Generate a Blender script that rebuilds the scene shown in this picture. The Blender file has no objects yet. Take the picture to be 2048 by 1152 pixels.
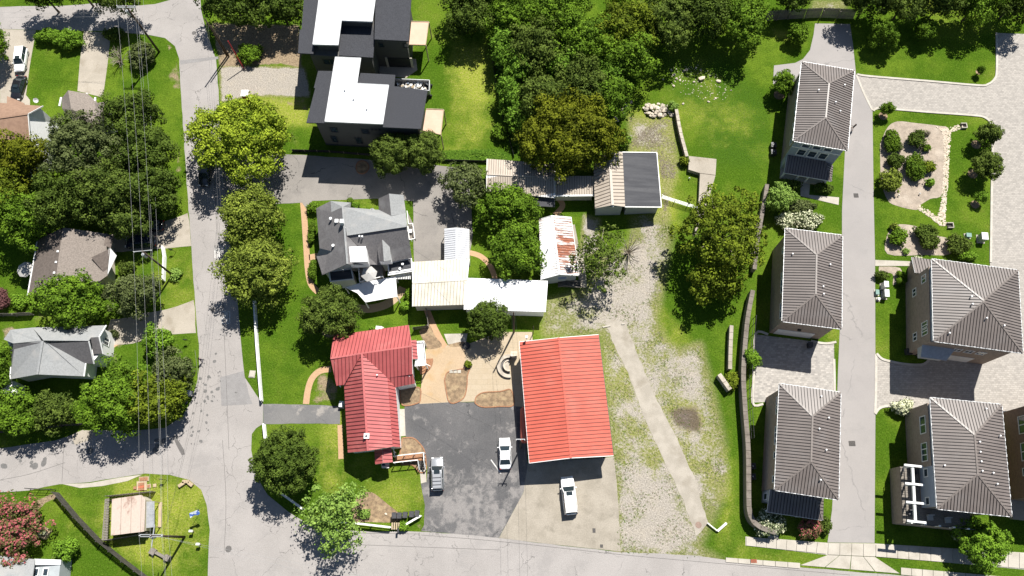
import bpy, bmesh, math, random
import numpy as np
from mathutils import Vector, Matrix
R = math.radians
scene = bpy.context.scene
COL = scene.collection

# ------------------------------------------------------------------ camera, sky, sun, exposure
CAM_H = 118.0
FPX, VX, VY = 1590.0, 1040.0, 1102.0          # focal length and nadir point in 2048x1152 photo pixels
_d = Vector((VX-1024, VY-576, FPX)).normalized()
_up = -_d
_n = Vector((0, -1, 0)); _n = (_n - _n.dot(_up)*_up).normalized()
_e = _n.cross(_up)
def W(x, y, z=0.0):
    """photo pixel -> world point on the horizontal plane at height z"""
    r = Vector((x-1024, y-576, FPX)); r *= -(CAM_H-z)/r.dot(_up)
    return Vector((r.dot(_e), r.dot(_n), z))
def MPP(x, y, z=0.0):
    return (W(x+1, y, z)-W(x, y, z)).length
cam = bpy.data.cameras.new('camera'); cam_o = bpy.data.objects.new('camera', cam); COL.objects.link(cam_o)
cam.sensor_width = 36; cam.lens = 36*FPX/2048; cam.clip_start = 1; cam.clip_end = 6000
right = Vector((_e.x, _n.x, _up.x)); down = Vector((_e.y, _n.y, _up.y)); fwd = Vector((_e.z, _n.z, _up.z))
m = Matrix((( right.x, -down.x, -fwd.x), (right.y, -down.y, -fwd.y), (right.z, -down.z, -fwd.z))).to_4x4()
m.translation = (0, 0, CAM_H); cam_o.matrix_world = m
scene.camera = cam_o

SUN_EL = R(56.0); SUN_DIR = Vector((0.44*math.cos(SUN_EL), 0.898*math.cos(SUN_EL), math.sin(SUN_EL))).normalized()
world = bpy.data.worlds.new('World'); scene.world = world; world.use_nodes = True
wn = world.node_tree.nodes; wl = world.node_tree.links
sky = wn.new('ShaderNodeTexSky'); sky.sky_type = 'NISHITA'; sky.sun_disc = False
sky.air_density = 1.0; sky.dust_density = .5; sky.sun_elevation = SUN_EL; sky.sun_rotation = math.atan2(SUN_DIR.x, SUN_DIR.y)
wl.new(sky.outputs[0], wn['Background'].inputs[0]); wn['Background'].inputs[1].default_value = 0.05
sun = bpy.data.lights.new('sun', 'SUN'); sun.energy = 5.0; sun.angle = R(0.5); sun.color = (1.0, 0.965, 0.90)
sun_o = bpy.data.objects.new('sun', sun); COL.objects.link(sun_o)
sun_o.rotation_euler = SUN_DIR.to_track_quat('Z', 'Y').to_euler()
scene.view_settings.view_transform = 'Standard'; scene.view_settings.look = 'None'
scene.view_settings.exposure = 0.75; scene.view_settings.gamma = 1

# ------------------------------------------------------------------ helpers
def V3(p): return Vector(p)
class MB:
    def __init__(s): s.v = []; s.f = []
    def quad(s, *p):
        n = len(s.v); s.v += [tuple(q) for q in p]; s.f.append(tuple(range(n, n+len(p)))); return s
    def prism(s, pts, z0, z1):
        n = len(pts); b = len(s.v)
        a = sum(pts[i][0]*pts[(i+1)%n][1]-pts[(i+1)%n][0]*pts[i][1] for i in range(n))
        if a < 0: pts = pts[::-1]
        s.v += [(p[0], p[1], z0) for p in pts]+[(p[0], p[1], z1) for p in pts]
        s.f.append(tuple(b+i for i in range(n-1, -1, -1))); s.f.append(tuple(b+n+i for i in range(n)))
        for i in range(n): s.f.append((b+i, b+(i+1)%n, b+n+(i+1)%n, b+n+i))
        return s
    def slab(s, pts, t):
        """polygon in space extruded straight down by t"""
        n = len(pts); b = len(s.v)
        a = sum(pts[i][0]*pts[(i+1)%n][1]-pts[(i+1)%n][0]*pts[i][1] for i in range(n))
        if a < 0: pts = pts[::-1]
        s.v += [(p[0], p[1], p[2]-t) for p in pts]+[tuple(p) for p in pts]
        s.f.append(tuple(b+i for i in range(n-1, -1, -1))); s.f.append(tuple(b+n+i for i in range(n)))
        for i in range(n): s.f.append((b+i, b+(i+1)%n, b+n+(i+1)%n, b+n+i))
        return s
    def obox(s, c, u, v, w):
        """box from centre and three half-axis vectors"""
        c, u, v, w = V3(c), V3(u), V3(v), V3(w)
        if u.cross(v).dot(w) < 0: w = -w
        b = len(s.v)
        for k in (-1, 1):
            for i, j in ((-1, -1), (1, -1), (1, 1), (-1, 1)): s.v.append(tuple(c+u*i+v*j+w*k))
        s.f += [(b+3, b+2, b+1, b), (b+4, b+5, b+6, b+7)]
        for i in range(4): s.f.append((b+i, b+(i+1) % 4, b+4+(i+1) % 4, b+4+i))
        return s
    def box(s, x, y, z, sx, sy, sz, rz=0):
        c, q = math.cos(rz), math.sin(rz)
        return s.obox((x, y, z), (c*sx/2, q*sx/2, 0), (-q*sy/2, c*sy/2, 0), (0, 0, sz/2))
    def beam(s, a, b, w, h=None, up=(0, 0, 1)):
        a, b = V3(a), V3(b); h = h or w; d = b-a
        if d.length < 1e-6: return s
        u = d.normalized(); sd = u.cross(V3(up))
        if sd.length < 1e-4: sd = u.cross(Vector((0, 1, 0)))
        sd.normalize(); t = sd.cross(u)
        return s.obox((a+b)/2, d/2, sd*w/2, t*h/2)
    def tube(s, pts, r, n=6, cap=True):
        pts = [V3(p) for p in pts]; rr = r if isinstance(r, (list, tuple)) else [r]*len(pts); b = len(s.v)
        for i, p in enumerate(pts):
            d = (pts[min(i+1, len(pts)-1)]-pts[max(i-1, 0)])
            d = d.normalized() if d.length > 1e-9 else Vector((0, 0, 1))
            x = d.cross(Vector((0, 0, 1)))
            if x.length < 1e-3: x = d.cross(Vector((0, 1, 0)))
            x.normalize(); y = d.cross(x)
            for k in range(n):
                a = 2*math.pi*k/n; s.v.append(tuple(p+(x*math.cos(a)+y*math.sin(a))*rr[i]))
        for i in range(len(pts)-1):
            for k in range(n):
                q = b+i*n; s.f.append((q+k, q+n+k, q+n+(k+1) % n, q+(k+1) % n))
        if cap:
            s.f.append(tuple(b+k for k in range(n))); e = b+(len(pts)-1)*n; s.f.append(tuple(e+k for k in range(n-1, -1, -1)))
        return s
    def cyl(s, x, y, z0, z1, r, n=12, r2=None):
        return s.tube([(x, y, z0), (x, y, z1)], [r, r if r2 is None else r2], n)
    def build(s, name, mat, parent=None, smooth=False):
        me = bpy.data.meshes.new(name); me.from_pydata(s.v, [], s.f); me.update()
        return link(name, me, mat, parent, smooth)
def link(name, me, mat, parent=None, smooth=False):
    if mat is not None and not me.materials: me.materials.append(mat)
    if smooth:
        me.polygons.foreach_set('use_smooth', [True]*len(me.polygons))
    o = bpy.data.objects.new(name, me); COL.objects.link(o)
    if parent is not None:
        o.parent = parent
        if parent.type == 'EMPTY' or parent.location.length or parent.rotation_euler.z:
            o.matrix_parent_inverse = PINV.get(parent.name, Matrix.Identity(4))
    return o
PINV = {}
def thing(name, label, cat, loc=(0, 0, 0), group=None, rz=0, local=False):
    """Empty at a thing's base; children are given in world coordinates unless local"""
    o = bpy.data.objects.new(name, None); COL.objects.link(o); o.empty_display_size = .3
    o.location = (loc[0], loc[1], loc[2]); o.rotation_euler = (0, 0, rz)
    if not local: PINV[o.name] = (Matrix.Translation(o.location) @ Matrix.Rotation(rz, 4, 'Z')).inverted()
    return tag(o, label, cat, group)
def tag(o, label=None, cat=None, group=None, kind=None):
    if label: o['label'] = label
    if cat: o['category'] = cat
    if group: o['group'] = group
    if kind: o['kind'] = kind
    return o
def copy_tree(o, parent=None):
    c = o.copy(); COL.objects.link(c)
    if parent is not None: c.parent = parent
    for ch in list(o.children): copy_tree(ch, c)
    return c
def sheet(name, pts, z, mat, kind='structure', parent=None, rough=0.0, seed=1, step=1.2):
    """flat polygon at height z; rough jitters its outline"""
    P = [Vector((p[0], p[1])) for p in pts]
    if rough:
        rnd = random.Random(seed); Q = []
        for i, a in enumerate(P):
            b = P[(i+1) % len(P)]; k = max(1, int((b-a).length/step)); nrm = Vector((-(b-a).y, (b-a).x)).normalized()
            for j in range(k): Q.append(a.lerp(b, j/k)+nrm*rnd.uniform(-rough, rough))
        P = Q
    bm = bmesh.new(); vs = [bm.verts.new((p.x, p.y, z)) for p in P]
    es = [bm.edges.new((vs[i], vs[(i+1) % len(vs)])) for i in range(len(vs))]
    bmesh.ops.triangle_fill(bm, edges=es, use_beauty=True)
    for f in bm.faces:
        f.normal_update()
        if f.normal.z < 0: f.normal_flip()
    me = bpy.data.meshes.new(name); bm.to_mesh(me); bm.free()
    o = link(name, me, mat, parent)
    if kind and parent is None: o['kind'] = kind
    return o
def px(pts, z=0.0): return [W(x, y, z) for x, y in pts]
def smooth_line(pts, n=6):
    """Catmull-Rom through world points"""
    out = []
    for i in range(len(pts)-1):
        p0, p1, p2, p3 = pts[max(i-1, 0)], pts[i], pts[i+1], pts[min(i+2, len(pts)-1)]
        for k in range(n):
            t = k/n; out.append(0.5*((2*p1)+(p2-p0)*t+(2*p0-5*p1+4*p2-p3)*t*t+(3*p1-p0-3*p2+p3)*t**3))
    return out+[pts[-1]]
def strip_pts(line, w):
    """outline of a band of width w along a line of points"""
    L, Rr = [], []
    for i, p in enumerate(line):
        d = (line[min(i+1, len(line)-1)]-line[max(i-1, 0)]); d.z = 0; d.normalize(); nn = Vector((-d.y, d.x, 0))
        L.append(p+nn*w/2); Rr.append(p-nn*w/2)
    return L, Rr
def kerb(name, line, w, h, mat, parent=None, label=None, z0=0.0):
    L, Rr = strip_pts(line, w); mb = MB()
    for i in range(len(line)-1):
        mb.prism([L[i], L[i+1], Rr[i+1], Rr[i]], z0, h)
    # one continuous top instead of overlapping prisms
    mb = MB(); n = len(line)
    for i in range(n):
        mb.v += [(L[i].x, L[i].y, z0), (L[i].x, L[i].y, h), (Rr[i].x, Rr[i].y, h), (Rr[i].x, Rr[i].y, z0)]
    for i in range(n-1):
        a, b = 4*i, 4*i+4
        mb.f += [(a, a+1, b+1, b), (a+1, a+2, b+2, b+1), (a+2, a+3, b+3, b+2)]
    mb.f += [(0, 3, 2, 1), (4*n-4, 4*n-3, 4*n-2, 4*n-1)]
    o = mb.build(name, mat, parent)
    bmf = bmesh.new(); bmf.from_mesh(o.data); bmesh.ops.recalc_face_normals(bmf, faces=bmf.faces); bmf.to_mesh(o.data); bmf.free()
    if parent is None: o['kind'] = 'structure'
    return o

# ------------------------------------------------------------------ materials
def newmat(name):
    mt = bpy.data.materials.new(name); mt.use_nodes = True
    return mt, mt.node_tree.nodes, mt.node_tree.links, mt.node_tree.nodes['Principled BSDF']
def coords(N, L, scale=(1, 1, 1), kind='Object', rot=0.0):
    tc = N.new('ShaderNodeTexCoord'); mp = N.new('ShaderNodeMapping')
    mp.inputs['Scale'].default_value = scale; mp.inputs['Rotation'].default_value = (0, 0, rot)
    L.new(tc.outputs[kind], mp.inputs['Vector']); return mp.outputs['Vector']
def noise(N, L, vec, scale, detail=5, rough=.55, dist=0.0):
    t = N.new('ShaderNodeTexNoise'); t.inputs['Scale'].default_value = scale; t.inputs['Detail'].default_value = detail
    t.inputs['Roughness'].default_value = rough; t.inputs['Distortion'].default_value = dist
    L.new(vec, t.inputs['Vector']); return t.outputs[0]
def mrange(N, L, v, a, b, c=0.0, d=1.0, smooth=True):
    t = N.new('ShaderNodeMapRange'); t.interpolation_type = 'SMOOTHSTEP' if smooth else 'LINEAR'
    for k, x in zip(('From Min', 'From Max', 'To Min', 'To Max'), (a, b, c, d)): t.inputs[k].default_value = x
    L.new(v, t.inputs['Value']); return t.outputs[0]
def math_(N, L, op, a, b):
    t = N.new('ShaderNodeMath'); t.operation = op
    for i, x in enumerate((a, b)):
        if isinstance(x, (int, float)): t.inputs[i].default_value = x
        else: L.new(x, t.inputs[i])
    return t.outputs[0]
def mix(N, L, f, a, b, mode='MIX'):
    t = N.new('ShaderNodeMix'); t.data_type = 'RGBA'; t.blend_type = mode
    if isinstance(f, (int, float)): t.inputs[0].default_value = f
    else: L.new(f, t.inputs[0])
    for i, x in ((6, a), (7, b)):
        if isinstance(x, (tuple, list)): t.inputs[i].default_value = (*x[:3], 1)
        else: L.new(x, t.inputs[i])
    return t.outputs[2]
def bump(N, L, B, h, strength=.4, dist=.03):
    t = N.new('ShaderNodeBump'); t.inputs['Strength'].default_value = strength; t.inputs['Distance'].default_value = dist
    L.new(h, t.inputs['Height']); L.new(t.outputs[0], B.inputs['Normal'])
def M(name, c1, c2=None, s1=1.5, s2=14.0, rough=.8, c3=None, s3=.25, lo=.35, hi=.65, b=0.0, metal=0.0, spec=.35, stretch=(1, 1, 1), kind='Object', fine=.18):
    """two-tone noisy surface with optional large stains c3 and fine grain"""
    mt, N, L, B = newmat(name)
    B.inputs['Roughness'].default_value = rough; B.inputs['Metallic'].default_value = metal; B.inputs['Specular IOR Level'].default_value = spec
    if c2 is None: c2 = tuple(x*.8 for x in c1)
    vec = coords(N, L, stretch, kind)
    col = mix(N, L, mrange(N, L, noise(N, L, vec, s1), lo, hi), c1, c2)
    if c3: col = mix(N, L, mrange(N, L, noise(N, L, vec, s3, 6), .5, .72), col, c3)
    f = noise(N, L, vec, s2, 3)
    col = mix(N, L, fine, col, f, 'OVERLAY')
    L.new(col, B.inputs['Base Color'])
    if b: bump(N, L, B, f, b)
    return mt
def asphalt(name, c1, c2, c3, crack, s3=.35, amount=.55, crack_scale=.16, crack_w=.006, stain=None, speck=.5, grad=None):
    mt, N, L, B = newmat(name); B.inputs['Roughness'].default_value = .9; B.inputs['Specular IOR Level'].default_value = .25
    vec = coords(N, L)
    wv = N.new('ShaderNodeVectorMath'); wv.operation = 'ADD'
    nz = N.new('ShaderNodeTexNoise'); nz.inputs['Scale'].default_value = .8; nz.inputs['Detail'].default_value = 4; L.new(vec, nz.inputs['Vector'])
    sc = N.new('ShaderNodeVectorMath'); sc.operation = 'SCALE'; sc.inputs['Scale'].default_value = 1.6; L.new(nz.outputs['Color'], sc.inputs[0])
    L.new(vec, wv.inputs[0]); L.new(sc.outputs[0], wv.inputs[1])
    col = mix(N, L, mrange(N, L, noise(N, L, vec, .12, 6, .6), .35, .65), c1, c2)
    nw = noise(N, L, wv.outputs[0], s3, 8, .65)
    if grad:
        sy = N.new('ShaderNodeSeparateXYZ'); L.new(vec, sy.inputs[0]); nw = math_(N, L, 'ADD', nw, mrange(N, L, sy.outputs[1], grad[0], grad[1], grad[2], grad[3]))
    col = mix(N, L, math_(N, L, 'MULTIPLY', mrange(N, L, nw, .5, .68), amount), col, c3)
    if stain: col = mix(N, L, mrange(N, L, noise(N, L, vec, .9, 5, .7), .66, .74, 0, .6), col, stain)
    vo = N.new('ShaderNodeTexVoronoi'); vo.feature = 'DISTANCE_TO_EDGE'; vo.inputs['Scale'].default_value = crack_scale; L.new(wv.outputs[0], vo.inputs['Vector'])
    brk = mrange(N, L, noise(N, L, vec, .3, 3), .42, .56)
    cr = math_(N, L, 'MULTIPLY', mrange(N, L, vo.outputs['Distance'], 0, crack_w, .8, 0), brk)
    col = mix(N, L, cr, col, crack)
    f = noise(N, L, vec, 9, 4, .7); col = mix(N, L, speck, col, f, 'OVERLAY')
    L.new(col, B.inputs['Base Color']); bump(N, L, B, f, .3, .01)
    return mt
def brickmat(name, c1, c2, mortar, scale=1.0, wall=True, bw=.5, bh=.25, patch=None, rough=.85, msize=.02):
    mt, N, L, B = newmat(name); B.inputs['Roughness'].default_value = rough; B.inputs['Specular IOR Level'].default_value = .3
    tc = N.new('ShaderNodeTexCoord')
    if wall:
        sp = N.new('ShaderNodeSeparateXYZ'); L.new(tc.outputs['Object'], sp.inputs[0])
        cb = N.new('ShaderNodeCombineXYZ'); L.new(math_(N, L, 'ADD', sp.outputs[0], sp.outputs[1]), cb.inputs[0]); L.new(sp.outputs[2], cb.inputs[1]); vec = cb.outputs[0]
    else: vec = tc.outputs['Object']
    bt = N.new('ShaderNodeTexBrick'); bt.inputs['Scale'].default_value = scale; bt.inputs['Brick Width'].default_value = bw; bt.inputs['Row Height'].default_value = bh
    bt.inputs['Mortar Size'].default_value = msize; bt.inputs['Color1'].default_value = (*c1, 1); bt.inputs['Color2'].default_value = (*c2, 1); bt.inputs['Mortar'].default_value = (*mortar, 1)
    L.new(vec, bt.inputs['Vector']); col = bt.outputs['Color']
    n2 = noise(N, L, tc.outputs['Object'], 1.6, 8, .75)
    col = mix(N, L, mrange(N, L, n2, .4, .7, 0, .55), col, patch or mortar)
    col = mix(N, L, .3, col, noise(N, L, tc.outputs['Object'], 5, 5, .8), 'OVERLAY')
    L.new(col, B.inputs['Base Color']); bump(N, L, B, bt.outputs['Fac'], .3, -.01)
    return mt
def glassmat(name, c=(.03, .045, .06), rough=.08):
    mt, N, L, B = newmat(name); B.inputs['Base Color'].default_value = (*c, 1); B.inputs['Roughness'].default_value = rough; B.inputs['Specular IOR Level'].default_value = .7
    return mt
def paint(name, c, rough=.3, metal=0.0, coat=.6):
    mt, N, L, B = newmat(name); B.inputs['Base Color'].default_value = (*c, 1); B.inputs['Roughness'].default_value = rough; B.inputs['Metallic'].default_value = metal
    B.inputs['Coat Weight'].default_value = coat; return mt

MAT = {}
MAT['road'] = asphalt('road_asphalt', (.28, .26, .246), (.315, .293, .278), (.245, .23, .22), (.10, .095, .09), stain=(.155, .15, .146), crack_scale=.2, crack_w=.008)
MAT['alley'] = asphalt('alley_asphalt', (.275, .257, .247), (.30, .28, .268), (.25, .237, .228), (.2, .19, .185), crack_scale=.05, speck=.2)
MAT['lot'] = asphalt('lot_asphalt', (.085, .084, .086), (.12, .116, .116), (.23, .215, .205), (.04, .04, .042), s3=.55, amount=.85, crack_scale=.11, stain=(.085, .083, .085), speck=.7, grad=(W(930, 900).y, W(930, 990).y, -.05, .09))
MAT['drive'] = asphalt('drive_asphalt', (.20, .185, .17), (.25, .23, .21), (.15, .14, .132), (.05, .048, .046), crack_scale=.14, crack_w=.01, speck=.45)
MAT['drive_dark'] = asphalt('dark_drive_asphalt', (.13, .128, .13), (.17, .165, .16), (.30, .275, .25), (.07, .07, .07), s3=.5, amount=.8, speck=.5)
MAT['concrete'] = M('tan_concrete', (.32, .285, .235), (.265, .235, .19), .35, 6, .9, (.225, .20, .16), .5, b=.15, fine=.3)
MAT['concrete_light'] = M('pale_concrete', (.43, .395, .34), (.37, .34, .29), .5, 8, .9, (.33, .30, .25), .4, fine=.25)
MAT['concrete_drive'] = M('drive_concrete', (.36, .32, .265), (.31, .275, .225), .3, 7, .9, (.26, .225, .175), .4, fine=.3)
MAT['kerb'] = M('kerb_concrete', (.46, .43, .38), (.40, .37, .32), .8, 9, .9, fine=.25)
MAT['plaza'] = brickmat('stamped_plaza', (.40, .33, .24), (.375, .305, .215), (.315, .26, .18), .55, False, .9, .45, (.36, .285, .19), msize=.012)
MAT['plaza2'] = M('tan_slab', (.41, .305, .20), (.375, .28, .18), .3, 6, .9, (.38, .26, .14), .5, fine=.25)
MAT['tanpath'] = brickmat('tan_path_brick', (.47, .30, .175), (.42, .26, .15), (.36, .24, .15), 1.0, False, .4, .2, (.38, .25, .15))
MAT['brickedge'] = M('edging_brick', (.33, .17, .09), (.24, .12, .07), 5, 12, .9)
MAT['paver'] = brickmat('grey_paver', (.375, .345, .31), (.265, .245, .222), (.25, .23, .207), 1.0, False, .5, .3, (.38, .352, .315), msize=.03)
MAT['paver_dark'] = brickmat('drive_paver', (.42, .39, .355), (.24, .225, .21), (.28, .26, .235), 1.0, False, .5, .3, (.36, .335, .30), msize=.03)
MAT['mulch'] = M('mulch', (.27, .19, .115), (.17, .12, .075), 2.0, 14, .95, (.36, .27, .16), .8, b=.5, fine=.6)
MAT['bedgravel'] = M('bed_gravel', (.355, .295, .235), (.265, .22, .175), 1.2, 10, .95, (.41, .35, .285), .6, b=.4, fine=.55)
MAT['stone'] = M('stone', (.46, .41, .34), (.33, .29, .24), 1.5, 9, .9, b=.3, kind='Object')
MAT['stone2'] = M('pale_stone', (.58, .51, .42), (.46, .39, .30), 2.5, 9, .9, b=.2)
MAT['white_metal'] = M('white_metal', (.80, .80, .80), (.74, .74, .73), 1, 6, .45, fine=.06)
MAT['white_paint'] = M('white_paint', (.78, .78, .76), (.70, .70, .68), 1.5, 10, .6, fine=.1)
MAT['cream_metal'] = M('cream_metal', (.62, .585, .50), (.55, .52, .44), .5, 6, .5, (.48, .44, .36), .4, fine=.12)
MAT['tan_metal'] = M('tan_metal', (.42, .36, .295), (.38, .325, .265), .6, 8, .5, fine=.12)
MAT['brown_roof'] = M('brown_standing_seam', (.165, .14, .127), (.142, .12, .109), .35, 7, .42, (.172, .152, .142), .3, fine=.15, spec=.6)
MAT['brown_seam_shade'] = M('brown_seam_shade', (.025, .021, .02), (.018, .015, .014), 1, 8, .5)  # near-black, so the ribs carry the shadow line beside each seam
MAT['brown_ridge'] = M('brown_ridge_cap', (.178, .153, .138), (.155, .133, .12), 1, 8, .4)
MAT['red_roof'] = M('coral_red_metal', (.48, .10, .066), (.42, .084, .055), .35, 8, .55, (.45, .12, .085), .3, fine=.15, spec=.25)
MAT['red_seam_shade'] = M('coral_seam_shade', (.17, .035, .028), (.14, .028, .022), 1, 8, .5)  # dark red: rib shadow painted into the rib colour
MAT['red_roof2'] = M('faded_red_metal', (.40, .095, .092), (.34, .08, .078), .35, 8, .45, (.44, .13, .12), .3, fine=.15, spec=.5)
MAT['red_seam_shade2'] = M('faded_red_seam_shade', (.13, .027, .029), (.11, .022, .024), 1, 8, .5)  # darker red ribs, standing for the shade along the seams
MAT['tan_seam_shade'] = M('tan_seam_shade', (.17, .135, .105), (.13, .1, .08), 1, 8, .5)  # tan darkened, rib shadow put into the colour
MAT['cream_seam_shade'] = M('cream_seam_shade', (.36, .32, .25), (.3, .27, .2), 1, 8, .5)  # cream darkened to paint the shadow line of the ribs
MAT['white_seam'] = M('white_seam', (.55, .55, .57), (.5, .5, .52), 1, 8, .5)  # grey paints the rib shadow on white metal; membrane seams share it
MAT['shingle_dark'] = M('charcoal_shingle', (.055, .057, .065), (.035, .036, .042), 8, 25, .95, b=.6, fine=.7)
MAT['shingle_shaded'] = M('shaded_grey_shingle', (.155, .147, .148), (.12, .114, .116), 4, 16, .95, (.19, .185, .185), .5, b=.5, fine=.5)  # shaded copy of the grey shingle, for slopes turned from the sun
MAT['shingle_lit'] = M('lit_grey_shingle', (.27, .275, .275), (.23, .235, .235), 4, 16, .95, (.30, .295, .285), .5, b=.5, fine=.4)  # lit copy of the grey shingle, sunlight put into the colour
MAT['shingle_brown'] = M('brown_shingle', (.26, .165, .115), (.22, .138, .096), 2, 16, .95, fine=.35)
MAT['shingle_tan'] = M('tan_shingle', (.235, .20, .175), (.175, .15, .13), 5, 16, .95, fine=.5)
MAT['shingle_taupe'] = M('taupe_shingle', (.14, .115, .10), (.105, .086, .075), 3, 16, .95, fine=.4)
MAT['membrane'] = M('black_membrane', (.045, .046, .052), (.065, .066, .072), .5, 8, .8, (.085, .085, .09), .35, stretch=(.35, 3, 1), fine=.3)
MAT['white_roof'] = M('white_membrane', (.80, .80, .79), (.74, .74, .73), .4, 8, .6, (.66, .655, .64), .35, fine=.1)
MAT['siding_dark'] = M('taupe_siding', (.10, .096, .09), (.085, .082, .077), 1, 10, .8, stretch=(1, 1, 6))
MAT['siding_white'] = M('white_siding', (.78, .78, .77), (.72, .72, .71), 1, 10, .7, stretch=(1, 1, 6), fine=.1)
MAT['siding_blue'] = M('grey_blue_siding', (.30, .345, .41), (.27, .31, .375), 1, 10, .75, stretch=(1, 1, 6))
MAT['siding_grey'] = M('pale_grey_siding', (.36, .39, .40), (.32, .345, .355), 1, 10, .8, stretch=(1, 1, 6))
MAT['siding_cream'] = M('cream_siding', (.52, .47, .39), (.46, .42, .35), 1, 10, .8, stretch=(1, 1, 6))
MAT['brick'] = brickmat('brown_brick', (.30, .235, .19), (.20, .155, .125), (.34, .29, .245), 1.0, True, .45, .16, (.36, .29, .235))
MAT['brick_red'] = brickmat('red_brown_brick', (.25, .155, .115), (.17, .105, .08), (.28, .21, .17), 1.0, True, .45, .16, (.27, .18, .14))
MAT['retain'] = brickmat('retaining_block', (.27, .225, .185), (.20, .165, .135), (.14, .115, .095), 1.0, True, .6, .22, (.22, .19, .16))
MAT['glass'] = glassmat('window_glass'); MAT['car_glass'] = glassmat('car_glass', (.02, .03, .035), .06)
MAT['black'] = M('black_plastic', (.022, .022, .024), (.03, .03, .032), 3, 12, .5)
MAT['dark_metal'] = M('dark_metal', (.05, .05, .055), (.07, .07, .075), 3, 12, .5, metal=.3)
MAT['grey_metal'] = M('galvanised_metal', (.42, .43, .44), (.36, .37, .38), 3, 12, .45, metal=.4)
MAT['rubber'] = M('rubber', (.02, .02, .02), (.028, .028, .028), 6, 20, .9)
MAT['pole'] = M('weathered_pole', (.075, .052, .036), (.05, .036, .026), 1, 10, .9, stretch=(4, 4, .4))
MAT['wood_grey'] = M('grey_weathered_wood', (.23, .205, .175), (.17, .15, .13), 2, 14, .9, stretch=(3, 3, .6))
MAT['wood_dark'] = M('dark_stained_wood', (.055, .05, .045), (.09, .082, .074), 2, 14, .85)
MAT['wood_tan'] = M('raw_plywood', (.60, .40, .30), (.56, .37, .275), 1, 9, .8, fine=.12)
MAT['wood_post'] = M('new_timber', (.42, .33, .22), (.36, .28, .185), 2, 12, .85)
MAT['wire'] = M('aluminium_wire', (.34, .34, .34), (.28, .28, .28), 1, 8, .6)
MAT['bark'] = M('bark', (.13, .10, .075), (.085, .066, .05), 3, 14, .95, stretch=(3, 3, .6), b=.5)
MAT['bark_pale'] = M('pale_bark', (.36, .31, .25), (.26, .22, .175), 3, 14, .95, stretch=(3, 3, .6))
MAT['terracotta'] = M('terracotta', (.45, .14, .07), (.38, .11, .06), 2, 12, .8)
MAT['blue_cloth'] = M('blue_banner', (.05, .12, .40), (.6, .65, .7), 1.2, 8, .8, lo=.5, hi=.6)
MAT['grey_cloth'] = M('grey_canvas', (.40, .39, .37), (.36, .35, .33), 1, 12, .9)
MAT['navy_cloth'] = M('navy_cloth', (.02, .03, .07), (.03, .045, .10), 3, 12, .9)
MAT['black_cloth'] = M('black_cloth', (.012, .012, .014), (.02, .02, .022), 3, 12, .9)
MAT['skin'] = M('skin', (.50, .29, .19), (.46, .26, .17), 6, 20, .6, fine=.05)
MAT['red_plastic'] = M('red_plastic', (.42, .025, .03), (.36, .02, .025), 2, 12, .5)
MAT['red_light'] = paint('tail_lamp_red', (.35, .01, .01), .2)
MAT['paint_mark'] = M('worn_white_paint', (.55, .54, .52), (.40, .385, .37), 3, 10, .9, lo=.45, hi=.6, fine=.5)
MAT['iron'] = M('cast_iron', (.13, .12, .115), (.1, .095, .09), 6, 14, .8)
MAT['green_box'] = M('utility_green', (.16, .27, .24), (.14, .24, .21), 2, 10, .6)
MAT['hole'] = M('soil_dark', (.03, .027, .024), (.045, .04, .035), 3, 10, .95)
MAT['cap'] = M('wall_cap', (.19, .165, .14), (.14, .12, .10), 1.2, 9, .9, fine=.4)
MAT['clay'] = M('clay_cover', (.27, .19, .15), (.22, .16, .13), 3, 9, .9)
MAT['shaded_white'] = M('slope_shaded_white_metal', (.50, .51, .53), (.44, .45, .47), .6, 6, .5)  # white carport roof greyed for its slope, shade put into the colour
MAT['strip'] = M('strip_concrete', (.36, .325, .275), (.30, .27, .225), .6, 8, .9, (.255, .225, .18), .4, fine=.25)
MAT['burnt'] = M('burnt_soil', (.13, .10, .078), (.08, .062, .05), 2, 8, .95, fine=.5)
MAT['stain'] = M('tar_stain', (.15, .145, .14), (.12, .116, .112), 3, 10, .9)
MAT['patch'] = M('asphalt_patch', (.235, .225, .22), (.21, .20, .196), 1, 10, .9, fine=.4)
def rustmat():
    mt, N, L, B = newmat('rusty_white_metal'); B.inputs['Roughness'].default_value = .7
    at = N.new('ShaderNodeAttribute'); at.attribute_name = 'rust'
    vec = coords(N, L, (.25, 2.2, 1)); f = noise(N, L, vec, .9, 9, .75)
    fac = mrange(N, L, math_(N, L, 'ADD', f, at.outputs['Fac']), .52, .62)
    col = mix(N, L, mrange(N, L, noise(N, L, vec, 3, 5), .4, .6), (.30, .095, .042), (.20, .065, .035))
    wht = mix(N, L, mrange(N, L, noise(N, L, coords(N, L), .8, 6), .4, .65), (.68, .66, .64), (.52, .50, .48))
    L.new(mix(N, L, fac, wht, col), B.inputs['Base Color']); return mt
MAT['rust'] = rustmat()
def stainroof():
    mt, N, L, B = newmat('stained_shed_roof'); B.inputs['Roughness'].default_value = .8
    vec = coords(N, L, (1, .6, 1)); col = mix(N, L, mrange(N, L, noise(N, L, vec, .55, 7, .65), .5, .66), (.45, .365, .305), (.26, .16, .125))
    L.new(mix(N, L, .2, col, noise(N, L, vec, 8), 'OVERLAY'), B.inputs['Base Color']); return mt
MAT['shed_roof'] = stainroof()
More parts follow.
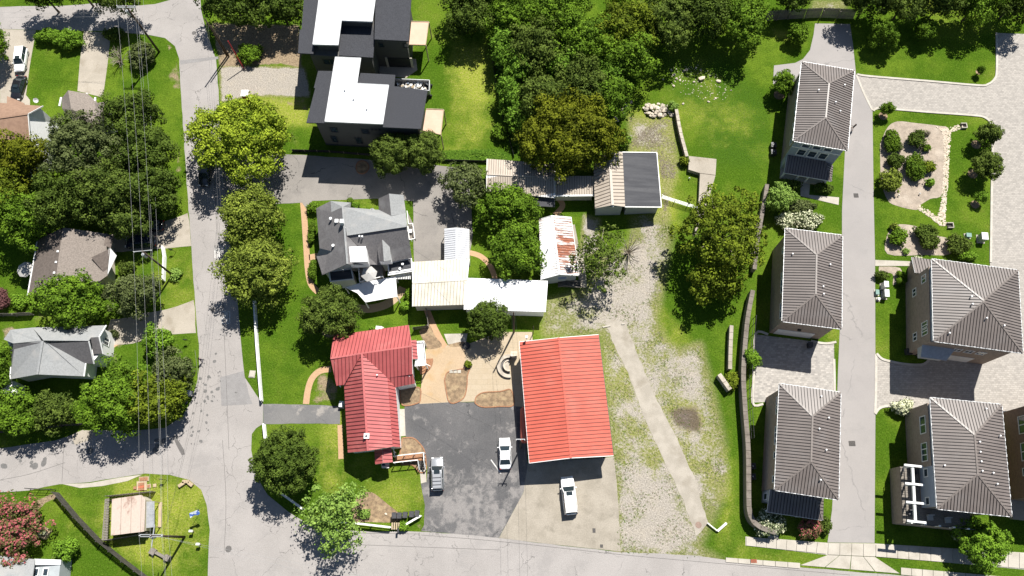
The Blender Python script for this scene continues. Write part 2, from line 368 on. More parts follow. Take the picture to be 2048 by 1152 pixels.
def leafmat(name, dark, light, trans=.1):
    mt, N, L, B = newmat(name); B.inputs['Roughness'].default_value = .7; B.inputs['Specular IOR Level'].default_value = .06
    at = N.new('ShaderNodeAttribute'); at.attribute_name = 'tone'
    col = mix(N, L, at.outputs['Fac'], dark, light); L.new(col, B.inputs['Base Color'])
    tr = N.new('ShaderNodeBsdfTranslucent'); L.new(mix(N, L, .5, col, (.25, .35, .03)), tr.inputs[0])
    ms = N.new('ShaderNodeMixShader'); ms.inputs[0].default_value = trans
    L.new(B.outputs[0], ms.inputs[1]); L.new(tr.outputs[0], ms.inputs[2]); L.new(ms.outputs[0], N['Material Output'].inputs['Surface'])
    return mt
LEAF = {
 'maple': leafmat('yellow_green_leaf', (.04, .08, .008), (.38, .47, .036)),
 'olive': leafmat('olive_leaf', (.024, .042, .005), (.20, .255, .02)),
 'tips': leafmat('green_pale_tip_leaf', (.015, .038, .005), (.28, .34, .05)),
 'dark': leafmat('dark_leaf', (.011, .027, .005), (.145, .20, .034)),
 'deep': leafmat('deep_green_leaf', (.009, .022, .004), (.115, .17, .026)),
 'mid': leafmat('mid_green_leaf', (.017, .045, .005), (.165, .28, .022)),
 'bright': leafmat('bright_green_leaf', (.045, .11, .01), (.20, .34, .03)),
 'lime': leafmat('lime_leaf', (.06, .13, .015), (.29, .42, .09)),
 'grey': leafmat('grey_green_leaf', (.022, .036, .011), (.155, .185, .065)),
 'gold': leafmat('golden_olive_leaf', (.02, .032, .004), (.185, .205, .014)),
 'bamboo': leafmat('bamboo_leaf', (.04, .10, .01), (.19, .33, .035)),
 'hedge': leafmat('hedge_leaf', (.03, .07, .007), (.13, .21, .018)),
 'white': leafmat('white_blossom', (.07, .11, .03), (.72, .72, .50), .1),
 'pink': leafmat('pink_blossom', (.10, .12, .035), (.40, .11, .12), .15),
 'purple': leafmat('purple_leaf', (.07, .03, .03), (.20, .09, .09), .15),
 'bare': leafmat('dry_twig', (.16, .13, .09), (.36, .31, .24), .05),
}
# ------------------------------------------------------------------ ground
def sdist(X, Y, poly):
    """signed distance (negative inside) to polygon of world points"""
    d = np.full(X.shape, 1e9); ins = np.zeros(X.shape, bool); n = len(poly)
    for i in range(n):
        ax, ay = poly[i][0], poly[i][1]; bx, by = poly[(i+1) % n][0], poly[(i+1) % n][1]
        ex, ey = bx-ax, by-ay; t = np.clip(((X-ax)*ex+(Y-ay)*ey)/(ex*ex+ey*ey+1e-9), 0, 1)
        d = np.minimum(d, np.hypot(X-ax-t*ex, Y-ay-t*ey))
        c = ((ay > Y) != (by > Y)); xi = (bx-ax)*(Y-ay)/((by-ay) if abs(by-ay) > 1e-9 else 1e-9)+ax
        ins ^= c & (X < xi)
    return np.where(ins, -d, d)
GRAVEL = [
 ([(1092,605),(1180,575),(1215,520),(1262,505),(1268,440),(1330,430),(1340,470),(1325,560),(1310,640),(1350,720),(1400,690),(1425,790),(1445,880),(1450,980),(1395,1095),(1440,1122),(1235,1105),(1228,920),(1205,665),(1090,668)], 3.0, .46),
 ([(1236,930),(1330,940),(1372,1060),(1400,1112),(1238,1104)], 2.5, .26),
 ([(1195,530),(1300,470),(1315,560),(1290,660),(1195,655),(1170,600)], 3.0, .22),
 ([(1325,690),(1395,690),(1400,760),(1340,770)], 2.0, .2),
 ([(1260,235),(1345,240),(1355,330),(1330,430),(1318,320),(1260,300)], 2.5, .38),
 ([(1168,430),(1200,440),(1195,500),(1160,520),(1165,470)], 1.0, .7),
 ([(440,134),(608,137),(618,192),(505,190),(445,202)], .8, 1.0),
 ([(1625,0),(1700,0),(1690,20),(1620,20)], 1.5, .3),
]
DIRT = [
 ([(425,45),(600,50),(605,138),(560,128),(440,140)], 1.2, .75),
 ([(512,190),(615,195),(620,225),(560,210)], 1.5, .42),
 ([(355,120),(365,180),(345,180),(335,150)], .8, .45), ([(358,285),(366,345),(350,350),(352,310)], .8, .45), ([(330,84),(345,92),(340,105)], .4, .6),
 ([(1335,820),(1395,815),(1402,865),(1352,870)], 1.3, .8), ([(1325,690),(1400,690),(1440,860),(1440,960),(1400,900)], 2.5, .3),
 ([(45,1025),(75,1000),(112,985),(126,992),(92,1005),(60,1035)], .5, .85),
 ([(585,240),(600,300),(570,300)], 1.5, .3), ([(640,735),(680,770),(672,805),(622,806)], 1.0, .5),
 ([(80,1098),(130,1110),(120,1140),(90,1120)], 1, .3), ([(845,1030),(848,1060),(820,1062)], .6, .3),
 ([(1310,90),(1345,150),(1300,160)], 2, .2), ([(610,640),(660,640),(690,668),(655,680)], .8, .5), ([(655,655),(700,648),(700,662),(660,668)], .6, .5),
 ([(90,480),(60,520),(60,640),(90,650)], 2, .35), ([(0,640),(45,660),(20,690),(0,690)], 1, .4),
 ([(220,660),(260,640),(235,735),(195,745)], .8, .35), ([(15,55),(0,60),(0,100)], .5, .3),
]
DRY = [
 ([(905,90),(955,85),(975,130),(985,200),(1005,290),(905,312),(888,230),(890,150)], 4.5, .5), ([(925,110),(955,110),(965,200),(950,210)], 3, .3),
 ([(520,195),(612,195),(618,245),(560,260)], 2.5, .55), ([(640,830),(690,830),(685,980),(640,990)], 2.5, .35),
 ([(1205,600),(1320,560),(1410,700),(1440,860),(1445,1000),(1240,1000)], 4, .5), ([(200,950),(410,950),(415,1152),(330,1152),(200,1080)], 3, .32),
 ([(130,980),(200,1080),(120,1100),(110,1000)], 2, .2), ([(1240,210),(1350,230),(1350,440),(1260,430)], 3, .55),
 ([(1545,60),(1600,60),(1610,75),(1545,80)], 1.5, .5), ([(870,1000),(800,960),(700,960),(800,1050)], 2, .15), ([(1460,750),(1500,760),(1480,900),(1455,900)], 1.5, .1), ([(1440,730),(1475,740),(1470,1030),(1450,1100),(1420,1110),(1450,980)], 1.5, .2),
]
ROUGH = [([(1330,115),(1440,105),(1540,210),(1540,330),(1420,330),(1395,240),(1345,190)], 3, .8), ([(885,85),(985,85),(1030,315),(880,325)], 2, .0), ([(985,95),(1010,110),(1040,310),(1020,315)], 1, .8), ([(880,305),(1020,300),(1020,318),(880,326)], .8, .9)]
def build_ground():
    xs = np.concatenate([[-4000, -900, -300, -160], np.arange(-108, 108.1, .45), [160, 300, 900, 4000]])
    ys = np.concatenate([[-4000, -900, -200, -60], np.arange(-9, 106.1, .45), [160, 300, 900, 4000]])
    X, Y = np.meshgrid(xs, ys); nx, ny = len(xs), len(ys)
    at = {}
    for nm, lst in (('gravel', GRAVEL), ('dirt', DIRT), ('dry', DRY), ('rough', ROUGH), ('burnt', [([(1340,822),(1360,815),(1392,818),(1403,848),(1396,864),(1372,858),(1352,850)], 1.6, 1.0)])):
        a = np.zeros(X.shape)
        for poly, soft, amp in lst:
            a += amp*np.clip(.5-sdist(X, Y, px(poly))/soft, 0, 1)
        at[nm] = np.clip(a, 0, 1)
    v = np.stack([X.ravel(), Y.ravel(), np.zeros(X.size)], 1)
    i = np.arange(nx*ny).reshape(ny, nx); q = np.stack([i[:-1, :-1], i[:-1, 1:], i[1:, 1:], i[1:, :-1]], -1).reshape(-1, 4)
    me = np_mesh('ground', v, q)
    for k, a in at.items():
        me.attributes.new(k, 'FLOAT', 'POINT').data.foreach_set('value', a.ravel().astype(np.float32))
    o = link('ground', me, groundmat()); o['kind'] = 'structure'
    return o
def np_mesh(name, v, q):
    me = bpy.data.meshes.new(name); k = q.shape[1]
    me.vertices.add(len(v)); me.vertices.foreach_set('co', np.ascontiguousarray(v, np.float32).ravel())
    me.loops.add(q.size); me.loops.foreach_set('vertex_index', np.ascontiguousarray(q, np.int32).ravel())
    me.polygons.add(len(q)); me.polygons.foreach_set('loop_start', np.arange(0, q.size, k, dtype=np.int32))
    me.update(calc_edges=True); return me
def groundmat():
    mt, N, L, B = newmat('grass_and_gravel_ground'); B.inputs['Roughness'].default_value = .95; B.inputs['Specular IOR Level'].default_value = 0
    vec = coords(N, L)
    def A(n):
        t = N.new('ShaderNodeAttribute'); t.attribute_name = n; return t.outputs['Fac']
    n_big = noise(N, L, vec, .09, 5, .6); n_mid = noise(N, L, vec, .6, 6, .65); n_fine = noise(N, L, vec, 3.2, 6, .75); n_tiny = noise(N, L, vec, 11, 3, .7)
    g = mix(N, L, mrange(N, L, n_big, .42, .58), (.056, .112, .008), (.10, .16, .014))
    g = mix(N, L, mrange(N, L, n_mid, .42, .68, 0, .75), g, (.044, .094, .007))
    g = mix(N, L, mrange(N, L, n_fine, .48, .70, 0, .6), g, (.125, .19, .026))
    # rough clumpy growth
    g = mix(N, L, math_(N, L, 'MULTIPLY', A('rough'), mrange(N, L, n_fine, .4, .6, .2, 1)), g, (.045, .10, .012))
    dryf = mrange(N, L, math_(N, L, 'ADD', A('dry'), math_(N, L, 'ADD', math_(N, L, 'SUBTRACT', n_mid, .5), math_(N, L, 'MULTIPLY', math_(N, L, 'SUBTRACT', noise(N, L, vec, .045, 4, .6), .46), 1.9))), .12, .8)
    dryc = mix(N, L, mrange(N, L, n_fine, .38, .66), (.21, .265, .022), (.33, .31, .085))
    g = mix(N, L, math_(N, L, 'MULTIPLY', dryf, .85), g, dryc)
    dirtc = mix(N, L, mrange(N, L, n_fine, .35, .65), (.33, .255, .165), (.20, .15, .10))
    df = mrange(N, L, math_(N, L, 'ADD', A('dirt'), math_(N, L, 'MULTIPLY', math_(N, L, 'SUBTRACT', n_mid, .5), 1.1)), .3, .6)
    g = mix(N, L, df, g, dirtc)
    gc = mix(N, L, mrange(N, L, n_tiny, .3, .7), (.385, .35, .305), (.29, .26, .22))
    gc = mix(N, L, mrange(N, L, n_mid, .45, .7, 0, .5), gc, (.39, .345, .28))
    blot = math_(N, L, 'ADD', math_(N, L, 'MULTIPLY', math_(N, L, 'SUBTRACT', n_fine, .5), 1.0), math_(N, L, 'MULTIPLY', math_(N, L, 'SUBTRACT', noise(N, L, vec, .28, 6, .7), .5), 1.7))
    g = mix(N, L, math_(N, L, 'MULTIPLY', mrange(N, L, A('gravel'), .02, .3), .75), g, mix(N, L, mrange(N, L, n_fine, .35, .65), (.14, .155, .04), (.29, .26, .14)))
    gf = mrange(N, L, math_(N, L, 'ADD', A('gravel'), blot), .30, .66)
    gf = math_(N, L, 'MULTIPLY', gf, mrange(N, L, A('gravel'), .02, .2))
    g = mix(N, L, gf, g, gc)
    g = mix(N, L, mrange(N, L, math_(N, L, 'ADD', A('burnt'), math_(N, L, 'MULTIPLY', math_(N, L, 'SUBTRACT', n_fine, .5), 1.2)), .3, .75, 0, .85), g, (.105, .08, .062))
    tex = mrange(N, L, noise(N, L, vec, 5.0, 5, .8), .28, .72, 0, 1, False)
    g = mix(N, L, .62, g, tex, 'OVERLAY')
    L.new(g, B.inputs['Base Color'])
    h = math_(N, L, 'ADD', n_fine, math_(N, L, 'MULTIPLY', n_tiny, .6)); bump(N, L, B, h, .9, .14)
    return mt
build_ground()

# ------------------------------------------------------------------ roads, drives, pavements
main_px = [(340,0),(345,-60),(398,-60),(402,20),(412,60),(432,120),(437,180),(440,250),(446,340),(455,440),(466,540),(476,610),(483,700),(489,755),(498,768),(512,790),(526,808),(526,848),(512,856),(503,868),(502,900),(512,950),(535,990),(575,1022),(610,1044),(650,1056),(700,1061),(760,1063),(842,1063),(930,1069),(998,1076),(1100,1088),(1240,1104),(1390,1111),(1452,1120),(1560,1131),(1700,1143),(1800,1150),(2048,1178),(2300,1210),(2300,1290),(1800,1290),(416,1260),(416,1152),(419,1060),(414,1010),(402,980),(378,960),(340,950),(290,947),(235,955),(180,965),(118,969),(60,980),(0,985),(-160,1010),(-160,915),(0,897),(110,881),(150,868),(185,860),(255,862),(330,856),(365,832),(384,798),(394,765),(399,735),(398,690),(392,630),(387,560),(383,490),(377,420),(371,330),(366,250),(362,180),(358,118),(350,92),(330,76),(300,70),(235,64),(195,62),(80,60),(0,58),(-160,40),(-160,0),(0,14),(60,12),(120,12),(200,6),(270,12),(310,8)]
sheet('road', px(main_px), .012, MAT['road'], rough=.05, seed=3, step=1.5)
alley_px = [(1655,1085),(1664,1020),(1671,900),(1676,740),(1684,560),(1684,420),(1690,300),(1660,180),(1575,172),(1546,168),(1548,131),(1590,126),(1606,118),(1620,100),(1627,70),(1630,47),(1700,48),(1706,90),(1712,148),(1745,222),(1747,380),(1750,520),(1751,800),(1749,1086)]
sheet('alley', px(alley_px), .016, MAT['alley'])
pav_px = [(1713,148),(1740,152),(1850,161),(1955,170),(1975,168),(1988,158),(1993,140),(1993,66),(2048,68),(2250,72),(2250,860),(1995,832),(1802,831),(1784,813),(1764,815),(1751,828),(1752,708),(1764,719),(1805,727),(1846,728),(1862,717),(1900,690),(1975,640),(1980,525),(1985,262),(1982,245),(1970,235),(1945,230),(1850,224),(1765,217),(1745,222)]
sheet('paver_lane', px(pav_px), .02, MAT['paver'])
sheet('paver_driveway', px([(1512,669),(1668,688),(1669,800),(1506,805)]), .018, MAT['paver_dark'])
for ln in ([(1536,669),(1511,668),(1508,740),(1505,806),(1526,808)], [(1668,718),(1669,760),(1669,785)], [(1622,682),(1640,686),(1655,687),(1672,684)],
           [(1753,707),(1764,718),(1785,724),(1806,728),(1830,730),(1848,728),(1862,716)], [(1752,708),(1752,770),(1750,828)], [(1750,828),(1757,818),(1768,813),(1784,812)],
           [(1713,150),(1728,187),(1745,221)], [(1714,149),(1740,153),(1850,162),(1955,171),(1975,169),(1988,159),(1993,141),(1993,66)],
           [(1746,222),(1752,218),(1765,217),(1850,224),(1945,231),(1968,235),(1981,246),(1985,262),(1983,380),(1981,525)], [(1975,1152),(1960,1160)]):
    kerb('kerb', smooth_line(px(ln), 4), .34, .13 if len(ln) > 3 else .06, MAT['kerb'])
# parking court, concrete apron, plaza
sheet('parking_court', px([(809,809),(840,806),(893,805),(955,804),(1028,811),(1048,812),(1056,935),(1047,985),(998,1076),(930,1069),(842,1062),(848,1050),(850,1010),(842,968),(853,964),(855,935),(850,905),(835,880),(811,873)]), .022, MAT['lot'], rough=.03, seed=5)
sheet('concrete_apron', px([(1056,926),(1228,914),(1233,960),(1238,1030),(1241,1103),(1100,1088),(998,1076),(1047,985)]), .026, MAT['concrete'])
sheet('side_drive', px([(526,808),(600,809),(680,812),(680,848),(600,847),(526,848)]), .02, MAT['drive_dark'], rough=.05)
sheet('upper_drive', px([(440,300),(505,306),(590,309),(745,320),(870,330),(935,338),(942,400),(945,470),(938,522),(828,524),(826,402),(752,397),(625,402),(612,418),(604,405),(548,408),(452,402)]), .02, MAT['drive'], rough=.05)
PLAZA = px([(848,731),(852,698),(890,690),(930,690),(942,686),(1000,664),(1064,664),(1066,690),(1048,700),(1054,815),(1026,812),(952,803),(893,805),(839,808)])
sheet('plaza', PLAZA, .03, MAT['plaza'])
sheet('plaza_slab', px([(852,698),(925,690),(932,705),(930,735),(905,742),(888,752),(893,804),(839,807),(846,735)]), .034, MAT['plaza2'])
sheet('garden_slab', px([(888,668),(935,667),(932,684),(896,689)]), .034, MAT['concrete_light'])
for nm, ln, w, mt in (('garden_path', [(853,618),(866,650),(880,678),(890,694)], .95, 'tanpath'), ('front_path', [(606,404),(609,440),(613,500),(616,540),(622,568),(636,584)], .95, 'tanpath'),
   ('entry_path', [(662,738),(640,742),(624,757),(616,780),(612,808)], .95, 'tanpath'), ('curved_path', [(938,505),(960,512),(978,528),(988,550),(992,570)], .85, 'tanpath'),
   ('door_path', [(618,515),(636,512)], 1.0, 'tanpath'), ('house_path', [(690,611),(730,618),(770,610),(795,592),(806,575)], 1.3, 'plaza2'), ('shed_path', [(1118,398),(1125,412),(1110,430)], .9, 'tanpath'),
   ('barn_path', [(1142,450),(1152,500),(1162,530),(1166,575)], 1.2, 'concrete'), ('lamp_path', [(805,818),(806,872)], 1.5, 'concrete_light'), ('west_path', [(680,850),(682,918)], .75, 'tanpath'),
   ('gate_path', [(225,690),(240,680),(245,668)], 1.0, 'tanpath')):
    L_, R_ = strip_pts(smooth_line(px(ln), 6), w); sheet(nm, L_+R_[::-1], .014 if nm != 'garden_path' else .038, MAT[mt])
sheet('stair_landing', px([(840,945),(852,943),(853,964),(842,967)]), .03, MAT['concrete_light'])
# mulch beds with brick edging
def bed(name, pts, mat, z=.05, edge=True):
    P = smooth_line(px(pts)+[px(pts)[0]], 4)[:-1]
    sheet(name, P, z, MAT[mat])
    if edge: kerb('brick_edging', P+[P[0]], .16, .12, MAT['brickedge'])
bed('planting_bed', [(889,760),(895,745),(915,740),(930,737),(940,735),(935,752),(934,772),(928,795),(910,806),(898,803),(893,785)], 'mulch')
bed('planting_bed', [(950,806),(953,793),(968,785),(1000,783),(1022,780),(1027,810),(1000,813),(965,814)], 'mulch')
bed('planting_bed', [(838,663),(858,650),(870,672),(884,692),(855,698),(846,680)], 'mulch', edge=False)
bed('planting_bed', [(896,690),(925,683),(930,690),(905,694)], 'mulch', edge=False)
bed('planting_bed', [(800,780),(838,775),(841,795),(836,806),(805,810)], 'mulch')
bed('planting_bed', [(805,876),(826,876),(842,890),(850,906),(852,940),(840,945),(825,930),(800,925)], 'mulch')
bed('planting_bed', [(715,992),(742,984),(775,1008),(800,1030),(795,1044),(740,1044),(700,1040)], 'mulch', z=.015, edge=False)
bed('gravel_bed', [(1760,288),(1775,255),(1795,243),(1830,246),(1880,252),(1895,258),(1893,300),(1886,385),(1860,398),(1838,412),(1832,420),(1795,412),(1775,400),(1762,360)], 'bedgravel', z=.02, edge=False)
bed('gravel_bed', [(1774,470),(1790,450),(1830,452),(1870,470),(1902,480),(1900,508),(1850,510),(1775,508)], 'bedgravel', z=.02, edge=False)
bed('gravel_bed', [(1758,533),(1800,536),(1800,560),(1786,570),(1785,548),(1760,544)], 'bedgravel', z=.02, edge=False)
bed('island_bed', [(712,333),(716,325),(724,322),(733,325),(738,334),(733,344),(724,348),(715,344)], 'mulch')
# concrete drives of the left-hand houses
sheet('house_drive', px([(0,58),(72,61),(60,130),(52,190),(60,200),(60,215),(0,215)]), .018, MAT['concrete_drive'])
sheet('house_drive', px([(168,62),(222,66),(215,130),(206,195),(155,182),(160,120)]), .018, MAT['concrete_drive'])
sheet('house_drive', px([(376,426),(383,492),(312,498),(225,505),(215,470),(260,460),(318,448)]), .018, MAT['concrete_drive'], rough=.08)
sheet('house_drive', px([(388,600),(392,666),(345,668),(250,690),(205,690),(222,640),(335,618)]), .018, MAT['concrete_drive'], rough=.1)
sheet('pull_in', px([(125,968),(180,966),(235,956),(285,949),(255,962),(205,972),(160,976)]), .018, MAT['concrete_light'])
sheet('pull_in', px([(142,870),(165,860),(192,862),(180,880),(150,890)]), .018, MAT['concrete_drive'])
STRIP = [(1208,636),(1250,645),(1272,700),(1302,775),(1346,860),(1388,955),(1416,1045),(1408,1056),(1392,1072),(1366,1000),(1322,910),(1286,830),(1256,745),(1228,690)]
sheet('old_drive_strip', px(STRIP), .016, MAT['strip'], rough=.1, seed=11, step=.7)
sheet('porch_patio', px([(745,305),(800,306),(800,318),(745,316)]), .02, MAT['drive_dark'])
sheet('garage_court', px([(752,118),(832,118),(835,140),(812,156),(760,150)]), .02, MAT['concrete_drive'])
# concrete pavement along the lower street, slab by slab
def slabs(a0, b0, a1, b1, n, gap=.03, z=.11):
    A0, B0, A1, B1 = W(*a0), W(*b0), W(*a1), W(*b1)
    for i in range(n):
        t0, t1 = i/n, (i+1)/n; g = gap/(A1-A0).length
        p = [A0.lerp(A1, t0+g), A0.lerp(A1, t1-g), B0.lerp(B1, t1-g), B0.lerp(B1, t0+g)]
        MB().prism(p, 0, z).build('slab', MAT['concrete_light'], pave)
pave = sheet('pavement', px([(1491,1073),(1660,1086),(1750,1087),(2060,1106),(2060,1140),(1750,1112),(1655,1110),(1491,1091)]), .008, MAT['kerb'])
slabs((1492,1074),(1492,1091),(1655,1086),(1652,1108),8); slabs((1751,1089),(1751,1113),(2060,1107),(2060,1138),14)
slabs((1656,1086),(1655,1109),(1750,1088),(1750,1113),4, z=.1); slabs((1655,1110),(1600,1130),(1750,1114),(1800,1147),4, z=.06)
slabs((1451,1115),(1451,1124),(1600,1126),(1600,1137),6, z=.12); slabs((1801,1135),(1801,1149),(2060,1158),(2060,1176),12, z=.12)
MB().prism(px([(1750,520),(1826,523),(1826,532),(1750,532)]), 0, .06).build('garden_walk', MAT['concrete_light'])['kind'] = 'structure'
MB().prism(px([(1600,345),(1622,345),(1618,390),(1678,395),(1677,410),(1601,392)]), 0, .05).build('front_walk', MAT['concrete_light'])['kind'] = 'structure'
MB().prism(px([(1540,1018),(1560,1018),(1556,1078),(1536,1076)]), 0, .05).build('front_walk', MAT['concrete_light'])['kind'] = 'structure'
# drain grate in the kerb, manholes, road patches
def disc(name, x, y, r, mat, z, label=None, cat=None):
    c = W(x, y); mb = MB(); mb.cyl(c.x, c.y, z-.03, z, r, 20)
    o = mb.build(name, mat); return tag(o, label, cat)
disc('manhole_cover', 425, 619, .38, MAT['iron'], .03, 'round manhole cover in the road beside the long leafy yard', 'manhole cover')
disc('manhole_cover', 457, 1098, .45, MAT['iron'], .03, 'round manhole cover in the street junction at the lower left', 'manhole cover')
disc('manhole_cover', 388, 66, .38, MAT['iron'], .03, 'round manhole cover near the upper left street corner', 'manhole cover')
disc('manhole_cover', 1397, 1050, .45, MAT['clay'], .03, 'reddish round cover at the lower end of the old concrete strip', 'manhole cover')
def grate(x, y, w, h, n, mat, label, z=.04, vertical=True):
    c = W(x, y); g = thing('drain_grate', label, 'drain grate', c)
    MB().box(c.x, c.y, z-.02, w, h, .02).build('base_plate', MAT['hole'], g)
    for i in range(n):
        (MB().box(c.x-w/2+(i+.5)*w/n, c.y, z, w/n*.55, h, .02) if vertical else MB().box(c.x, c.y-h/2+(i+.5)*h/n, z, w, h/n*.55, .02)).build('bar', mat, g)
grate(1712, 391, .75, .75, 5, MAT['iron'], 'iron drain grate in the alley below the upper townhouse', vertical=False)
grate(1704, 887, .95, .75, 6, MAT['iron'], 'iron drain grate in the alley beside the lower townhouse')
grate(1507, 1122, .85, .5, 5, MAT['terracotta'], 'rust red storm drain set in the pale street kerb', .14)
grate(1188, 1061, .42, .6, 4, MAT['iron'], 'small grate in the tan concrete apron, nearer the garage', .05)
grate(1203, 1092, .42, .42, 4, MAT['iron'], 'small square grate at the street edge of the tan apron', .05)
sheet('road_patch', px([(440,755),(487,742),(498,790),(505,808),(443,812)]), .017, MAT['patch'])
sheet('road_patch', px([(347,876),(352,874),(368,900),(370,909),(364,911),(354,893)]), .017, MAT['iron'], rough=.05)
sheet('road_patch', px([(360,121),(436,113),(437,118),(361,129)]), .017, MAT['patch'])
sheet('road_patch', px([(410,300),(440,298),(440,302),(372,306)]), .017, MAT['patch'])
# worn white road lettering: MPH and 20, each stroke a mark
def stroke_text(name, segs, x, y, sx, sy, rot=0.0, lw=.18):
    mb = MB()
    for (ax, ay, bx, by) in segs:
        a = W(x+ax*sx, y+ay*sy); b = W(x+bx*sx, y+by*sy); a.z = b.z = .02
        mb.beam(a, b, lw, .006)
    o = mb.build(name, MAT['paint_mark']); o['kind'] = 'structure'; return o
SEG = {'M': [(0,1,0,0),(0,0,.5,.6),(.5,.6,1,0),(1,0,1,1)], 'P': [(0,1,0,0),(0,0,1,0),(1,0,1,.5),(1,.5,0,.5)], 'H': [(0,0,0,1),(1,0,1,1),(0,.5,1,.5)],
       '2': [(0,0,1,0),(1,0,1,.5),(1,.5,0,.5),(0,.5,0,1),(0,1,1,1)], '0': [(0,0,1,0),(1,0,1,1),(1,1,0,1),(0,1,0,0)]}
for i, ch in enumerate('MPH'): stroke_text('road_marking', SEG[ch], 430+i*8.5, 491, 5, 25)
for i, ch in enumerate('20'): stroke_text('road_marking', SEG[ch], 445+i*9, 623, 5.5, 24)
sheet('parking_line', px([(981,920),(983,919),(1003,947),(1001,948)]), .027, MAT['paint_mark'])

# long joints in the asphalt and speckled stains at the junction
for ln in ([(421,240),(428,360),(437,480),(446,620),(452,750),(458,900)], [(842,1070),(1000,1083),(1240,1109),(1450,1128),(1700,1150)], [(390,700),(396,760),(390,800)], [(445,880),(452,1000),(448,1110)], [(700,1066),(840,1068)], [(128,885),(124,965)], [(0,960),(60,948),(130,925)], [(1000,1100),(600,1085)]):
    L_, R_ = strip_pts(smooth_line(px(ln), 4), .055); sheet('road_joint', L_+R_[::-1], .018, MAT['iron'])
def stains(name, centres, n, seed, smin=.1, smax=.32):
    g = random.Random(seed); mb = MB()
    for i in range(n):
        cx, cy, sx, sy = g.choice(centres); c = W(g.gauss(cx, sx), g.gauss(cy, sy)); k = g.randint(6, 9); r = g.uniform(smin, smax); st = g.uniform(.5, 1.0); rot = g.uniform(0, 3)
        pts = [Vector((c.x+r*math.cos(t)*math.cos(rot)-r*st*math.sin(t)*math.sin(rot), c.y+r*math.cos(t)*math.sin(rot)+r*st*math.sin(t)*math.cos(rot), .0175+.00001*i))*1.0 for t in [6.283*j/k+g.uniform(-.2, .2) for j in range(k)]]
        mb.quad(*pts)
    o = mb.build(name, MAT['stain']); return tag(o, 'dark speckled tar stains on the asphalt junction', 'stains', kind='stuff')
stains('tar_stains', [(395, 815, 20, 28), (420, 780, 14, 18), (380, 868, 16, 12), (440, 730, 12, 30)], 55, 4)
stains('tyre_stains', [(150, 890, 40, 10), (60, 930, 40, 12), (330, 890, 20, 10)], 22, 6, .15, .6)
# ------------------------------------------------------------------ building kit
def clip_half(poly, k, lim, keep_less):
    """clip 2D polygon by coordinate k at lim"""
    out = []; n = len(poly)
    for i in range(n):
        a, b = poly[i], poly[(i+1) % n]
        ia = (a[k] <= lim) if keep_less else (a[k] >= lim); ib = (b[k] <= lim) if keep_less else (b[k] >= lim)
        if ia: out.append(a)
        if ia != ib:
            t = (lim-a[k])/(b[k]-a[k]); out.append((a[0]+(b[0]-a[0])*t, a[1]+(b[1]-a[1])*t))
    return out
def seam_face(roof, poly, down, spacing, mat, seam_mat, gap=.07, rib=.08, ribw=.06, lift=.015, th=.03):
    """covers a planar roof polygon with separate metal panels running downslope, with raised ribs between them"""
    poly = [V3(p) for p in poly]; nrm = Vector((0, 0, 0))
    for i in range(len(poly)): nrm += (poly[i]-poly[0]).cross(poly[(i+1) % len(poly)]-poly[0])
    nrm.normalize()
    if nrm.z < 0: nrm = -nrm
    down = (V3(down)-nrm*V3(down).dot(nrm)).normalized(); ac = nrm.cross(down).normalized(); o = poly[0]
    P2 = [((p-o).dot(ac), (p-o).dot(down)) for p in poly]
    if sum(P2[i][0]*P2[(i+1) % len(P2)][1]-P2[(i+1) % len(P2)][0]*P2[i][1] for i in range(len(P2))) < 0: P2 = P2[::-1]
    lo, hi = min(p[0] for p in P2), max(p[0] for p in P2); n = max(1, round((hi-lo)/spacing)); sp = (hi-lo)/n
    ribs = MB()
    for i in range(n):
        a, b = lo+i*sp, lo+(i+1)*sp
        q = clip_half(clip_half(P2, 0, a+gap/2, False), 0, b-gap/2, True)
        if len(q) >= 3:
            mb = MB(); k = len(q)
            base = [o+ac*s+down*t+nrm*lift for s, t in q]; top = [p+nrm*th for p in base]
            mb.v = [tuple(p) for p in base+top]; mb.f = [tuple(range(k-1, -1, -1)), tuple(range(k, 2*k))]+[(j, (j+1) % k, k+(j+1) % k, k+j) for j in range(k)]
            mb.build('roof_panel', mat, roof)
        if i:
            q = clip_half(clip_half(P2, 0, a-.002, False), 0, a+.002, True)
            if q:
                t0, t1 = min(p[1] for p in q), max(p[1] for p in q)
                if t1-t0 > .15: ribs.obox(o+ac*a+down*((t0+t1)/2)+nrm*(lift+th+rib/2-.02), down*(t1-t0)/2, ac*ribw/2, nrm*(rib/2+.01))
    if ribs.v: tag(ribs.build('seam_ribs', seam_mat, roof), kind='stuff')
def window(house, c, along, nrm, w, h, cols=1, rows=1, frame='white_paint', up=None, fw=.1):
    """framed window on a wall: c is its centre on the wall face"""
    c, along, nrm = V3(c), V3(along).normalized(), V3(nrm).normalized(); up = V3(up) if up else Vector((0, 0, 1))
    fr = MB(); d = .05
    def bar(cx, cy, bw, bh, dd=d): fr.obox(c+along*cx+up*cy+nrm*dd/2, along*bw/2, up*bh/2, nrm*dd/2)
    bar(0, h/2, w+2*fw, fw*1.4); bar(0, -h/2, w+2*fw, fw*1.4, d*1.6); bar(-w/2-fw/2, 0, fw, h-fw*1.4); bar(w/2+fw/2, 0, fw, h-fw*1.4)
    for i in range(1, cols): bar(-w/2+i*w/cols, 0, fw*1.3, h-fw*1.4)
    wd = fr.build('window', MAT[frame], house)
    for i in range(cols):
        for j in range(rows):
            pw, ph = w/cols, h/rows
            MB().obox(c+along*(-w/2+(i+.5)*pw)+up*(-h/2+(j+.5)*ph)+nrm*.012, along*(pw/2-fw*.55), up*(ph/2-.04), nrm*.012).build('pane', MAT['glass'], wd)
    return wd
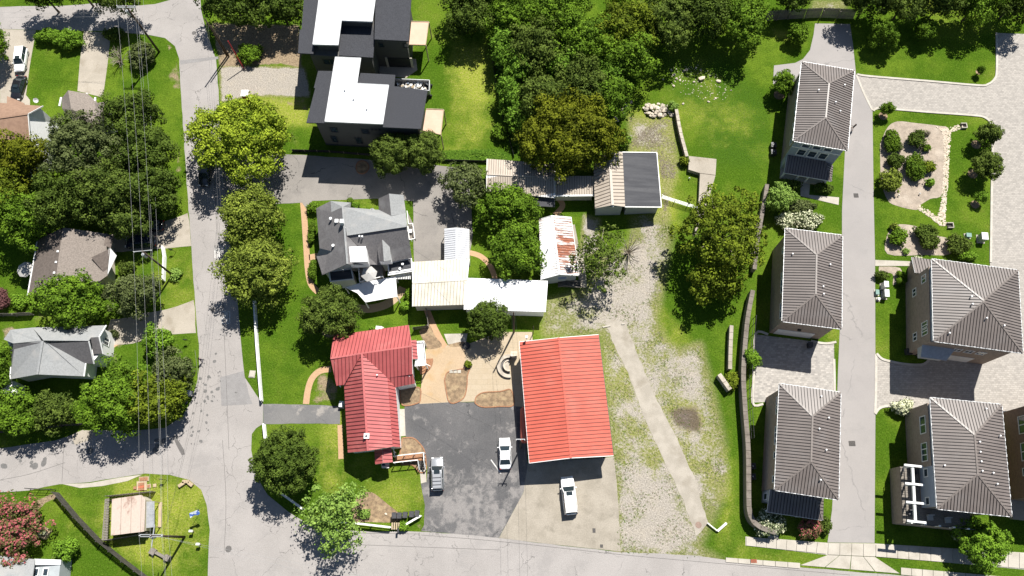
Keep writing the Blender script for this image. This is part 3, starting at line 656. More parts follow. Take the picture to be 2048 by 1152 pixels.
def rect_fit(pts, z):
    P = px(pts, z); c = sum(P, Vector())/4
    u = ((P[1]-P[0])+(P[2]-P[3])); v = ((P[3]-P[0])+(P[2]-P[1])); lu, lv = u.length/2, v.length/2
    u.normalize(); vp = Vector((-u.y, u.x, 0)); vp = vp if vp.dot(v) > 0 else -vp
    v.normalize(); ang = (vp.angle(v))*.5; v = (v+vp).normalized(); u = Vector((-v.y, v.x, 0)) if Vector((-v.y, v.x, 0)).dot(u) > 0 else Vector((v.y, -v.x, 0))
    return c, u, v, lu, lv          # u west->east, v north->south, full lengths
def hip_roof(house, c, u, v, lu, lv, z, pitch, mat, seam, cap, spacing=.42, fascia='white_metal'):
    """hipped standing-seam roof on a rectangle; returns ridge height"""
    h2 = lu/2; rise = h2*pitch; A = c-v*(lv/2-h2); B = c+v*(lv/2-h2)
    if lv < lu: A = c-v*.02; B = c+v*.02
    A = Vector((A.x, A.y, z+rise)); B = Vector((B.x, B.y, z+rise))
    def cr(i, j): p = c+u*i*lu/2+v*j*lv/2; p.z = z; return p
    nw, ne, se, sw = cr(-1, -1), cr(1, -1), cr(1, 1), cr(-1, 1)
    deck = MB(); deck.v = [tuple(p) for p in (nw, ne, se, sw, A, B)]+[(p.x, p.y, z-.16) for p in (nw, ne, se, sw)]
    deck.f = [(0, 4, 1), (1, 4, 5, 2), (2, 5, 3), (3, 5, 4, 0), (0, 1, 7, 6), (1, 2, 8, 7), (2, 3, 9, 8), (3, 0, 6, 9), (6, 7, 8, 9)]
    roof = deck.build('roof', MAT[fascia], house)
    seam_face(roof, [nw, A, ne], -v, spacing, mat, seam); seam_face(roof, [se, B, sw], v, spacing, mat, seam)
    seam_face(roof, [ne, A, B, se], u, spacing, mat, seam); seam_face(roof, [sw, B, A, nw], -u, spacing, mat, seam)
    for a, b in ((nw, A), (ne, A), (se, B), (sw, B), (A, B)):
        up = Vector((0, 0, .07)); MB().beam(a+up, b+up, .24, .06).build('ridge_cap', cap, roof)
    # gutter line all round
    for a, b in ((nw, ne), (ne, se), (se, sw), (sw, nw)):
        d = (b-a).normalized(); o = d.cross(Vector((0, 0, 1)))
        o = o if o.dot((a+b)/2-c) > 0 else -o
        MB().beam(a+o*.05-Vector((0, 0, .06)), b+o*.05-Vector((0, 0, .06)), .1, .12).build('gutter', MAT['grey_metal'], roof)
        n_ = int((b-a).length/1.0); clips = MB()
        for k_ in range(n_): p_ = a.lerp(b, (k_+.5)/n_)+o*.07+Vector((0, 0, .02)); clips.obox(p_, d*.2, o*.035, (0, 0, .03))
        tag(clips.build('gutter_clips', MAT['white_metal'], roof), kind='stuff')
    return z+rise, roof, (nw, ne, se, sw, A, B)
def vent_pipe(roof, x, y, z, h=.45, r=.07, mat='white_metal'):
    p = W(x, y, z); MB().cyl(p.x, p.y, z-.3, z+h, r, 8).cyl(p.x, p.y, z+h, z+h+.08, r*1.6, 8).build('vent_pipe', MAT[mat], roof)
def ac_unit(x, y, label):
    p = W(x, y, .9); t = thing('air_conditioner', label, 'air conditioner', (p.x, p.y, 0), 'outdoor air conditioning units')
    MB().box(p.x, p.y, .45, .85, .85, .9).build('casing', MAT['dark_metal'], t)
    MB().cyl(p.x, p.y, .9, .96, .36, 16).build('fan_grille', MAT['black'], t)
    MB().cyl(p.x, p.y, .96, .99, .1, 10).build('fan_hub', MAT['grey_metal'], t)
def slope(house, pts, mat, t=.14, name='roof_slope'):
    return MB().slab([W(*p) for p in pts], t).build(name, MAT[mat] if isinstance(mat, str) else mat, house)
def wallblock(house, pts, z1, mat, z0=0.0, name='wall'):
    return MB().prism([W(*p) if len(p) == 3 else V3(p) for p in pts], z0, z1).build(name, MAT[mat], house)
def inset_poly(P, d):
    c = sum(P, Vector())/len(P); out = []
    n = len(P)
    for i in range(n):
        e1 = (P[i]-P[i-1]).normalized(); e2 = (P[(i+1) % n]-P[i]).normalized()
        n1 = Vector((-e1.y, e1.x, 0)); n2 = Vector((-e2.y, e2.x, 0))
        area = sum(P[k].x*P[(k+1) % n].y-P[(k+1) % n].x*P[k].y for k in range(n))
        if area < 0: n1, n2 = -n1, -n2
        b = (n1+n2); b = b/max(.3, b.length_squared/2) if b.length > 1e-6 else n1
        out.append(P[i]+b*d)
    return out
def gable(house, quad, ze, zr, wall, roofmat, seam=None, spacing=.5, over=.35, frac=.5, cap=None, base=0.0, metal=True, fascia='white_paint', walls=True, ridge_px=None):
    """gabled block. quad px: A-side1, A-side2, B-side2, B-side1 (ridge runs from mid A to mid B)"""
    P = px(quad, ze); c = sum(P, Vector())/4
    a = P[0].lerp(P[1], frac); b = P[3].lerp(P[2], frac); a.z = b.z = zr
    if ridge_px: a = W(*ridge_px[0], zr); b = W(*ridge_px[1], zr)
    if walls:
        Q = inset_poly(P, over); ax = (b-a).normalized(); ra, rb = a+ax*over, b-ax*over; k = (zr-ze); hw = (P[1]-P[0]).length*.5
        zi = ze
        mb = MB(); mb.v = [(p.x, p.y, base) for p in Q]+[(p.x, p.y, zi-.1) for p in Q]+[(ra.x, ra.y, zr-.16), (rb.x, rb.y, zr-.16)]
        mb.f = [(3, 2, 1, 0), (0, 1, 5, 8, 4), (1, 2, 6, 5), (2, 3, 7, 9, 6), (3, 0, 4, 7), (4, 8, 9, 7), (5, 6, 9, 8)]
        o = mb.build('wall', MAT[wall], house); fixn(o)
    deck = MB(); deck.slab([P[0], a, b, P[3]], .12); deck.slab([P[1], P[2], b, a], .12)
    roof = deck.build('roof', MAT[roofmat] if not metal else MAT[fascia], house); fixn(roof)
    s1 = ((P[0]+P[3])/2-(a+b)/2); s2 = ((P[1]+P[2])/2-(a+b)/2)
    if metal:
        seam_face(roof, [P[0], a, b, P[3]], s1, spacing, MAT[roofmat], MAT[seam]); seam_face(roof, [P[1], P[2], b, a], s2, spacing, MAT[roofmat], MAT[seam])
    up = Vector((0, 0, .06)); MB().beam(a+up, b+up, .3, .05).build('ridge_cap', MAT[cap or roofmat], roof)
    for i, (p, q) in enumerate(((P[0], a), (a, P[1]), (P[3], b), (b, P[2]))):
        MB().beam(p-Vector((0, 0, .05)), q-Vector((0, 0, .05)), .07, .2).build('fascia_board', MAT[fascia], roof)
    return roof, P, a, b
def fixn(o):
    bm = bmesh.new(); bm.from_mesh(o.data); bmesh.ops.recalc_face_normals(bm, faces=bm.faces); bm.to_mesh(o.data); bm.free()
def frame_of(P):
    return sum(P, Vector())/len(P)

# ------------------------------------------------------------------ brown-roofed townhouses
def zoomq(q, s, ox, oy): return [(ox+x/s, oy+y/s) for x, y in q]
def townhouse(label, quad, ze=7.8, pitch=.33, wins=(), porch=None, garage=False, over=.45, blue=.0, vents=(), upper='siding_blue', brick='brick'):
    c, u, v, lu, lv = rect_fit(quad, ze)
    h = thing('townhouse', label, 'house', (c.x, c.y, 0), 'brown metal roofed townhouses')
    def at(i, j, z): p = c+u*i+v*j; return Vector((p.x, p.y, z))
    hu, hv = lu/2-over, lv/2-over
    zb = ze-.16-blue
    MB().prism([at(-hu, -hv, 0), at(hu, -hv, 0), at(hu, hv, 0), at(-hu, hv, 0)], 0, zb).build('wall', MAT[brick], h)
    if blue: MB().prism([at(-hu+.12, -hv+.12, 0), at(hu-.12, -hv+.12, 0), at(hu-.12, hv-.12, 0), at(-hu+.12, hv-.12, 0)], zb, ze-.16).build('upper_wall', MAT[upper], h)
    else:
        MB().beam(at(-hu-.03, -hv, ze-.3), at(-hu-.03, hv, ze-.3), .1, .26).build('frieze_board', MAT['white_paint'], h)
        MB().beam(at(-hu, hv+.03, ze-.3), at(hu, hv+.03, ze-.3), .1, .26).build('frieze_board', MAT['white_paint'], h)
    zr, roof, K = hip_roof(h, c, u, v, lu, lv, ze, pitch, MAT['brown_roof'], MAT['brown_seam_shade'], MAT['brown_ridge'])
    for side, t, z, w, hh, cols in wins:
        off = .06 if not (blue and z > zb) else -.06
        if side == 'W': window(h, at(-hu-off+.06, -hv+t*2*hv, z), v, -u, w, hh, cols)
        elif side == 'S': window(h, at(-hu+t*2*hu, hv+off-.06, z), u, v, w, hh, cols)
    for i, (x, y) in enumerate(vents):
        q = W(x, y, ze+.7); d = min(lu/2-abs((q-c).dot(u)), lv/2-abs((q-c).dot(v))); vent_pipe(roof, x, y, ze+max(0, d)*pitch, .35)
    return h, at, hu, hv, ze, roof
def low_roof(h, at, x0, x1, y0, y1, z0, z1, mat='brown_roof', hip_e=True):
    """lean-to porch roof against the south wall, hipped at the east end"""
    a, b = at(x0, y0, z1), at(x1-(1.6 if hip_e else 0), y0, z1); d, e = at(x0, y1, z0), at(x1, y1, z0); f = at(x1, y0, z0)
    deck = MB(); deck.slab([a, b, e, d], .14); deck.slab([b, f, e], .14)
    r = deck.build('porch_roof', MAT['white_metal'], h); fixn(r)
    dn = (d-a); seam_face(r, [a, b, e, d], dn, .42, MAT[mat], MAT['brown_seam_shade'])
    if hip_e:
        seam_face(r, [b, f, e], (f-b), .42, MAT[mat], MAT['brown_seam_shade'])
        MB().beam(b+Vector((0, 0, .07)), e+Vector((0, 0, .07)), .2, .05).build('ridge_cap', MAT['brown_ridge'], r)
    MB().beam(d+Vector((0, 0, -.06)), e+Vector((0, 0, -.06)), .12, .12).build('gutter', MAT['white_metal'], r)
    return r
QA = zoomq([(297,58),(718,122),(645,752),(218,685)], 3.97, 1530, 110)
QB = zoomq([(290,70),(760,125),(752,897),(265,832)], 4.115, 1500, 440)
QC = zoomq([(210,98),(650,162),(637,935),(180,862)], 3.6, 1500, 740)
QD = zoomq([(388,135),(1182,228),(1218,995),(400,885)], 4.608, 1780, 490)
QE = zoomq([(345,57),(893,115),(975,972),(403,912)], 3.842, 1770, 780)
WW = [('W', .20, 6.1, 2.2, 1.5, 2), ('W', .48, 6.1, 2.4, 1.5, 3)]
# upper house with blue-grey front
hA, at, hu, hv, ze, rf = townhouse('brick townhouse with blue-grey gabled front and porch, uppermost in the alley row', QA, wins=WW+[('W', .72, 5.6, .8, .8, 1), ('W', .92, 5.0, .8, .8, 1)], vents=[(1636,182),(1688,172),(1670,206),(1679,224)])
MB().prism([at(-hu+.02, hv+.0, 0), at(hu-.02, hv, 0), at(hu-.02, hv+1.35, 0), at(-hu+.02, hv+1.35, 0)], 0, 2.6).build('porch_wall', MAT['siding_grey'], hA)
MB().prism([at(-hu, hv+.004, 0), at(hu, hv+.004, 0), at(hu, hv+.35, 0), at(-hu, hv+.35, 0)], 2.61, ze-.17).build('front_wall', MAT['siding_blue'], hA)
for k, (z, w, hh) in enumerate(((6.85, 1.15, .9), (4.75, 1.15, 1.75))):
    for j in (-1.7, 0, 1.7): window(hA, at(j-.2, hv+.35, z), Vector(at(1, 0, 0)-at(0, 0, 0)), at(0, 1, 0)-at(0, 0, 0), w, hh, 1, 2)
MB().beam(at(-hu-.05, hv+.38, 6.05), at(hu+.05, hv+.38, 6.0), .08, .22).build('trim_band', MAT['white_paint'], hA)
low_roof(hA, at, -hu+.05, hu+.2, hv+.36, hv+3.2, 2.5, 3.3)
for j in (-hu+.3, -hu+2.6, 0.4, hu-.4): MB().box(*at(j, hv+2.9, 1.22), .22, .22, 2.45).build('porch_post', MAT['white_paint'], hA)
MB().prism([at(-hu+.1, hv+1.36, 0), at(hu-.1, hv+1.36, 0), at(hu-.1, hv+3.0, 0), at(-hu+.1, hv+3.0, 0)], 0, .35).build('porch_floor', MAT['concrete_light'], hA)
# middle house with garage below
hB, at, hu, hv, ze, rf = townhouse('brick townhouse with white garage door facing the paver drive, middle of the alley row', QB, wins=[('W', .16, 6.0, .9, 1.4, 1), ('W', .46, 6.0, .9, 1.4, 1), ('W', .58, 6.0, 2.0, 1.5, 2), ('W', .86, 6.0, 2.2, 1.5, 2)], vents=[(1584,509),(1659,530),(1645,574),(1646,589)], brick='brick')
gd = MB().obox(at(-.4, hv+.03, 1.25), (at(1, 0, 0)-at(0, 0, 0))*2.75, Vector((0, 0, 1.2)), (at(0, 1, 0)-at(0, 0, 0))*.03).build('garage_door', MAT['white_paint'], hB)
for k in range(3): MB().obox(at(-.4, hv+.062, .65+k*.6), (at(1, 0, 0)-at(0, 0, 0))*2.7, Vector((0, 0, .02)), (at(0, 1, 0)-at(0, 0, 0))*.006).build('panel_joint', MAT['grey_metal'], gd)
MB().obox(at(-.4, hv+.1, 3.6), (at(1, 0, 0)-at(0, 0, 0))*.22, Vector((0, 0, .22)), (at(0, 1, 0)-at(0, 0, 0))*.12).build('wall_lamp', MAT['black'], hB)
# lower house with dark porch roof
hC, at, hu, hv, ze, rf = townhouse('brick townhouse with porch above the street pavement, lowest in the alley row', QC, wins=[('W', .16, 6.1, 2.3, 1.5, 2), ('W', .47, 6.1, 2.4, 1.5, 3), ('W', .67, 5.7, .8, .8, 1), ('W', .91, 5.6, .8, .8, 1)], vents=[(1641,793),(1656,836),(1637,858),(1651,900),(1640,960)])
MB().prism([at(-hu+.1, hv+.0, 0), at(hu-.6, hv, 0), at(hu-.6, hv+1.6, 0), at(-hu+.1, hv+1.6, 0)], 0, 3.3).build('porch_wall', MAT['siding_grey'], hC)
window(hC, at(-hu+.1, hv+.85, 1.8), at(0, 1, 0)-at(0, 0, 0), at(-1, 0, 0)-at(0, 0, 0), .8, 1.6)
low_roof(hC, at, -hu+.05, hu+.2, hv+.02, hv+3.0, 3.0, 3.9)
for j in (-hu+.3, -1.2, 1.2, hu-.4): MB().box(*at(j, hv+2.8, 1.5), .22, .22, 3.0).build('porch_post', MAT['white_paint'], hC)
# large square house
hD, at, hu, hv, ze, rf = townhouse('wide brick townhouse with square pyramid roof right of the alley', QD, ze=9.3, pitch=.30, blue=1.75, vents=[(1941,594),(1943,609),(1971,637),(2006,652),(1897,667)],
   wins=[('W', .14, 8.45, .9, 1.1, 1), ('W', .3, 8.45, .9, 1.1, 1), ('W', .55, 8.45, .9, 1.1, 1), ('W', .72, 8.45, .9, 1.1, 1), ('W', .88, 8.45, .9, 1.1, 1), ('W', .75, 5.9, 1.0, 1.6, 2), ('W', .83, 5.9, 1.0, 1.6, 2), ('W', .83, 2.9, 1.1, 1.0, 2), ('W', .22, 2.9, 1.1, 1.0, 2), ('W', .12, 5.9, 1.1, 1.2, 2)])
for j in (-.8, .9, 2.6): window(hD, at(j, hv, 5.3), at(1, 0, 0)-at(0, 0, 0), at(0, 1, 0)-at(0, 0, 0), 1.0, 1.1, 2)
gd = MB().obox(at(.2, hv+.03, 1.25), (at(1, 0, 0)-at(0, 0, 0))*3.0, Vector((0, 0, 1.2)), (at(0, 1, 0)-at(0, 0, 0))*.03).build('garage_door', MAT['white_paint'], hD)
MB().prism([at(-hu-.02, hv+.003, 0), at(-1.6, hv+.003, 0), at(-2.6, hv+1.5, 0), at(-hu-.02, hv+1.5, 0)], 3.6, 4.9).build('bay_wall', MAT['siding_grey'], hD)
q = [at(-hu-.25, hv, 5.6), at(-1.2, hv, 5.6), at(-2.2, hv+1.7, 4.95), at(-hu-.25, hv+1.7, 4.95)]; MB().slab(q, .12).build('bay_roof', MAT['grey_metal'], hD)
MB().prism([at(-hu+.3, -hv-.003, 0), at(3.0, -hv-.003, 0), at(3.0, -hv-2.6, 0), at(-hu+.3, -hv-2.6, 0)], 0, 3.2).build('rear_wall', MAT['brick'], hD)
q = [at(-hu-.6, -hv-.05, 4.4), at(3.6, -hv-.05, 4.4), at(3.3, -hv-3.0, 3.3), at(-hu-.6, -hv-3.0, 3.3)]
pr = MB().slab(q, .14).build('porch_roof', MAT['white_metal'], hD); seam_face(pr, q, q[3]-q[0], .45, MAT['brown_roof'], MAT['brown_seam_shade'])
# house with the pergola deck
hE, at, hu, hv, ze, rf = townhouse('brick townhouse with white pergola deck at the lower right', QE, ze=8.6, pitch=.31, blue=1.5, over=.4, vents=[(1970,818),(1998,872),(1984,946),(1992,968),(1887,931),(1957,884),(1958,904),(1960,923),(1962,942)],
   wins=[('W', .2, 5.3, 2.3, 1.5, 2), ('W', .47, 5.3, 2.4, 1.5, 3), ('W', .42, 7.8, 2.2, .9, 2), ('W', .73, 7.2, .9, .8, 1)])
MB().prism([at(-hu-.02, hv-5.4, 0), at(-hu+.0, hv-5.4, 0), at(-hu+.0, hv+.02, 0), at(-hu-.02, hv+.02, 0)], 3.6, ze-.18).build('blue_siding', MAT['siding_blue'], hE)
window(hE, at(-hu-.02, hv-.8, 5.4), at(0, 1, 0)-at(0, 0, 0), at(-1, 0, 0)-at(0, 0, 0), .9, 1.0)
window(hE, at(-hu-.02, hv-4.6, 5.4), at(0, 1, 0)-at(0, 0, 0), at(-1, 0, 0)-at(0, 0, 0), 1.0, 1.0)
dx0, dx1, dy0, dy1 = -hu-2.6, hu-2.2, hv-5.4, hv+2.3
MB().prism([at(dx0, dy0, 0), at(-hu-.03, dy0, 0), at(-hu-.03, hv+.05, 0), at(dx1, hv+.05, 0), at(dx1, dy1, 0), at(dx0, dy1, 0)], 0, 3.3).build('deck_base', MAT['brick'], hE)
for k in range(24):
    yy = dy0+(k+.5)*(dy1-dy0)/24; x1 = -hu-.05 if yy < hv+.05 else dx1
    MB().obox(at((dx0+x1)/2, yy, 3.36), (at(1, 0, 0)-at(0, 0, 0))*(x1-dx0)/2, (at(0, 1, 0)-at(0, 0, 0))*.145, (0, 0, .04)).build('deck_board', MAT['wood_grey'], hE)
pg = MB().obox(at(dx0+.45, (dy0+dy1)/2, 6.0), (at(0, 1, 0)-at(0, 0, 0))*((dy1-dy0)/2), (at(1, 0, 0)-at(0, 0, 0))*.16, (0, 0, .18)).build('pergola_beam', MAT['white_paint'], hE)
for k in range(4):
    yy = dy0+.15+k*(dy1-dy0-.3)/3
    MB().obox(at(dx0+.5, yy, 6.25), (at(1, 0, 0)-at(0, 0, 0))*1.25, (at(0, 1, 0)-at(0, 0, 0))*.14, (0, 0, .12)).build('pergola_rafter', MAT['white_paint'], hE)
    MB().box(*at(dx0+.45, yy, 4.6), .2, .2, 2.5).build('pergola_post', MAT['white_paint'], hE)
for (a, b) in ((at(dx0+.06, dy0, 4.35), at(dx0+.06, dy1, 4.35)), (at(dx0, dy1-.06, 4.35), at(dx1, dy1-.06, 4.35))):
    rl = MB().beam(a, b, .1, .08).build('deck_rail', MAT['dark_metal'], hE); n = int((b-a).length/.5)
    bl = MB()
    for k in range(n): p = a.lerp(b, (k+.5)/n); bl.box(p.x, p.y, 3.85, .04, .04, .95)
    bl.build('balusters', MAT['dark_metal'], rl)
for k in range(5):
    p = at(dx0+.6+k*(dx1-dx0-1)/4.3, dy1-.06, 0); MB().box(p.x, p.y, 4.0, .25, .2, 1.3).build('rail_post', MAT['white_paint'], hE)
for i, (jx, jy, s, nm, lab) in enumerate(((-hu-.9, hv-4.9, 1.2, 'lounge_sofa', 'dark sofa on the pergola deck against the blue wall'), (-hu-1.0, hv-3.2, .8, 'lounge_chair', 'dark armchair on the pergola deck beneath the upper window'), (-hu-1.5, hv+.8, .8, 'lounge_chair', 'dark armchair at the outer corner of the pergola deck'), (-hu+1.0, hv+1.2, .8, 'deck_chair', 'pale deck chair below the eave on the pergola deck, left one'), (-hu+3.4, hv+1.3, .8, 'deck_chair', 'pale deck chair below the eave on the pergola deck, right one'))):
    mt = MAT['dark_metal'] if i < 3 else MAT['grey_cloth']; p = at(jx, jy, 3.4); t = thing(nm, lab, 'chair' if i else 'sofa', p); p2 = p
    MB().box(p.x, p.y, 3.65, s, .75, .18).build('seat', mt, t); MB().box(p.x+(.3 if i < 2 else 0), p.y+(.33 if i > 1 else 0), 4.0, .15 if i < 2 else s, .75 if i < 2 else .15, .6).build('backrest', mt, t)
    for a, b in ((-1, -1), (1, -1), (1, 1), (-1, 1)): MB().box(p.x+a*s*.42, p.y+b*.3, 3.48, .07, .07, .17).build('leg', MAT['dark_metal'], t)
# neighbour at the right edge: only its west side is in view
QF = [(2062,800),(2190,812),(2215,1010),(2078,1000)]
hF, at, hu, hv, ze, rf = townhouse('red-brown brick townhouse at the right edge, partly out of view', QF, ze=8.6, pitch=.3, wins=[('W', .2, 5.6, 2.3, 1.5, 2), ('W', .5, 5.6, 2.3, 1.5, 2), ('W', .72, 5.2, .9, .9, 1)], brick='brick_red')
MB().prism([at(-hu+.3, hv+.003, 0), at(hu, hv+.003, 0), at(hu, hv+2.6, 0), at(-hu+.3, hv+2.6, 0)], 0, .8).build('porch_floor', MAT['concrete_drive'], hF)
for x, y, l in ((1506,932,'upper unit beside the lowest alley townhouse'), (1506,953,'lower unit beside the lowest alley townhouse'), (1548,289,'upper unit beside the uppermost townhouse'), (1548,303,'lower unit beside the uppermost townhouse'), (1820,702,'left unit below the wide square townhouse'), (1840,704,'right unit below the wide square townhouse')):
    ac_unit(x, y, 'dark metal air conditioner, '+l)
# ------------------------------------------------------------------ red-roofed pair
def Z(s, ox, oy):
    return lambda x, y, z=0.0: (ox+x/s, oy+y/s, z)
# big red garage
g = thing('garage', 'large garage with coral red ribbed metal roof above the concrete apron', 'garage', W(1130, 800))
q = zoomq([(107,120),(540,80),(622,745),(162,785)], 2.742, 1000, 640)
rf, P, a, b = gable(g, q, 4.4, 5.05, 'siding_white', 'red_roof', 'red_seam_shade', .53, .5, cap='red_roof', fascia='white_metal', ridge_px=[zoomq([(322, 97)], 2.742, 1000, 640)[0], zoomq([(388, 757)], 2.742, 1000, 640)[0]])
for p0, p1, nm in ((P[0], P[3], 'gutter'), (P[1], P[2], 'gutter')):
    MB().beam(p0-Vector((0, 0, .05)), p1-Vector((0, 0, .05)), .14, .12).build(nm, MAT['dark_metal'] if p0 is P[1] else MAT['white_metal'], rf)
Q = inset_poly(P, .5); su = (Q[2]-Q[3]).normalized(); sn = Vector((su.y, -su.x, 0)); sn = sn if sn.y < 0 else -sn
Q = [Vector((q_.x, q_.y, 0)) for q_ in Q]
for t in (.2, .5, .8):
    c_ = Q[3].lerp(Q[2], t); d = MB().obox(c_+sn*.03+Vector((0, 0, 1.6)), su*1.6, Vector((0, 0, 1.55)), sn*.03).build('garage_door', MAT['grey_metal'], g)
    for k in range(3): MB().obox(c_+sn*.062+Vector((0, 0, .8+k*.78)), su*1.58, Vector((0, 0, .02)), sn*.005).build('panel_joint', MAT['dark_metal'], d)
for t in (.33, .66): MB().obox(Q[3].lerp(Q[2], t)+sn*.1+Vector((0, 0, 3.4)), su*.15, Vector((0, 0, .2)), sn*.1).build('wall_lamp', MAT['black'], g)
p = W(1053, 677, 4.7); MB().cyl(p.x, p.y, 4.4, 5.6, .09, 8).cyl(p.x, p.y, 5.6, 5.8, .2, 10).build('flue_pipe', MAT['white_metal'], g)
tk = thing('storage_tank', 'red cylindrical tank standing along the left side of the coral garage', 'tank', W(1049, 850))
p = W(1049, 850, 2.0); MB().tube([(p.x, p.y-2.6, 2.0), (p.x, p.y-2.3, 2.0), (p.x, p.y+2.3, 2.0), (p.x, p.y+2.6, 2.0)], [.3, .62, .62, .3], 16).build('drum', MAT['red_roof'], tk, True)
for s in (-1.6, 1.6): MB().box(p.x, p.y+s, .65, 1.1, .3, 1.3).build('saddle', MAT['concrete'], tk)
# red house
z = Z(3.717, 640, 640)
h = thing('red_roof_house', 'white house with faded red metal roof and two crossing wings', 'house', W(740, 780))
def rslope(pts, dn, nm='roof', sp=.53, mat='red_roof2', seam='red_seam_shade2'):
    q = [W(*z(*p)) for p in pts]; r = MB().slab(q, .12).build(nm, MAT['white_paint'], h); fixn(r)
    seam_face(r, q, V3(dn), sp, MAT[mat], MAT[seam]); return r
EZ = 3.7
rslope([(100,115,EZ),(660,40,EZ),(685,195,6.0),(78,285,6.0)], (0, 1, -.5))
rslope([(78,285,6.0),(685,195,6.0),(690,400,4.4),(500,430,4.4),(310,250,5.9),(180,480,EZ+.4),(128,480,EZ)], (0, -1, -.5))
rslope([(690,400,4.4),(708,470,3.5),(560,500,3.5),(500,430,4.4)], (0, -1, -.5))
rslope([(310,250,6.1),(355,972,6.1),(208,987,EZ),(180,480,EZ)], (-1, 0, -.5))
rslope([(310,250,6.1),(500,430,4.5),(540,942,4.5),(355,972,6.1)], (1, 0, -.5))
rslope([(500,430,4.5),(560,500,3.5),(596,945,3.5),(540,942,4.5)], (1, 0, -.5))
for a_, b_ in (((78,285,6.08),(685,195,6.08)), ((310,250,6.18),(355,972,6.18))):
    MB().beam(W(*z(*a_)), W(*z(*b_)), .28, .06).build('ridge_cap', MAT['red_roof2'], h)
def foot(pts, zz): return [W(*z(x, y, zz)) for x, y in pts]
MB().prism(inset_poly(foot([(100,115),(660,40),(700,400),(128,480)], EZ), .35), 0, EZ+.1).build('wall', MAT['siding_white'], h)
MB().prism(inset_poly(foot([(180,440),(500,400),(575,430),(596,945),(208,987)], 3.5), .3), 0, 3.42).build('wall', MAT['siding_white'], h)
MB().prism(inset_poly(foot([(690,402),(708,470),(560,500),(550,420)], 3.5), .2), 0, 3.3).build('porch_wall', MAT['siding_white'], h)
for e in (((660,40,EZ),(685,195,6.0),(690,400,4.4)), ((208,987,EZ),(355,972,6.1),(540,942,4.5)), ((100,115,EZ),(78,285,6.0),(128,480,EZ))):
    p = [W(*z(*q)) for q in e]; c_ = sum(p, Vector())/3
    off = (W(740, 780)-c_); off.z = 0; off = off.normalized()*.35
    p = [q+off-Vector((0, 0, .13)) for q in p]; mb = MB(); mb.quad(*p); mb.quad(*[q+off for q in p[::-1]])
    for i in range(3): mb.quad(p[i], p[(i+1) % 3], p[(i+1) % 3]+off, p[i]+off)
    o = mb.build('gable_wall', MAT['siding_white'], h); fixn(o)
rslope([(405,968,3.2),(463,962,3.8),(468,1064,3.8),(412,1074,3.2)], (-1, 0, -.5), 'porch_roof'); rslope([(463,962,3.8),(530,947,3.2),(540,1057,3.2),(468,1064,3.8)], (1, 0, -.5), 'porch_roof')
rslope([(676,152,3.6),(716,148,3.2),(728,288,3.2),(688,291,3.6)], (1, 0, -.4), 'porch_roof')
MB().prism(foot([(720,160),(772,155),(788,335),(705,342)], 2.9), 2.75, 2.95).build('deck_floor', MAT['white_roof'], h)
for a_, b_ in (((720,160),(772,155)), ((772,155),(788,335)), ((788,335),(705,342))):
    MB().beam(W(*z(*a_, 3.35)), W(*z(*b_, 3.35)), .09, .09).build('deck_rail', MAT['white_paint'], h)
    n = 5
    for k in range(n+1):
        p = W(*z(*a_, 3.35)).lerp(W(*z(*b_, 3.35)), k/n); MB().box(p.x, p.y, 3.1, .07, .07, .5).build('rail_post', MAT['white_paint'], h)
for x, y in ((772,158),(786,332),(715,338)): p = W(*z(x, y, 2.9)); MB().box(p.x, p.y, 1.4, .18, .18, 2.8).build('porch_post', MAT['white_paint'], h)
p = W(*z(350, 865, 5.9)); MB().box(p.x, p.y, 6.0, .75, .75, .8).build('chimney', MAT['white_paint'], h); MB().cyl(p.x, p.y, 6.4, 6.6, .13, 8).build('chimney_pot', MAT['dark_metal'], h)
vent_pipe(h, *z(428, 412)[:2], 5.3, .35)
c0 = W(*z(760, 345)); 
for k in range(4):      # fan of brick steps at the side door
    pts = [c0+Vector((-.6, .9, 0))]+[c0+Vector((-.6, .9, 0))+Vector((math.cos(t), math.sin(t), 0))*(1.15+.36*k) for t in [R(-80+11*j) for j in range(9)]]
    MB().prism(pts, 0, .66-.15*k).build('step', MAT['brickedge'], h)
MB().beam(c0+Vector((.0, .55, .95)), c0+Vector((1.3, -.1, .6)), .07, .07).build('step_rail', MAT['white_paint'], h)
# ramp stairs with white rails and flag by the south porch
st = thing('porch_steps', 'brick walkway and dark steps with white railings beside the silver car', 'steps', W(835, 925))
f = Z(11.52, 780, 860)
def fw(x, y, zz): return W(*f(x, y, zz))
MB().prism([fw(110, 600, .9), fw(740, 555, .9), fw(745, 700, .9), fw(120, 740, .9)], 0, .9).build('walkway', MAT['brickedge'], st)
for k in range(5): MB().prism([fw(650, 710+k*42, .9), fw(780, 700+k*42, .9), fw(785, 742+k*42, .9), fw(655, 752+k*42, .9)], 0, .75-.15*k).build('step', MAT['wood_dark'], st)
for a_, b_, z0, z1 in (((80,600),(780,520),1.9,1.9), ((80,750),(640,690),1.9,1.9), ((775,520),(780,700),1.9,1.9), ((640,690),(675,910),1.9,1.0), ((780,700),(815,905),1.9,1.0), ((70,390),(110,600),1.9,1.9)):
    A, B_ = fw(*a_, z0), fw(*b_, z1); MB().beam(A, B_, .12, .1).build('handrail', MAT['white_paint'], st)
    n = max(2, int((B_-A).length/1.1))
    for k in range(n+1): p = A.lerp(B_, k/n); MB().box(p.x, p.y, p.z/2, .1, .1, p.z).build('rail_post', MAT['white_paint'], st)
MB().prism([fw(670, 925, .1), fw(820, 915, .1), fw(825, 955, .1), fw(675, 965, .1)], 0, .14).build('bottom_step', MAT['concrete_light'], st)
fl = thing('flag', 'small striped flag hanging below the red porch roof', 'flag', W(770, 935))
p = W(771, 932, 2.6); 
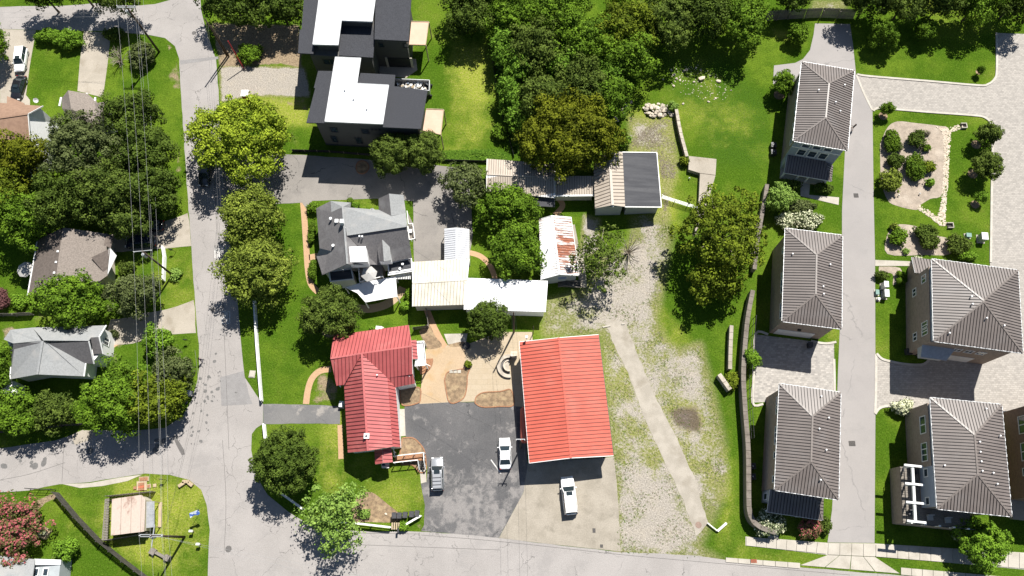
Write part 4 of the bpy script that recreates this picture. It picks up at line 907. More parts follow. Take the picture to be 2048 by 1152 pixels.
for k in range(7): MB().box(p.x, p.y-.22+k*.1, 2.5, 1.0, .1, .02).build('stripe', MAT['red_plastic'] if k % 2 else MAT['white_paint'], fl)
MB().box(p.x-.27, p.y+.18, 2.515, .45, .34, .02).build('canton', MAT['navy_cloth'], fl); MB().tube([(p.x-.6, p.y+.5, 2.9), (p.x-.5, p.y-.3, 2.4)], .025, 6).build('staff', MAT['white_paint'], fl)

# ------------------------------------------------------------------ sheds and barns in the middle
t = thing('metal_shed', 'cream ribbed metal shed with gabled roof behind the grey house', 'shed', W(882, 570))
gable(t, zoomq([(985,680),(985,948),(1300,938),(1330,660)], 3.032, 500, 300), 3.3, 3.9, 'siding_cream', 'cream_metal', 'cream_seam_shade', .5, .3, ridge_px=zoomq([(986,806),(1318,786)], 3.032, 500, 300))
t = thing('metal_shed', 'long white metal shed with low pitched roof beside the red garage', 'shed', W(1010, 610))
gable(t, [(931,556),(928,619),(1091,624),(1095,562)], 3.2, 3.55, 'siding_white', 'white_metal', 'white_seam', .45, .25, fascia='white_metal')
t = thing('carport', 'small white metal gabled carport on the asphalt', 'carport', W(913, 490))
rf, P, a, b = gable(t, [(889,458),(938,459),(938,520),(889,522)], 2.5, 3.05, 'white_metal', 'shaded_white', 'white_seam', .35, .1, walls=False, fascia='white_metal')
for p in P+[P[0].lerp(P[3], .5), P[1].lerp(P[2], .5)]: MB().box(p.x, p.y, 1.2, .1, .1, 2.4).build('post', MAT['white_metal'], t)
MB().beam(P[1].lerp(P[2], .0)-Vector((0, 0, 1.2)), P[2]-Vector((0, 0, 1.2)), .05, 2.2).build('side_panel', MAT['white_metal'], t)
t = thing('metal_shed', 'long tan ribbed metal shed half hidden below the olive tree', 'shed', W(1040, 365))
gable(t, [(974,318),(973,382),(1110,396),(1110,328)], 3.2, 3.9, 'siding_cream', 'tan_metal', 'tan_seam_shade', .38, .25, ridge_px=[(973,348),(1110,356)])
t = thing('lean_to', 'dark tan lean-to with white gutter joining the two tan sheds', 'shed', W(1150, 380))
q = [W(1110,352,3.1),W(1188,352,3.1),W(1188,389,2.6),W(1110,390,2.6)]; r = MB().slab(q, .12).build('roof', MAT['white_paint'], t); seam_face(r, q, (0, -1, 0), .38, MAT['tan_metal'], MAT['tan_seam_shade'])
MB().beam(q[3]-Vector((0, .1, .06)), q[2]-Vector((0, .1, .06)), .35, .2).build('gutter', MAT['white_paint'], r); MB().prism(inset_poly([V3(p) for p in q], .2), 0, 2.5).build('wall', MAT['siding_cream'], t)
q = [W(1065,392,2.6),W(1110,396,2.6),W(1110,414,2.3),W(1070,412,2.3)]; MB().slab(q, .1).build('awning', MAT['membrane'], t)
t = thing('barn', 'barn with tan ribbed roof and black membrane lean-to roof', 'barn', W(1255, 370))
k = Z(6.777, 1180, 290)
A0, A1, B0, B1, C0, C1 = W(*k(45,170,3.4)), W(*k(68,858,3.4)), W(*k(262,90,4.6)), W(*k(306,815,4.6)), W(*k(440,95,3.8)), W(*k(474,838,3.8))
deck = MB().slab([A0, B0, B1, A1], .12).slab([B0, C0, C1, B1], .12); r = deck.build('roof', MAT['white_paint'], t); fixn(r)
seam_face(r, [A0, B0, B1, A1], A0-B0, .58, MAT['tan_metal'], MAT['tan_seam_shade']); seam_face(r, [B0, C0, C1, B1], C0-B0, .58, MAT['tan_metal'], MAT['tan_seam_shade'])
MB().beam(B0+Vector((0, 0, .06)), B1+Vector((0, 0, .06)), .4, .05).build('ridge_cap', MAT['tan_metal'], r)
D0, D1 = W(*k(905,105,3.0)), W(*k(968,845,3.0)); E0, E1 = C0-Vector((0, 0, .1)), C1-Vector((0, 0, .1))
r2 = MB().slab([E0, D0, D1, E1], .12).build('lean_to_roof', MAT['membrane'], t); fixn(r2)
for a_, b_ in ((D0, D1), (D1, E1), (E0, D0)): MB().beam(a_, b_, .14, .2).build('fascia_board', MAT['white_paint'], r2)
def inw(ps, d, zz): return [Vector((p.x, p.y, zz)) for p in inset_poly(ps, d)]
MB().prism(inw([A0, B0, C0, C1, B1, A1], .3, 0), 0, 3.3).build('wall', MAT['siding_grey'], t); MB().prism(inw([E0, D0, D1, E1], .35, 0), 0, 2.85).build('side_wall', MAT['siding_grey'], t)
I = inset_poly([A1, B1, C1], .01); sh = Vector((0, .35, -.13)); tri = [p+sh for p in (A1, B1, C1)]; mb = MB(); mb.quad(*tri); mb.quad(*[p+Vector((0, .12, 0)) for p in tri[::-1]])
mb.build('gable_wall', MAT['siding_grey'], t); p = W(*k(308, 830, 4.2)); MB().cyl(p.x, p.y-.05, 4.1, 4.35, .14, 10).build('gable_lamp', MAT['white_paint'], t)
t = thing('rusty_shed', 'old shed with peeling white and rust orange metal roof', 'shed', W(1118, 505))
k = Z(6.4, 1060, 420)
rf, P, a, b = gable(t, [k(115,120)[:2], k(522,92)[:2], k(625,838)[:2], k(135,890)[:2]], 3.3, 4.3, 'siding_grey', 'rust', 'rust', .4, .3, ridge_px=[k(278,72)[:2], k(378,825)[:2]], cap='white_metal', fascia='white_paint')
MB().beam(P[1]-Vector((0, 0, .02)), P[2]-Vector((0, 0, .02)), .2, .1).build('gutter', MAT['white_paint'], rf)
for ch in rf.children:
    if ch.name.startswith(('roof_panel', 'seam_ribs')):
        me = ch.data; c_ = sum((Vector(v_.co) for v_ in me.vertices), Vector())/len(me.vertices)
        tt = (c_-(a+b)/2).dot((b-a).normalized())/(b-a).length; east = c_.x > (a.x+b.x)/2+(c_.y-(a.y+b.y)/2)*(b.x-a.x)/(b.y-a.y)
        val = (.13*math.exp(-((tt-.0)/.22)**2)+.0 if east else -.01-.10*max(0, tt))
        me.attributes.new('rust', 'FLOAT', 'POINT').data.foreach_set('value', [val]*len(me.vertices))
p = W(*k(225, 510, 3.9)); MB().cyl(p.x, p.y, 3.5, 4.6, .1, 8).build('flue_pipe', MAT['grey_metal'], t)
q = [W(*k(360,845,2.6)), W(*k(465,840,2.6)), W(*k(470,880,2.4)), W(*k(360,890,2.4))]; MB().slab(q, .08).build('door_canopy', MAT['siding_blue'], t)
MB().prism([W(*k(360,890,.5)), W(*k(650,900,.5)), W(*k(650,985,.5)), W(*k(360,970,.5))], 0, .5).build('porch_deck', MAT['wood_dark'], t)
for a_, b_ in (((455,900),(650,915)), ((455,970),(640,990)), ((360,985),(455,965))): MB().beam(W(*k(*a_, 1.4)), W(*k(*b_, 1.4)), .08, .08).build('porch_rail', MAT['wood_grey'], t)

# ------------------------------------------------------------------ grey gabled house
h = thing('grey_house', 'rambling grey shingled house with white dormer and canopy deck', 'house', W(730, 490)); k = Z(4.432, 620, 380)
def ks(pts, mat, t=.14, nm='roof_slope'): return slope(h, [k(*p) for p in pts], mat, t, nm)
MB().prism(inset_poly([W(*k(x, y, 4.3)) for x, y in ((55,162),(183,97),(360,115),(355,155),(610,175),(612,78),(700,32),(828,44),(850,200),(900,598),(590,664),(335,655),(108,750))], .35), 0, 4.3).build('wall', MAT['siding_white'], h)
ks([(55,162,4.6),(183,97,6.2),(190,195,6.6),(290,150,8.2),(332,655,8.2),(105,755,4.6)], 'shingle_shaded')
ks([(183,97,6.2),(362,112,4.8),(358,152,5.0),(290,150,7.9),(190,195,6.6)], 'shingle_lit')
ks([(290,150,8.15),(610,176,4.8),(720,228,6.6),(850,205,4.8),(856,318,7.9),(326,397,7.9)], 'shingle_lit')
ks([(326,397,7.9),(856,318,7.9),(902,600,4.7),(590,664,4.7)], 'shingle_shaded')
ks([(322,400,7.95),(440,500,6.4),(592,662,4.75),(335,658,8.1)], 'shingle_shaded')
ks([(608,76,4.6),(700,32,6.8),(720,228,6.8),(610,176,4.6)], 'shingle_shaded'); ks([(700,32,6.8),(828,44,4.7),(850,205,4.7),(720,228,6.8)], 'shingle_lit')
ks([(58,587,4.7),(88,517,6.2),(250,556,6.4)], 'shingle_lit'); ks([(58,587,4.75),(250,556,6.45),(108,750,4.75)], 'shingle_shaded')
ks([(593,500,6.2),(640,440,7.0),(655,632,7.0),(612,628,6.0)], 'shingle_shaded'); ks([(640,440,7.0),(706,490,6.2),(720,622,6.0),(655,632,7.0)], 'shingle_lit')
MB().prism([W(*k(x, y, 6.0)) for x, y in ((612,560),(712,560),(718,626),(615,632))], 4.5, 6.0).build('dormer_wall', MAT['siding_white'], h)
MB().prism([W(*k(x, y, 7.6)) for x, y in ((332,507),(492,501),(508,632),(342,638))], 5.0, 7.6).build('dormer_wall', MAT['siding_white'], h)
MB().prism([W(*k(x, y, 7.75)) for x, y in ((329,503),(493,498),(511,634),(340,641))], 7.62, 7.75).build('dormer_roof', MAT['white_roof'], h)
ap = [W(*k(326,397,8.0)), W(*k(856,318,8.0))]; MB().beam(ap[0], ap[1], .3, .06).build('ridge_cap', MAT['shingle_lit'], h)
MB().beam(W(*k(290,150,8.25)), W(*k(332,655,8.25)), .3, .06).build('ridge_cap', MAT['shingle_lit'], h)
tri = [W(*k(108,752,4.5)), W(*k(333,657,8.0)), W(*k(592,664,4.6))]; mb = MB(); mb.quad(*[p+Vector((0, .35, -.15)) for p in tri]); mb.quad(*[p+Vector((0, .6, -.15)) for p in tri[::-1]]); fixn(mb.build('gable_wall', MAT['siding_grey'], h))
for x, y in ((335,665),(385,662)): window(h, W(*k(x, y, 6.0))+Vector((0, .32, -.1)), (1, 0, 0), (0, -1, 0), .7, .9)
for pts, mt in (([(170,722),(365,697),(385,790),(182,812)], 'membrane'), ([(690,650),(898,603),(905,708),(700,735)], 'membrane')):
    MB().prism([W(*k(x, y, 3.6)) for x, y in pts], 0, 3.45).build('annex_wall', MAT['siding_white'], h); MB().prism([W(*k(x, y, 3.6)) for x, y in pts], 3.46, 3.6).build('flat_roof', MAT[mt], h)
    P = [W(*k(x, y, 3.7)) for x, y in pts]
    for i in range(4): MB().beam(P[i], P[(i+1) % 4], .16, .2).build('parapet', MAT['white_paint'], h)
MB().prism([W(*k(x, y, 3.2)) for x, y in ((425,690),(640,660),(645,765),(440,815))], 0, 3.2).build('deck_floor', MAT['wood_grey'], h)
cn = [W(*k(x, y, 3.0)) for x, y in ((312,865),(440,825),(760,765),(774,945),(492,996),(430,945))]; cn = cn[:4]+[cn[4], W(*k(420,915,3.0))]
MB().prism(cn, 2.9, 3.05).build('canopy_roof', MAT['white_roof'], h)
for p in (cn[2], cn[3], cn[4], cn[0]): MB().box(p.x*.995+W(730, 560).x*.005, p.y, 1.45, .14, .14, 2.9).build('canopy_post', MAT['white_paint'], h)
for i in range(9):
    x0 = 765+i*15; MB().beam(W(*k(x0, 750, 2.9)), W(*k(x0+3, 790, 2.9)), .12, .1).build('pergola_slat', MAT['white_paint'], h)
MB().beam(W(*k(690, 745, 3.6)), W(*k(903, 710, 3.6)), .5, .12).build('walkway_roof', MAT['white_roof'], h)
for a_, b_ in (((430,690),(440,815)), ((440,815),(645,765)), ((860,185),(872,300)), ((872,300),(910,295)), ((910,295),(930,430)), ((930,430),(880,440)), ((880,440),(868,320))):
    zz = 4.2 if a_[0] < 700 else 4.1
    A, B_ = W(*k(*a_, zz)), W(*k(*b_, zz)); MB().beam(A, B_, .11, .09).build('balcony_rail', MAT['white_paint'], h)
    for j in range(4): p = A.lerp(B_, j/3); MB().box(p.x, p.y, zz-.45, .08, .08, .9).build('rail_post', MAT['white_paint'], h)
MB().prism([W(*k(x, y, 3.2)) for x, y in ((862,190),(912,295),(930,432),(872,440))], 2.9, 3.2).build('balcony_floor', MAT['wood_grey'], h)
p = W(*k(890, 370, 3.3)); ch = thing('patio_chair', 'white chair on the grey house balcony above the asphalt drive', 'chair', p)
MB().box(p.x, p.y, 3.65, .6, .6, .08).build('seat', MAT['white_paint'], ch); MB().box(p.x-.28, p.y, 3.95, .07, .6, .6).build('backrest', MAT['white_paint'], ch)
for a_, b_ in ((-1, -1), (1, -1), (1, 1), (-1, 1)): MB().box(p.x+a_*.25, p.y+b_*.25, 3.42, .06, .06, .42).build('leg', MAT['white_paint'], ch)
for x, y, zz, s in ((188,262,6.6,.16), (210,500,6.5,.16), (443,418,7.5,.1), (467,420,7.5,.1), (824,664,3.6,.14), (800,705,3.6,.14)):
    p = W(*k(x, y, zz)); MB().cyl(p.x, p.y, zz-.6, zz+.35, s*.7, 8).cyl(p.x, p.y, zz+.35, zz+.5, s*1.4, 10).build('roof_vent', MAT['white_metal'], h)
p = W(*k(290, 292, 8.2)); MB().box(p.x, p.y, 8.2, .55, .6, 1.6).build('chimney', MAT['white_paint'], h); p = W(*k(236, 274, 7.4)); MB().box(p.x, p.y, 7.2, .55, .55, .6).build('skylight_box', MAT['white_paint'], h)
def dish(x, y, zz, label, r=.4):
    t = thing('satellite_dish', label, 'satellite dish', W(x, y, zz)); p = W(x, y, zz); mb = MB(); n = 14
    d = Vector((.3, -.6, .7)).normalized(); u = d.cross(Vector((0, 0, 1))).normalized(); v = d.cross(u); c_ = p+Vector((0, 0, .5))
    mb.v = [tuple(c_-d*.1)]+[tuple(c_+(u*math.cos(2*math.pi*i/n)+v*math.sin(2*math.pi*i/n))*r) for i in range(n)]; mb.f = [(0, 1+i, 1+(i+1) % n) for i in range(n)]
    mb.build('reflector', MAT['white_metal'], t); MB().tube([c_-d*.1, p-Vector((0, 0, .2))], .03, 6).build('mast', MAT['dark_metal'], t); MB().tube([c_-d*.1-v*r, c_+d*.4], .02, 5).build('arm', MAT['dark_metal'], t)
dish(*k(556, 195)[:2], 5.2, 'grey satellite dish on the north slope of the grey house')
# parasol on the deck
def parasol(x, y, zt, r, n, mat, label):
    p = W(x, y, zt); t = thing('parasol', label, 'parasol', (p.x, p.y, 0)); mb = MB()
    ring = [Vector((p.x+r*math.cos(2*math.pi*i/n+.3), p.y+r*math.sin(2*math.pi*i/n+.3), zt-.45)) for i in range(n)]
    for i in range(n): mb.quad((p.x, p.y, zt), ring[i], ring[(i+1) % n])
    mb.build('canopy', mat, t); MB().cyl(p.x, p.y, .0, zt+.1, .03, 6).build('pole', MAT['grey_metal'], t)
    for i in range(n): MB().tube([(p.x, p.y, zt-.03), ring[i]-Vector((0, 0, .03))], .015, 4).build('rib', MAT['grey_metal'], t)
    MB().cyl(p.x, p.y, 0, .08, .25, 10).build('base', MAT['dark_metal'], t)
parasol(*k(520, 735)[:2], 5.9, 1.25, 6, MAT['grey_cloth'], 'grey canvas parasol over the deck of the grey house')
parasol(47, 537, 2.7, 1.3, 8, MAT['grey_cloth'], 'pale grey parasol behind the taupe roofed house on the left')

# ------------------------------------------------------------------ dark modern houses
def modern(label, k, slopes, whites, walls, wins, deck):
    h = thing('modern_house', label, 'house', W(*k(400, 600)))
    for pts in slopes: MB().prism([W(*k(*p)) for p in pts], pts[0][2]-.22, pts[0][2]).build('roof_slope', MAT['shingle_dark'], h)
    for pts in whites:
        o = MB().prism([W(*k(*p)) for p in pts], pts[0][2]-.25, pts[0][2]).build('flat_roof', MAT['white_roof'], h)
        P = [W(*k(*p)) for p in pts]
        for i in range(len(P)): MB().beam(P[i], P[(i+1) % len(P)], .1, .12).build('roof_edge', MAT['grey_metal'], o)
        seam_face(o, P, (0, -1, 0), 1.9, MAT['white_roof'], MAT['white_seam'], gap=.04, rib=0, ribw=.05, lift=.005, th=.012)
    for i_, (pts, z1, ins) in enumerate(walls): MB().prism(inset_poly([W(*k(*p)) for p in pts], ins), 0 if i_ == 0 else walls[0][1]+.01, z1).build('wall' if i_ == 0 else 'upper_wall', MAT['siding_dark'], h)
    return h
k = Z(3.717, 590, 0)
ZA = 8.6
hs = modern('dark shingled modern house with white flat roof, right behind the round dark trees', k,
  [[(172,526,ZA),(282,528,ZA),(222,915,ZA),(84,912,ZA),(150,655,ZA),(140,652,ZA)], [(488,542,ZA-.6),(745,556,ZA-.6),(738,640,ZA-.6),(692,640,ZA-.6),(690,632,ZA-.6),(462,622,ZA-.6)], [(695,635,ZA-.1),(985,672,ZA-.1),(935,958,ZA-.1),(653,945,ZA-.1)]],
  [[(300,424,ZA+1.0),(490,432,ZA+1.0),(462,620,ZA+1.0),(697,633,ZA+1.0),(653,922,ZA+1.0),(222,903,ZA+1.0)]],
  [([(172,526,ZA),(282,528,ZA),(975,672,ZA),(935,950,ZA),(100,908,ZA)], ZA-.7, .7), ([(300,430,ZA+1),(488,436,ZA+1),(462,622,ZA+1),(692,636,ZA+1),(650,915,ZA+1),(228,900,ZA+1)], ZA+.7, .35)], [], None)
c0, c1 = W(*k(100,908,ZA)), W(*k(935,950,ZA)); al = (c1-c0); al.z = 0; al.normalize(); nn = Vector((al.y, -al.x, 0)); base = c0+(-nn)*.68
def mwin(t, zz, w, hh, cols=1): p = base+al*t; window(hs, (p.x, p.y, zz), al, nn, w, hh, cols, 2, 'dark_metal')
for a_ in ((3.2, 5.4, 1.1, 1.4), (2.6, 2.3, .9, 1.9), (8.3, 5.4, 1.2, 1.4), (6.6, 2.2, 1.0, 1.9), (6.8, 7.4, 2.0, .4), (9.3, 7.4, 2.0, .4), (9.5, 6.2, .25, .5), (10.1, 6.2, .25, .5), (10.7, 6.2, .25, .5)): mwin(*a_)
def balcony(h, pts, zz, mat='wood_tan'):
    P = [W(*k(x, y, zz)) for x, y in pts]; MB().prism(P, zz-.2, zz).build('balcony', MAT[mat], h)
    for p in P[1:3]: MB().box(p.x, p.y, zz/2-.1, .16, .16, zz-.2).build('balcony_post', MAT['wood_post'], h)
    for i in range(3): MB().beam(P[i]+Vector((0, 0, .05)), P[(i+1) % 4]+Vector((0, 0, .05)), .1, .1).build('edge_board', MAT['wood_post'], h)
balcony(hs, [(975,810),(1105,815),(1085,1002),(950,970)], 4.6)
for x_, y_ in ((437,740),(537,812),(372,672)): vent_pipe(hs, *k(x_, y_)[:2], ZA+1.0, .25, .09, 'grey_metal')
hs2 = modern('larger dark modern house with white flat roof at the top edge', k,
  [[(70,-60,ZA),(190,-60,ZA),(135,400,ZA),(22,395,ZA),(34,220,ZA),(48,220,ZA)], [(600,-60,ZA+.2),(868,-60,ZA+.2),(845,305,ZA+.2),(590,292,ZA+.2)], [(345,185,ZA-.9),(575,180,ZA-.9),(592,290,ZA-.9),(580,428,ZA-.9),(328,412,ZA-.9)]],
  [[(185,-60,ZA+1),(605,-60,ZA+1),(575,160,ZA+1),(346,152,ZA+1),(322,335,ZA+1),(132,330,ZA+1)]],
  [([(70,-60,ZA),(868,-60,ZA),(842,296,ZA),(590,290,ZA),(582,425,ZA),(70,398,ZA)], ZA-1.2, .6), ([(190,-60,ZA+1),(600,-60,ZA+1),(572,158,ZA+1),(344,150,ZA+1),(320,330,ZA+1),(138,326,ZA+1)], ZA+.7, .35)], [], None)
c0, c1 = W(*k(70,398,ZA)), W(*k(582,425,ZA)); al = (c1-c0); al.z = 0; al.normalize(); nn = Vector((al.y, -al.x, 0)); base = c0-nn*.58
for t_, zz, w, hh, cols in ((3.4, 5.8, 2.0, 1.3, 2), (4.6, 3.2, 1.6, 1.5, 2)): window(hs2, base+al*t_+Vector((0, 0, zz-base.z)), al, nn, w, hh, cols, 1, 'dark_metal')
c0, c1 = W(*k(590,290,ZA)), W(*k(842,296,ZA)); al = (c1-c0); al.z = 0; al.normalize(); nn = Vector((al.y, -al.x, 0)); base = c0-nn*.58; base.z = 0
MB().obox(base+al*3.0+nn*.05+Vector((0, 0, 1.4)), al*1.9, (0, 0, 1.3), nn*.04).build('garage_door', MAT['black'], hs2)
for s in (-2.1, 2.1): MB().obox(base+al*(3.0+s)+nn*.06+Vector((0, 0, 1.4)), al*.2, (0, 0, 1.4), nn*.06).build('door_jamb', MAT['siding_cream'], hs2)
for t_ in (.7, 4.7): window(hs2, base+al*t_+Vector((0, 0, 6.2)), al, nn, .7, 1.0, 1, 1, 'dark_metal')
balcony(hs2, [(865,160),(995,162),(972,335),(848,332)], 4.6)
# debris trailer behind the lower modern house
tr = thing('rubbish_trailer', 'open grey trailer full of white building rubbish behind the dark house', 'trailer', W(822, 172)); z8 = Z(3.717, 590, 0)
TP = [W(*z8(x, y, 1.3)) for x, y in ((730,600),(1003,612),(1000,690),(725,660))]
MB().prism(TP, .5, .62).build('floor', MAT['dark_metal'], tr)
for i in range(4): MB().beam(TP[i]-Vector((0, 0, .0)), TP[(i+1) % 4]-Vector((0, 0, 0)), .1, 1.4).build('side_board', MAT['grey_metal'], tr)
for p in TP: MB().tube([(p.x, p.y-.12, .35), (p.x, p.y+.12, .35)], .35, 10).build('wheel', MAT['rubber'], tr)
rnd = random.Random(8); c_ = sum(TP, Vector())/4
for i in range(70):
    p = TP[0].lerp(TP[1], rnd.random()*.93+.03).lerp(TP[3].lerp(TP[2], rnd.random()), rnd.random()*.8+.1)
    MB().obox((p.x, p.y, .8+rnd.random()*.6), Vector((rnd.uniform(-1, 1), rnd.uniform(-1, 1), rnd.uniform(-.3, .3))).normalized()*rnd.uniform(.1, .35), Vector((rnd.uniform(-.1, .1), rnd.uniform(-.1, .1), .03)), (rnd.uniform(-.1, .1), .12, .02)).build('rubbish', MAT[rnd.choice(['white_paint', 'white_paint', 'wood_post', 'siding_blue', 'siding_cream'])], tr)

# ------------------------------------------------------------------ houses on the left
t = thing('brown_roof_house', 'white house with brown shingle roof at the left edge', 'house', W(30, 250))
gable(t, [(-70,200),(-40,345),(63,312),(86,212)], 5.8, 7.9, 'siding_white', 'shingle_brown', over=.4, metal=False, ridge_px=[(-80,248),(56,228)])
MB().slab([W(14,192,4.2),W(48,206,4.2),W(50,218,4.9),W(13,228,5.6)], .14).build('wing_roof', MAT['shingle_brown'], t); MB().prism(inset_poly([W(14,192,4.2),W(48,206,4.2),W(50,222,4.2),W(14,230,4.2)], .3), 0, 4.1).build('wing_wall', MAT['siding_white'], t)
Pw = W(86, 250, 3); window(t, W(90, 246, 2.6)+Vector((.0, 0, 0)), (0, 1, 0), (1, 0, 0), 1.2, 1.2, 2)
dish(75, 204, 5.0, 'round grey satellite dish on the corner of the brown roofed house')
t = thing('tan_roof_house', 'white house with tan shingle roof half hidden by grey-green tree', 'house', W(165, 220))
q8 = Z(8.23, 0, 180)
for pts, mt in (([(1020,300,4.2),(1020,130,4.2),(1120,5,5.6),(1175,330,5.8),(1100,420,4.5)], 'shingle_tan'), ([(1120,5,5.6),(1440,60,4.2),(1590,190,4.2),(1600,420,4.6),(1175,330,5.8)], 'shingle_tan'), ([(1175,330,5.8),(1600,400,4.6),(1640,560,4.4),(1200,600,4.2)], 'shingle_tan'), ([(1560,215,4.3),(1760,190,5.4),(1640,430,5.4),(1560,420,4.3)], 'shingle_tan'), ([(1760,190,5.4),(1850,330,4.3),(1740,520,4.3),(1640,430,5.4)], 'shingle_taupe')):
    slope(t, [q8(*p) for p in pts], mt)
MB().prism(inset_poly([W(*q8(x, y, 4.1)) for x, y in ((1020,130),(1150,20),(1440,60),(1590,190),(1760,200),(1840,330),(1740,520),(1200,600),(1020,300))], .3), 0, 4.0).build('wall', MAT['siding_white'], t)
for x, y in ((1015,130),(1440,60),(1578,130)): p = W(*q8(x, y, 4.0)); MB().box(p.x, p.y-.8, 4.1, .25, 1.6, .25).build('gutter_end', MAT['white_paint'], t)
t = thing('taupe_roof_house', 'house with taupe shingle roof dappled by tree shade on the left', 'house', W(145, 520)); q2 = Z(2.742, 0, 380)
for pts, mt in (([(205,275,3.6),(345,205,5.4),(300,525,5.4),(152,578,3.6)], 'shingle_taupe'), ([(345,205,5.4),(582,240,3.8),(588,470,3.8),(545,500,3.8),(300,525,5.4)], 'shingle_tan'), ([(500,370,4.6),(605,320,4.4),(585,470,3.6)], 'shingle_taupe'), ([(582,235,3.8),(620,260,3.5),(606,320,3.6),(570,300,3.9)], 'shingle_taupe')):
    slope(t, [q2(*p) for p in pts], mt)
MB().prism(inset_poly([W(*q2(x, y, 3.5)) for x, y in ((205,280),(345,215),(582,240),(588,470),(545,495),(300,525),(152,575))], .4), 0, 3.45).build('wall', MAT['siding_cream'], t)
tri = [W(*q2(588,470,3.5)), W(*q2(605,318,4.5)), W(*q2(640,360,3.3))]; mb = MB(); mb.quad(*tri); mb.quad(*[p-Vector((.2, 0, .0)) for p in tri[::-1]]); fixn(mb.build('gable_wall', MAT['siding_white'], t))
MB().beam(W(*q2(205,275,3.65)), W(*q2(152,578,3.65)), .16, .14).build('gutter', MAT['white_paint'], t)
for x, y in ((320,338),(310,397),(300,455),(290,513)): p = W(*q2(x, y, 5.2)); MB().box(p.x, p.y, 5.25, .3, .3, .3).build('roof_vent', MAT['white_metal'], t)
# grey shingled house lower left
t = thing('grey_roof_cottage', 'white cottage with grey shingled cross gable roof on the left', 'house', W(110, 705)); q6 = Z(6.775, 0, 630)
for pts, mt in (([(150,690,4.0),(140,870,4.0),(505,805,6.4),(575,350,6.6),(200,400,6.0)], 'shingle_lit'), ([(505,805,6.4),(1140,830,4.0),(1165,655,4.0),(640,380,6.6),(575,350,6.6)], 'shingle_lit'),
   ([(50,330,4.4),(140,200,4.2),(440,170,4.4),(560,350,6.55),(180,385,6.3)], 'shingle_lit'), ([(180,392,6.3),(540,372,6.5),(200,660,4.1),(150,680,4.0)], 'shingle_shaded'),
   ([(620,388,6.5),(1205,360,6.3),(1275,660,4.0),(1165,658,4.05)], 'shingle_shaded'), ([(440,170,4.3),(1440,140,4.2),(1345,300,5.6),(1230,305,5.7),(1200,350,6.3),(590,345,6.5)], 'shingle_lit'), ([(1230,310,5.7),(1345,305,5.6),(1395,522,4.2),(1265,530,4.2)], 'shingle_shaded')):
    slope(t, [q6(*p) for p in pts], mt)
MB().prism(inset_poly([W(*q6(x, y, 3.9)) for x, y in ((150,690),(60,330),(140,205),(440,180),(1430,150),(1390,520),(1275,655),(1165,655),(1140,830),(500,805),(145,868))], .35), 0, 3.85).build('wall', MAT['siding_white'], t)
tri = [W(*q6(1440,140,4.1)), W(*q6(1345,302,5.5)), W(*q6(1395,522,4.1))]; mb = MB(); mb.quad(*[p-Vector((.3, 0, .1)) for p in tri]); mb.quad(*[p-Vector((.5, 0, .1)) for p in tri[::-1]]); fixn(mb.build('gable_wall', MAT['siding_white'], t))
for a_, b_ in (((1440,142,4.25),(1345,300,5.65)), ((1345,300,5.65),(1397,525,4.25)), ((1205,360,6.35),(1275,660,4.05)), ((1165,655,4.1),(1140,832,4.1)), ((150,690,4.1),(138,870,4.1))): MB().beam(W(*q6(*a_)), W(*q6(*b_)), .14, .16).build('fascia_board', MAT['white_paint'], t)
window(t, W(*q6(1440, 360, 2.6))+Vector((.02, 0, 0)), (0, 1, 0), (1, 0, 0), 1.0, 1.5, 2); window(t, W(*q6(1190, 730, 2.2))+Vector((.1, 0, 0)), (0, 1, 0), (1, 0, 0), .9, 1.5)
MB().beam(W(*q6(505,805,6.5)), W(*q6(578,350,6.7)), .3, .05).build('ridge_cap', MAT['shingle_lit'], t)
MB().tube([W(*q6(1275, 620, 3.4)), W(*q6(1360, 660, .1))], .06, 6).build('downpipe', MAT['white_paint'], t)
t = thing('storage_box', 'white flat topped storage shed at the corner of the grey cottage', 'shed', W(18, 772))
MB().prism([W(*q6(x, y, 2.2)) for x, y in ((50,865),(135,880),(225,930),(220,1050),(15,1050),(20,940))], 0, 2.2).build('body', MAT['siding_white'], t); MB().prism([W(*q6(x, y, 2.35)) for x, y in ((45,855),(135,870),(230,925),(225,1055),(8,1055),(15,935))], 2.2, 2.33).build('roof', MAT['white_roof'], t)
# corner house at the bottom left
t = thing('corner_house', 'pale grey roofed house at the lower left corner', 'house', W(40, 1150)); q5 = Z(5.43, 0, 940)
slope(t, [q5(*p) for p in ((-300,900,3.6),(0,930,3.6),(380,970,3.6),(340,1250,5.4),(-300,1200,5.4))], 'shingle_lit'); slope(t, [q5(*p) for p in ((-300,1200,5.4),(340,1250,5.4),(300,1500,3.6),(-300,1500,3.6))], 'shingle_lit')
MB().prism(inset_poly([W(*q5(x, y, 3.5)) for x, y in ((-300,905),(380,972),(300,1500),(-300,1500))], .3), 0, 3.4).build('wall', MAT['siding_white'], t)
MB().prism([W(*q5(x, y, 3.0)) for x, y in ((375,972),(655,980),(620,1300),(340,1300))], 0, 2.9).build('porch_wall', MAT['siding_grey'], t); MB().slab([W(*q5(*p)) for p in ((372,965,3.4),(660,975,3.0),(655,1030,3.0),(385,1030,3.4))], .12).build('porch_roof', MAT['white_roof'], t)
for x in (395, 500): window(t, W(*q5(x, 1110, 2.9))+Vector((0, 0, .12)), (1, 0, 0), (0, 0, 1), .6, 1.0, 1, 2, up=(0, 1, 0))
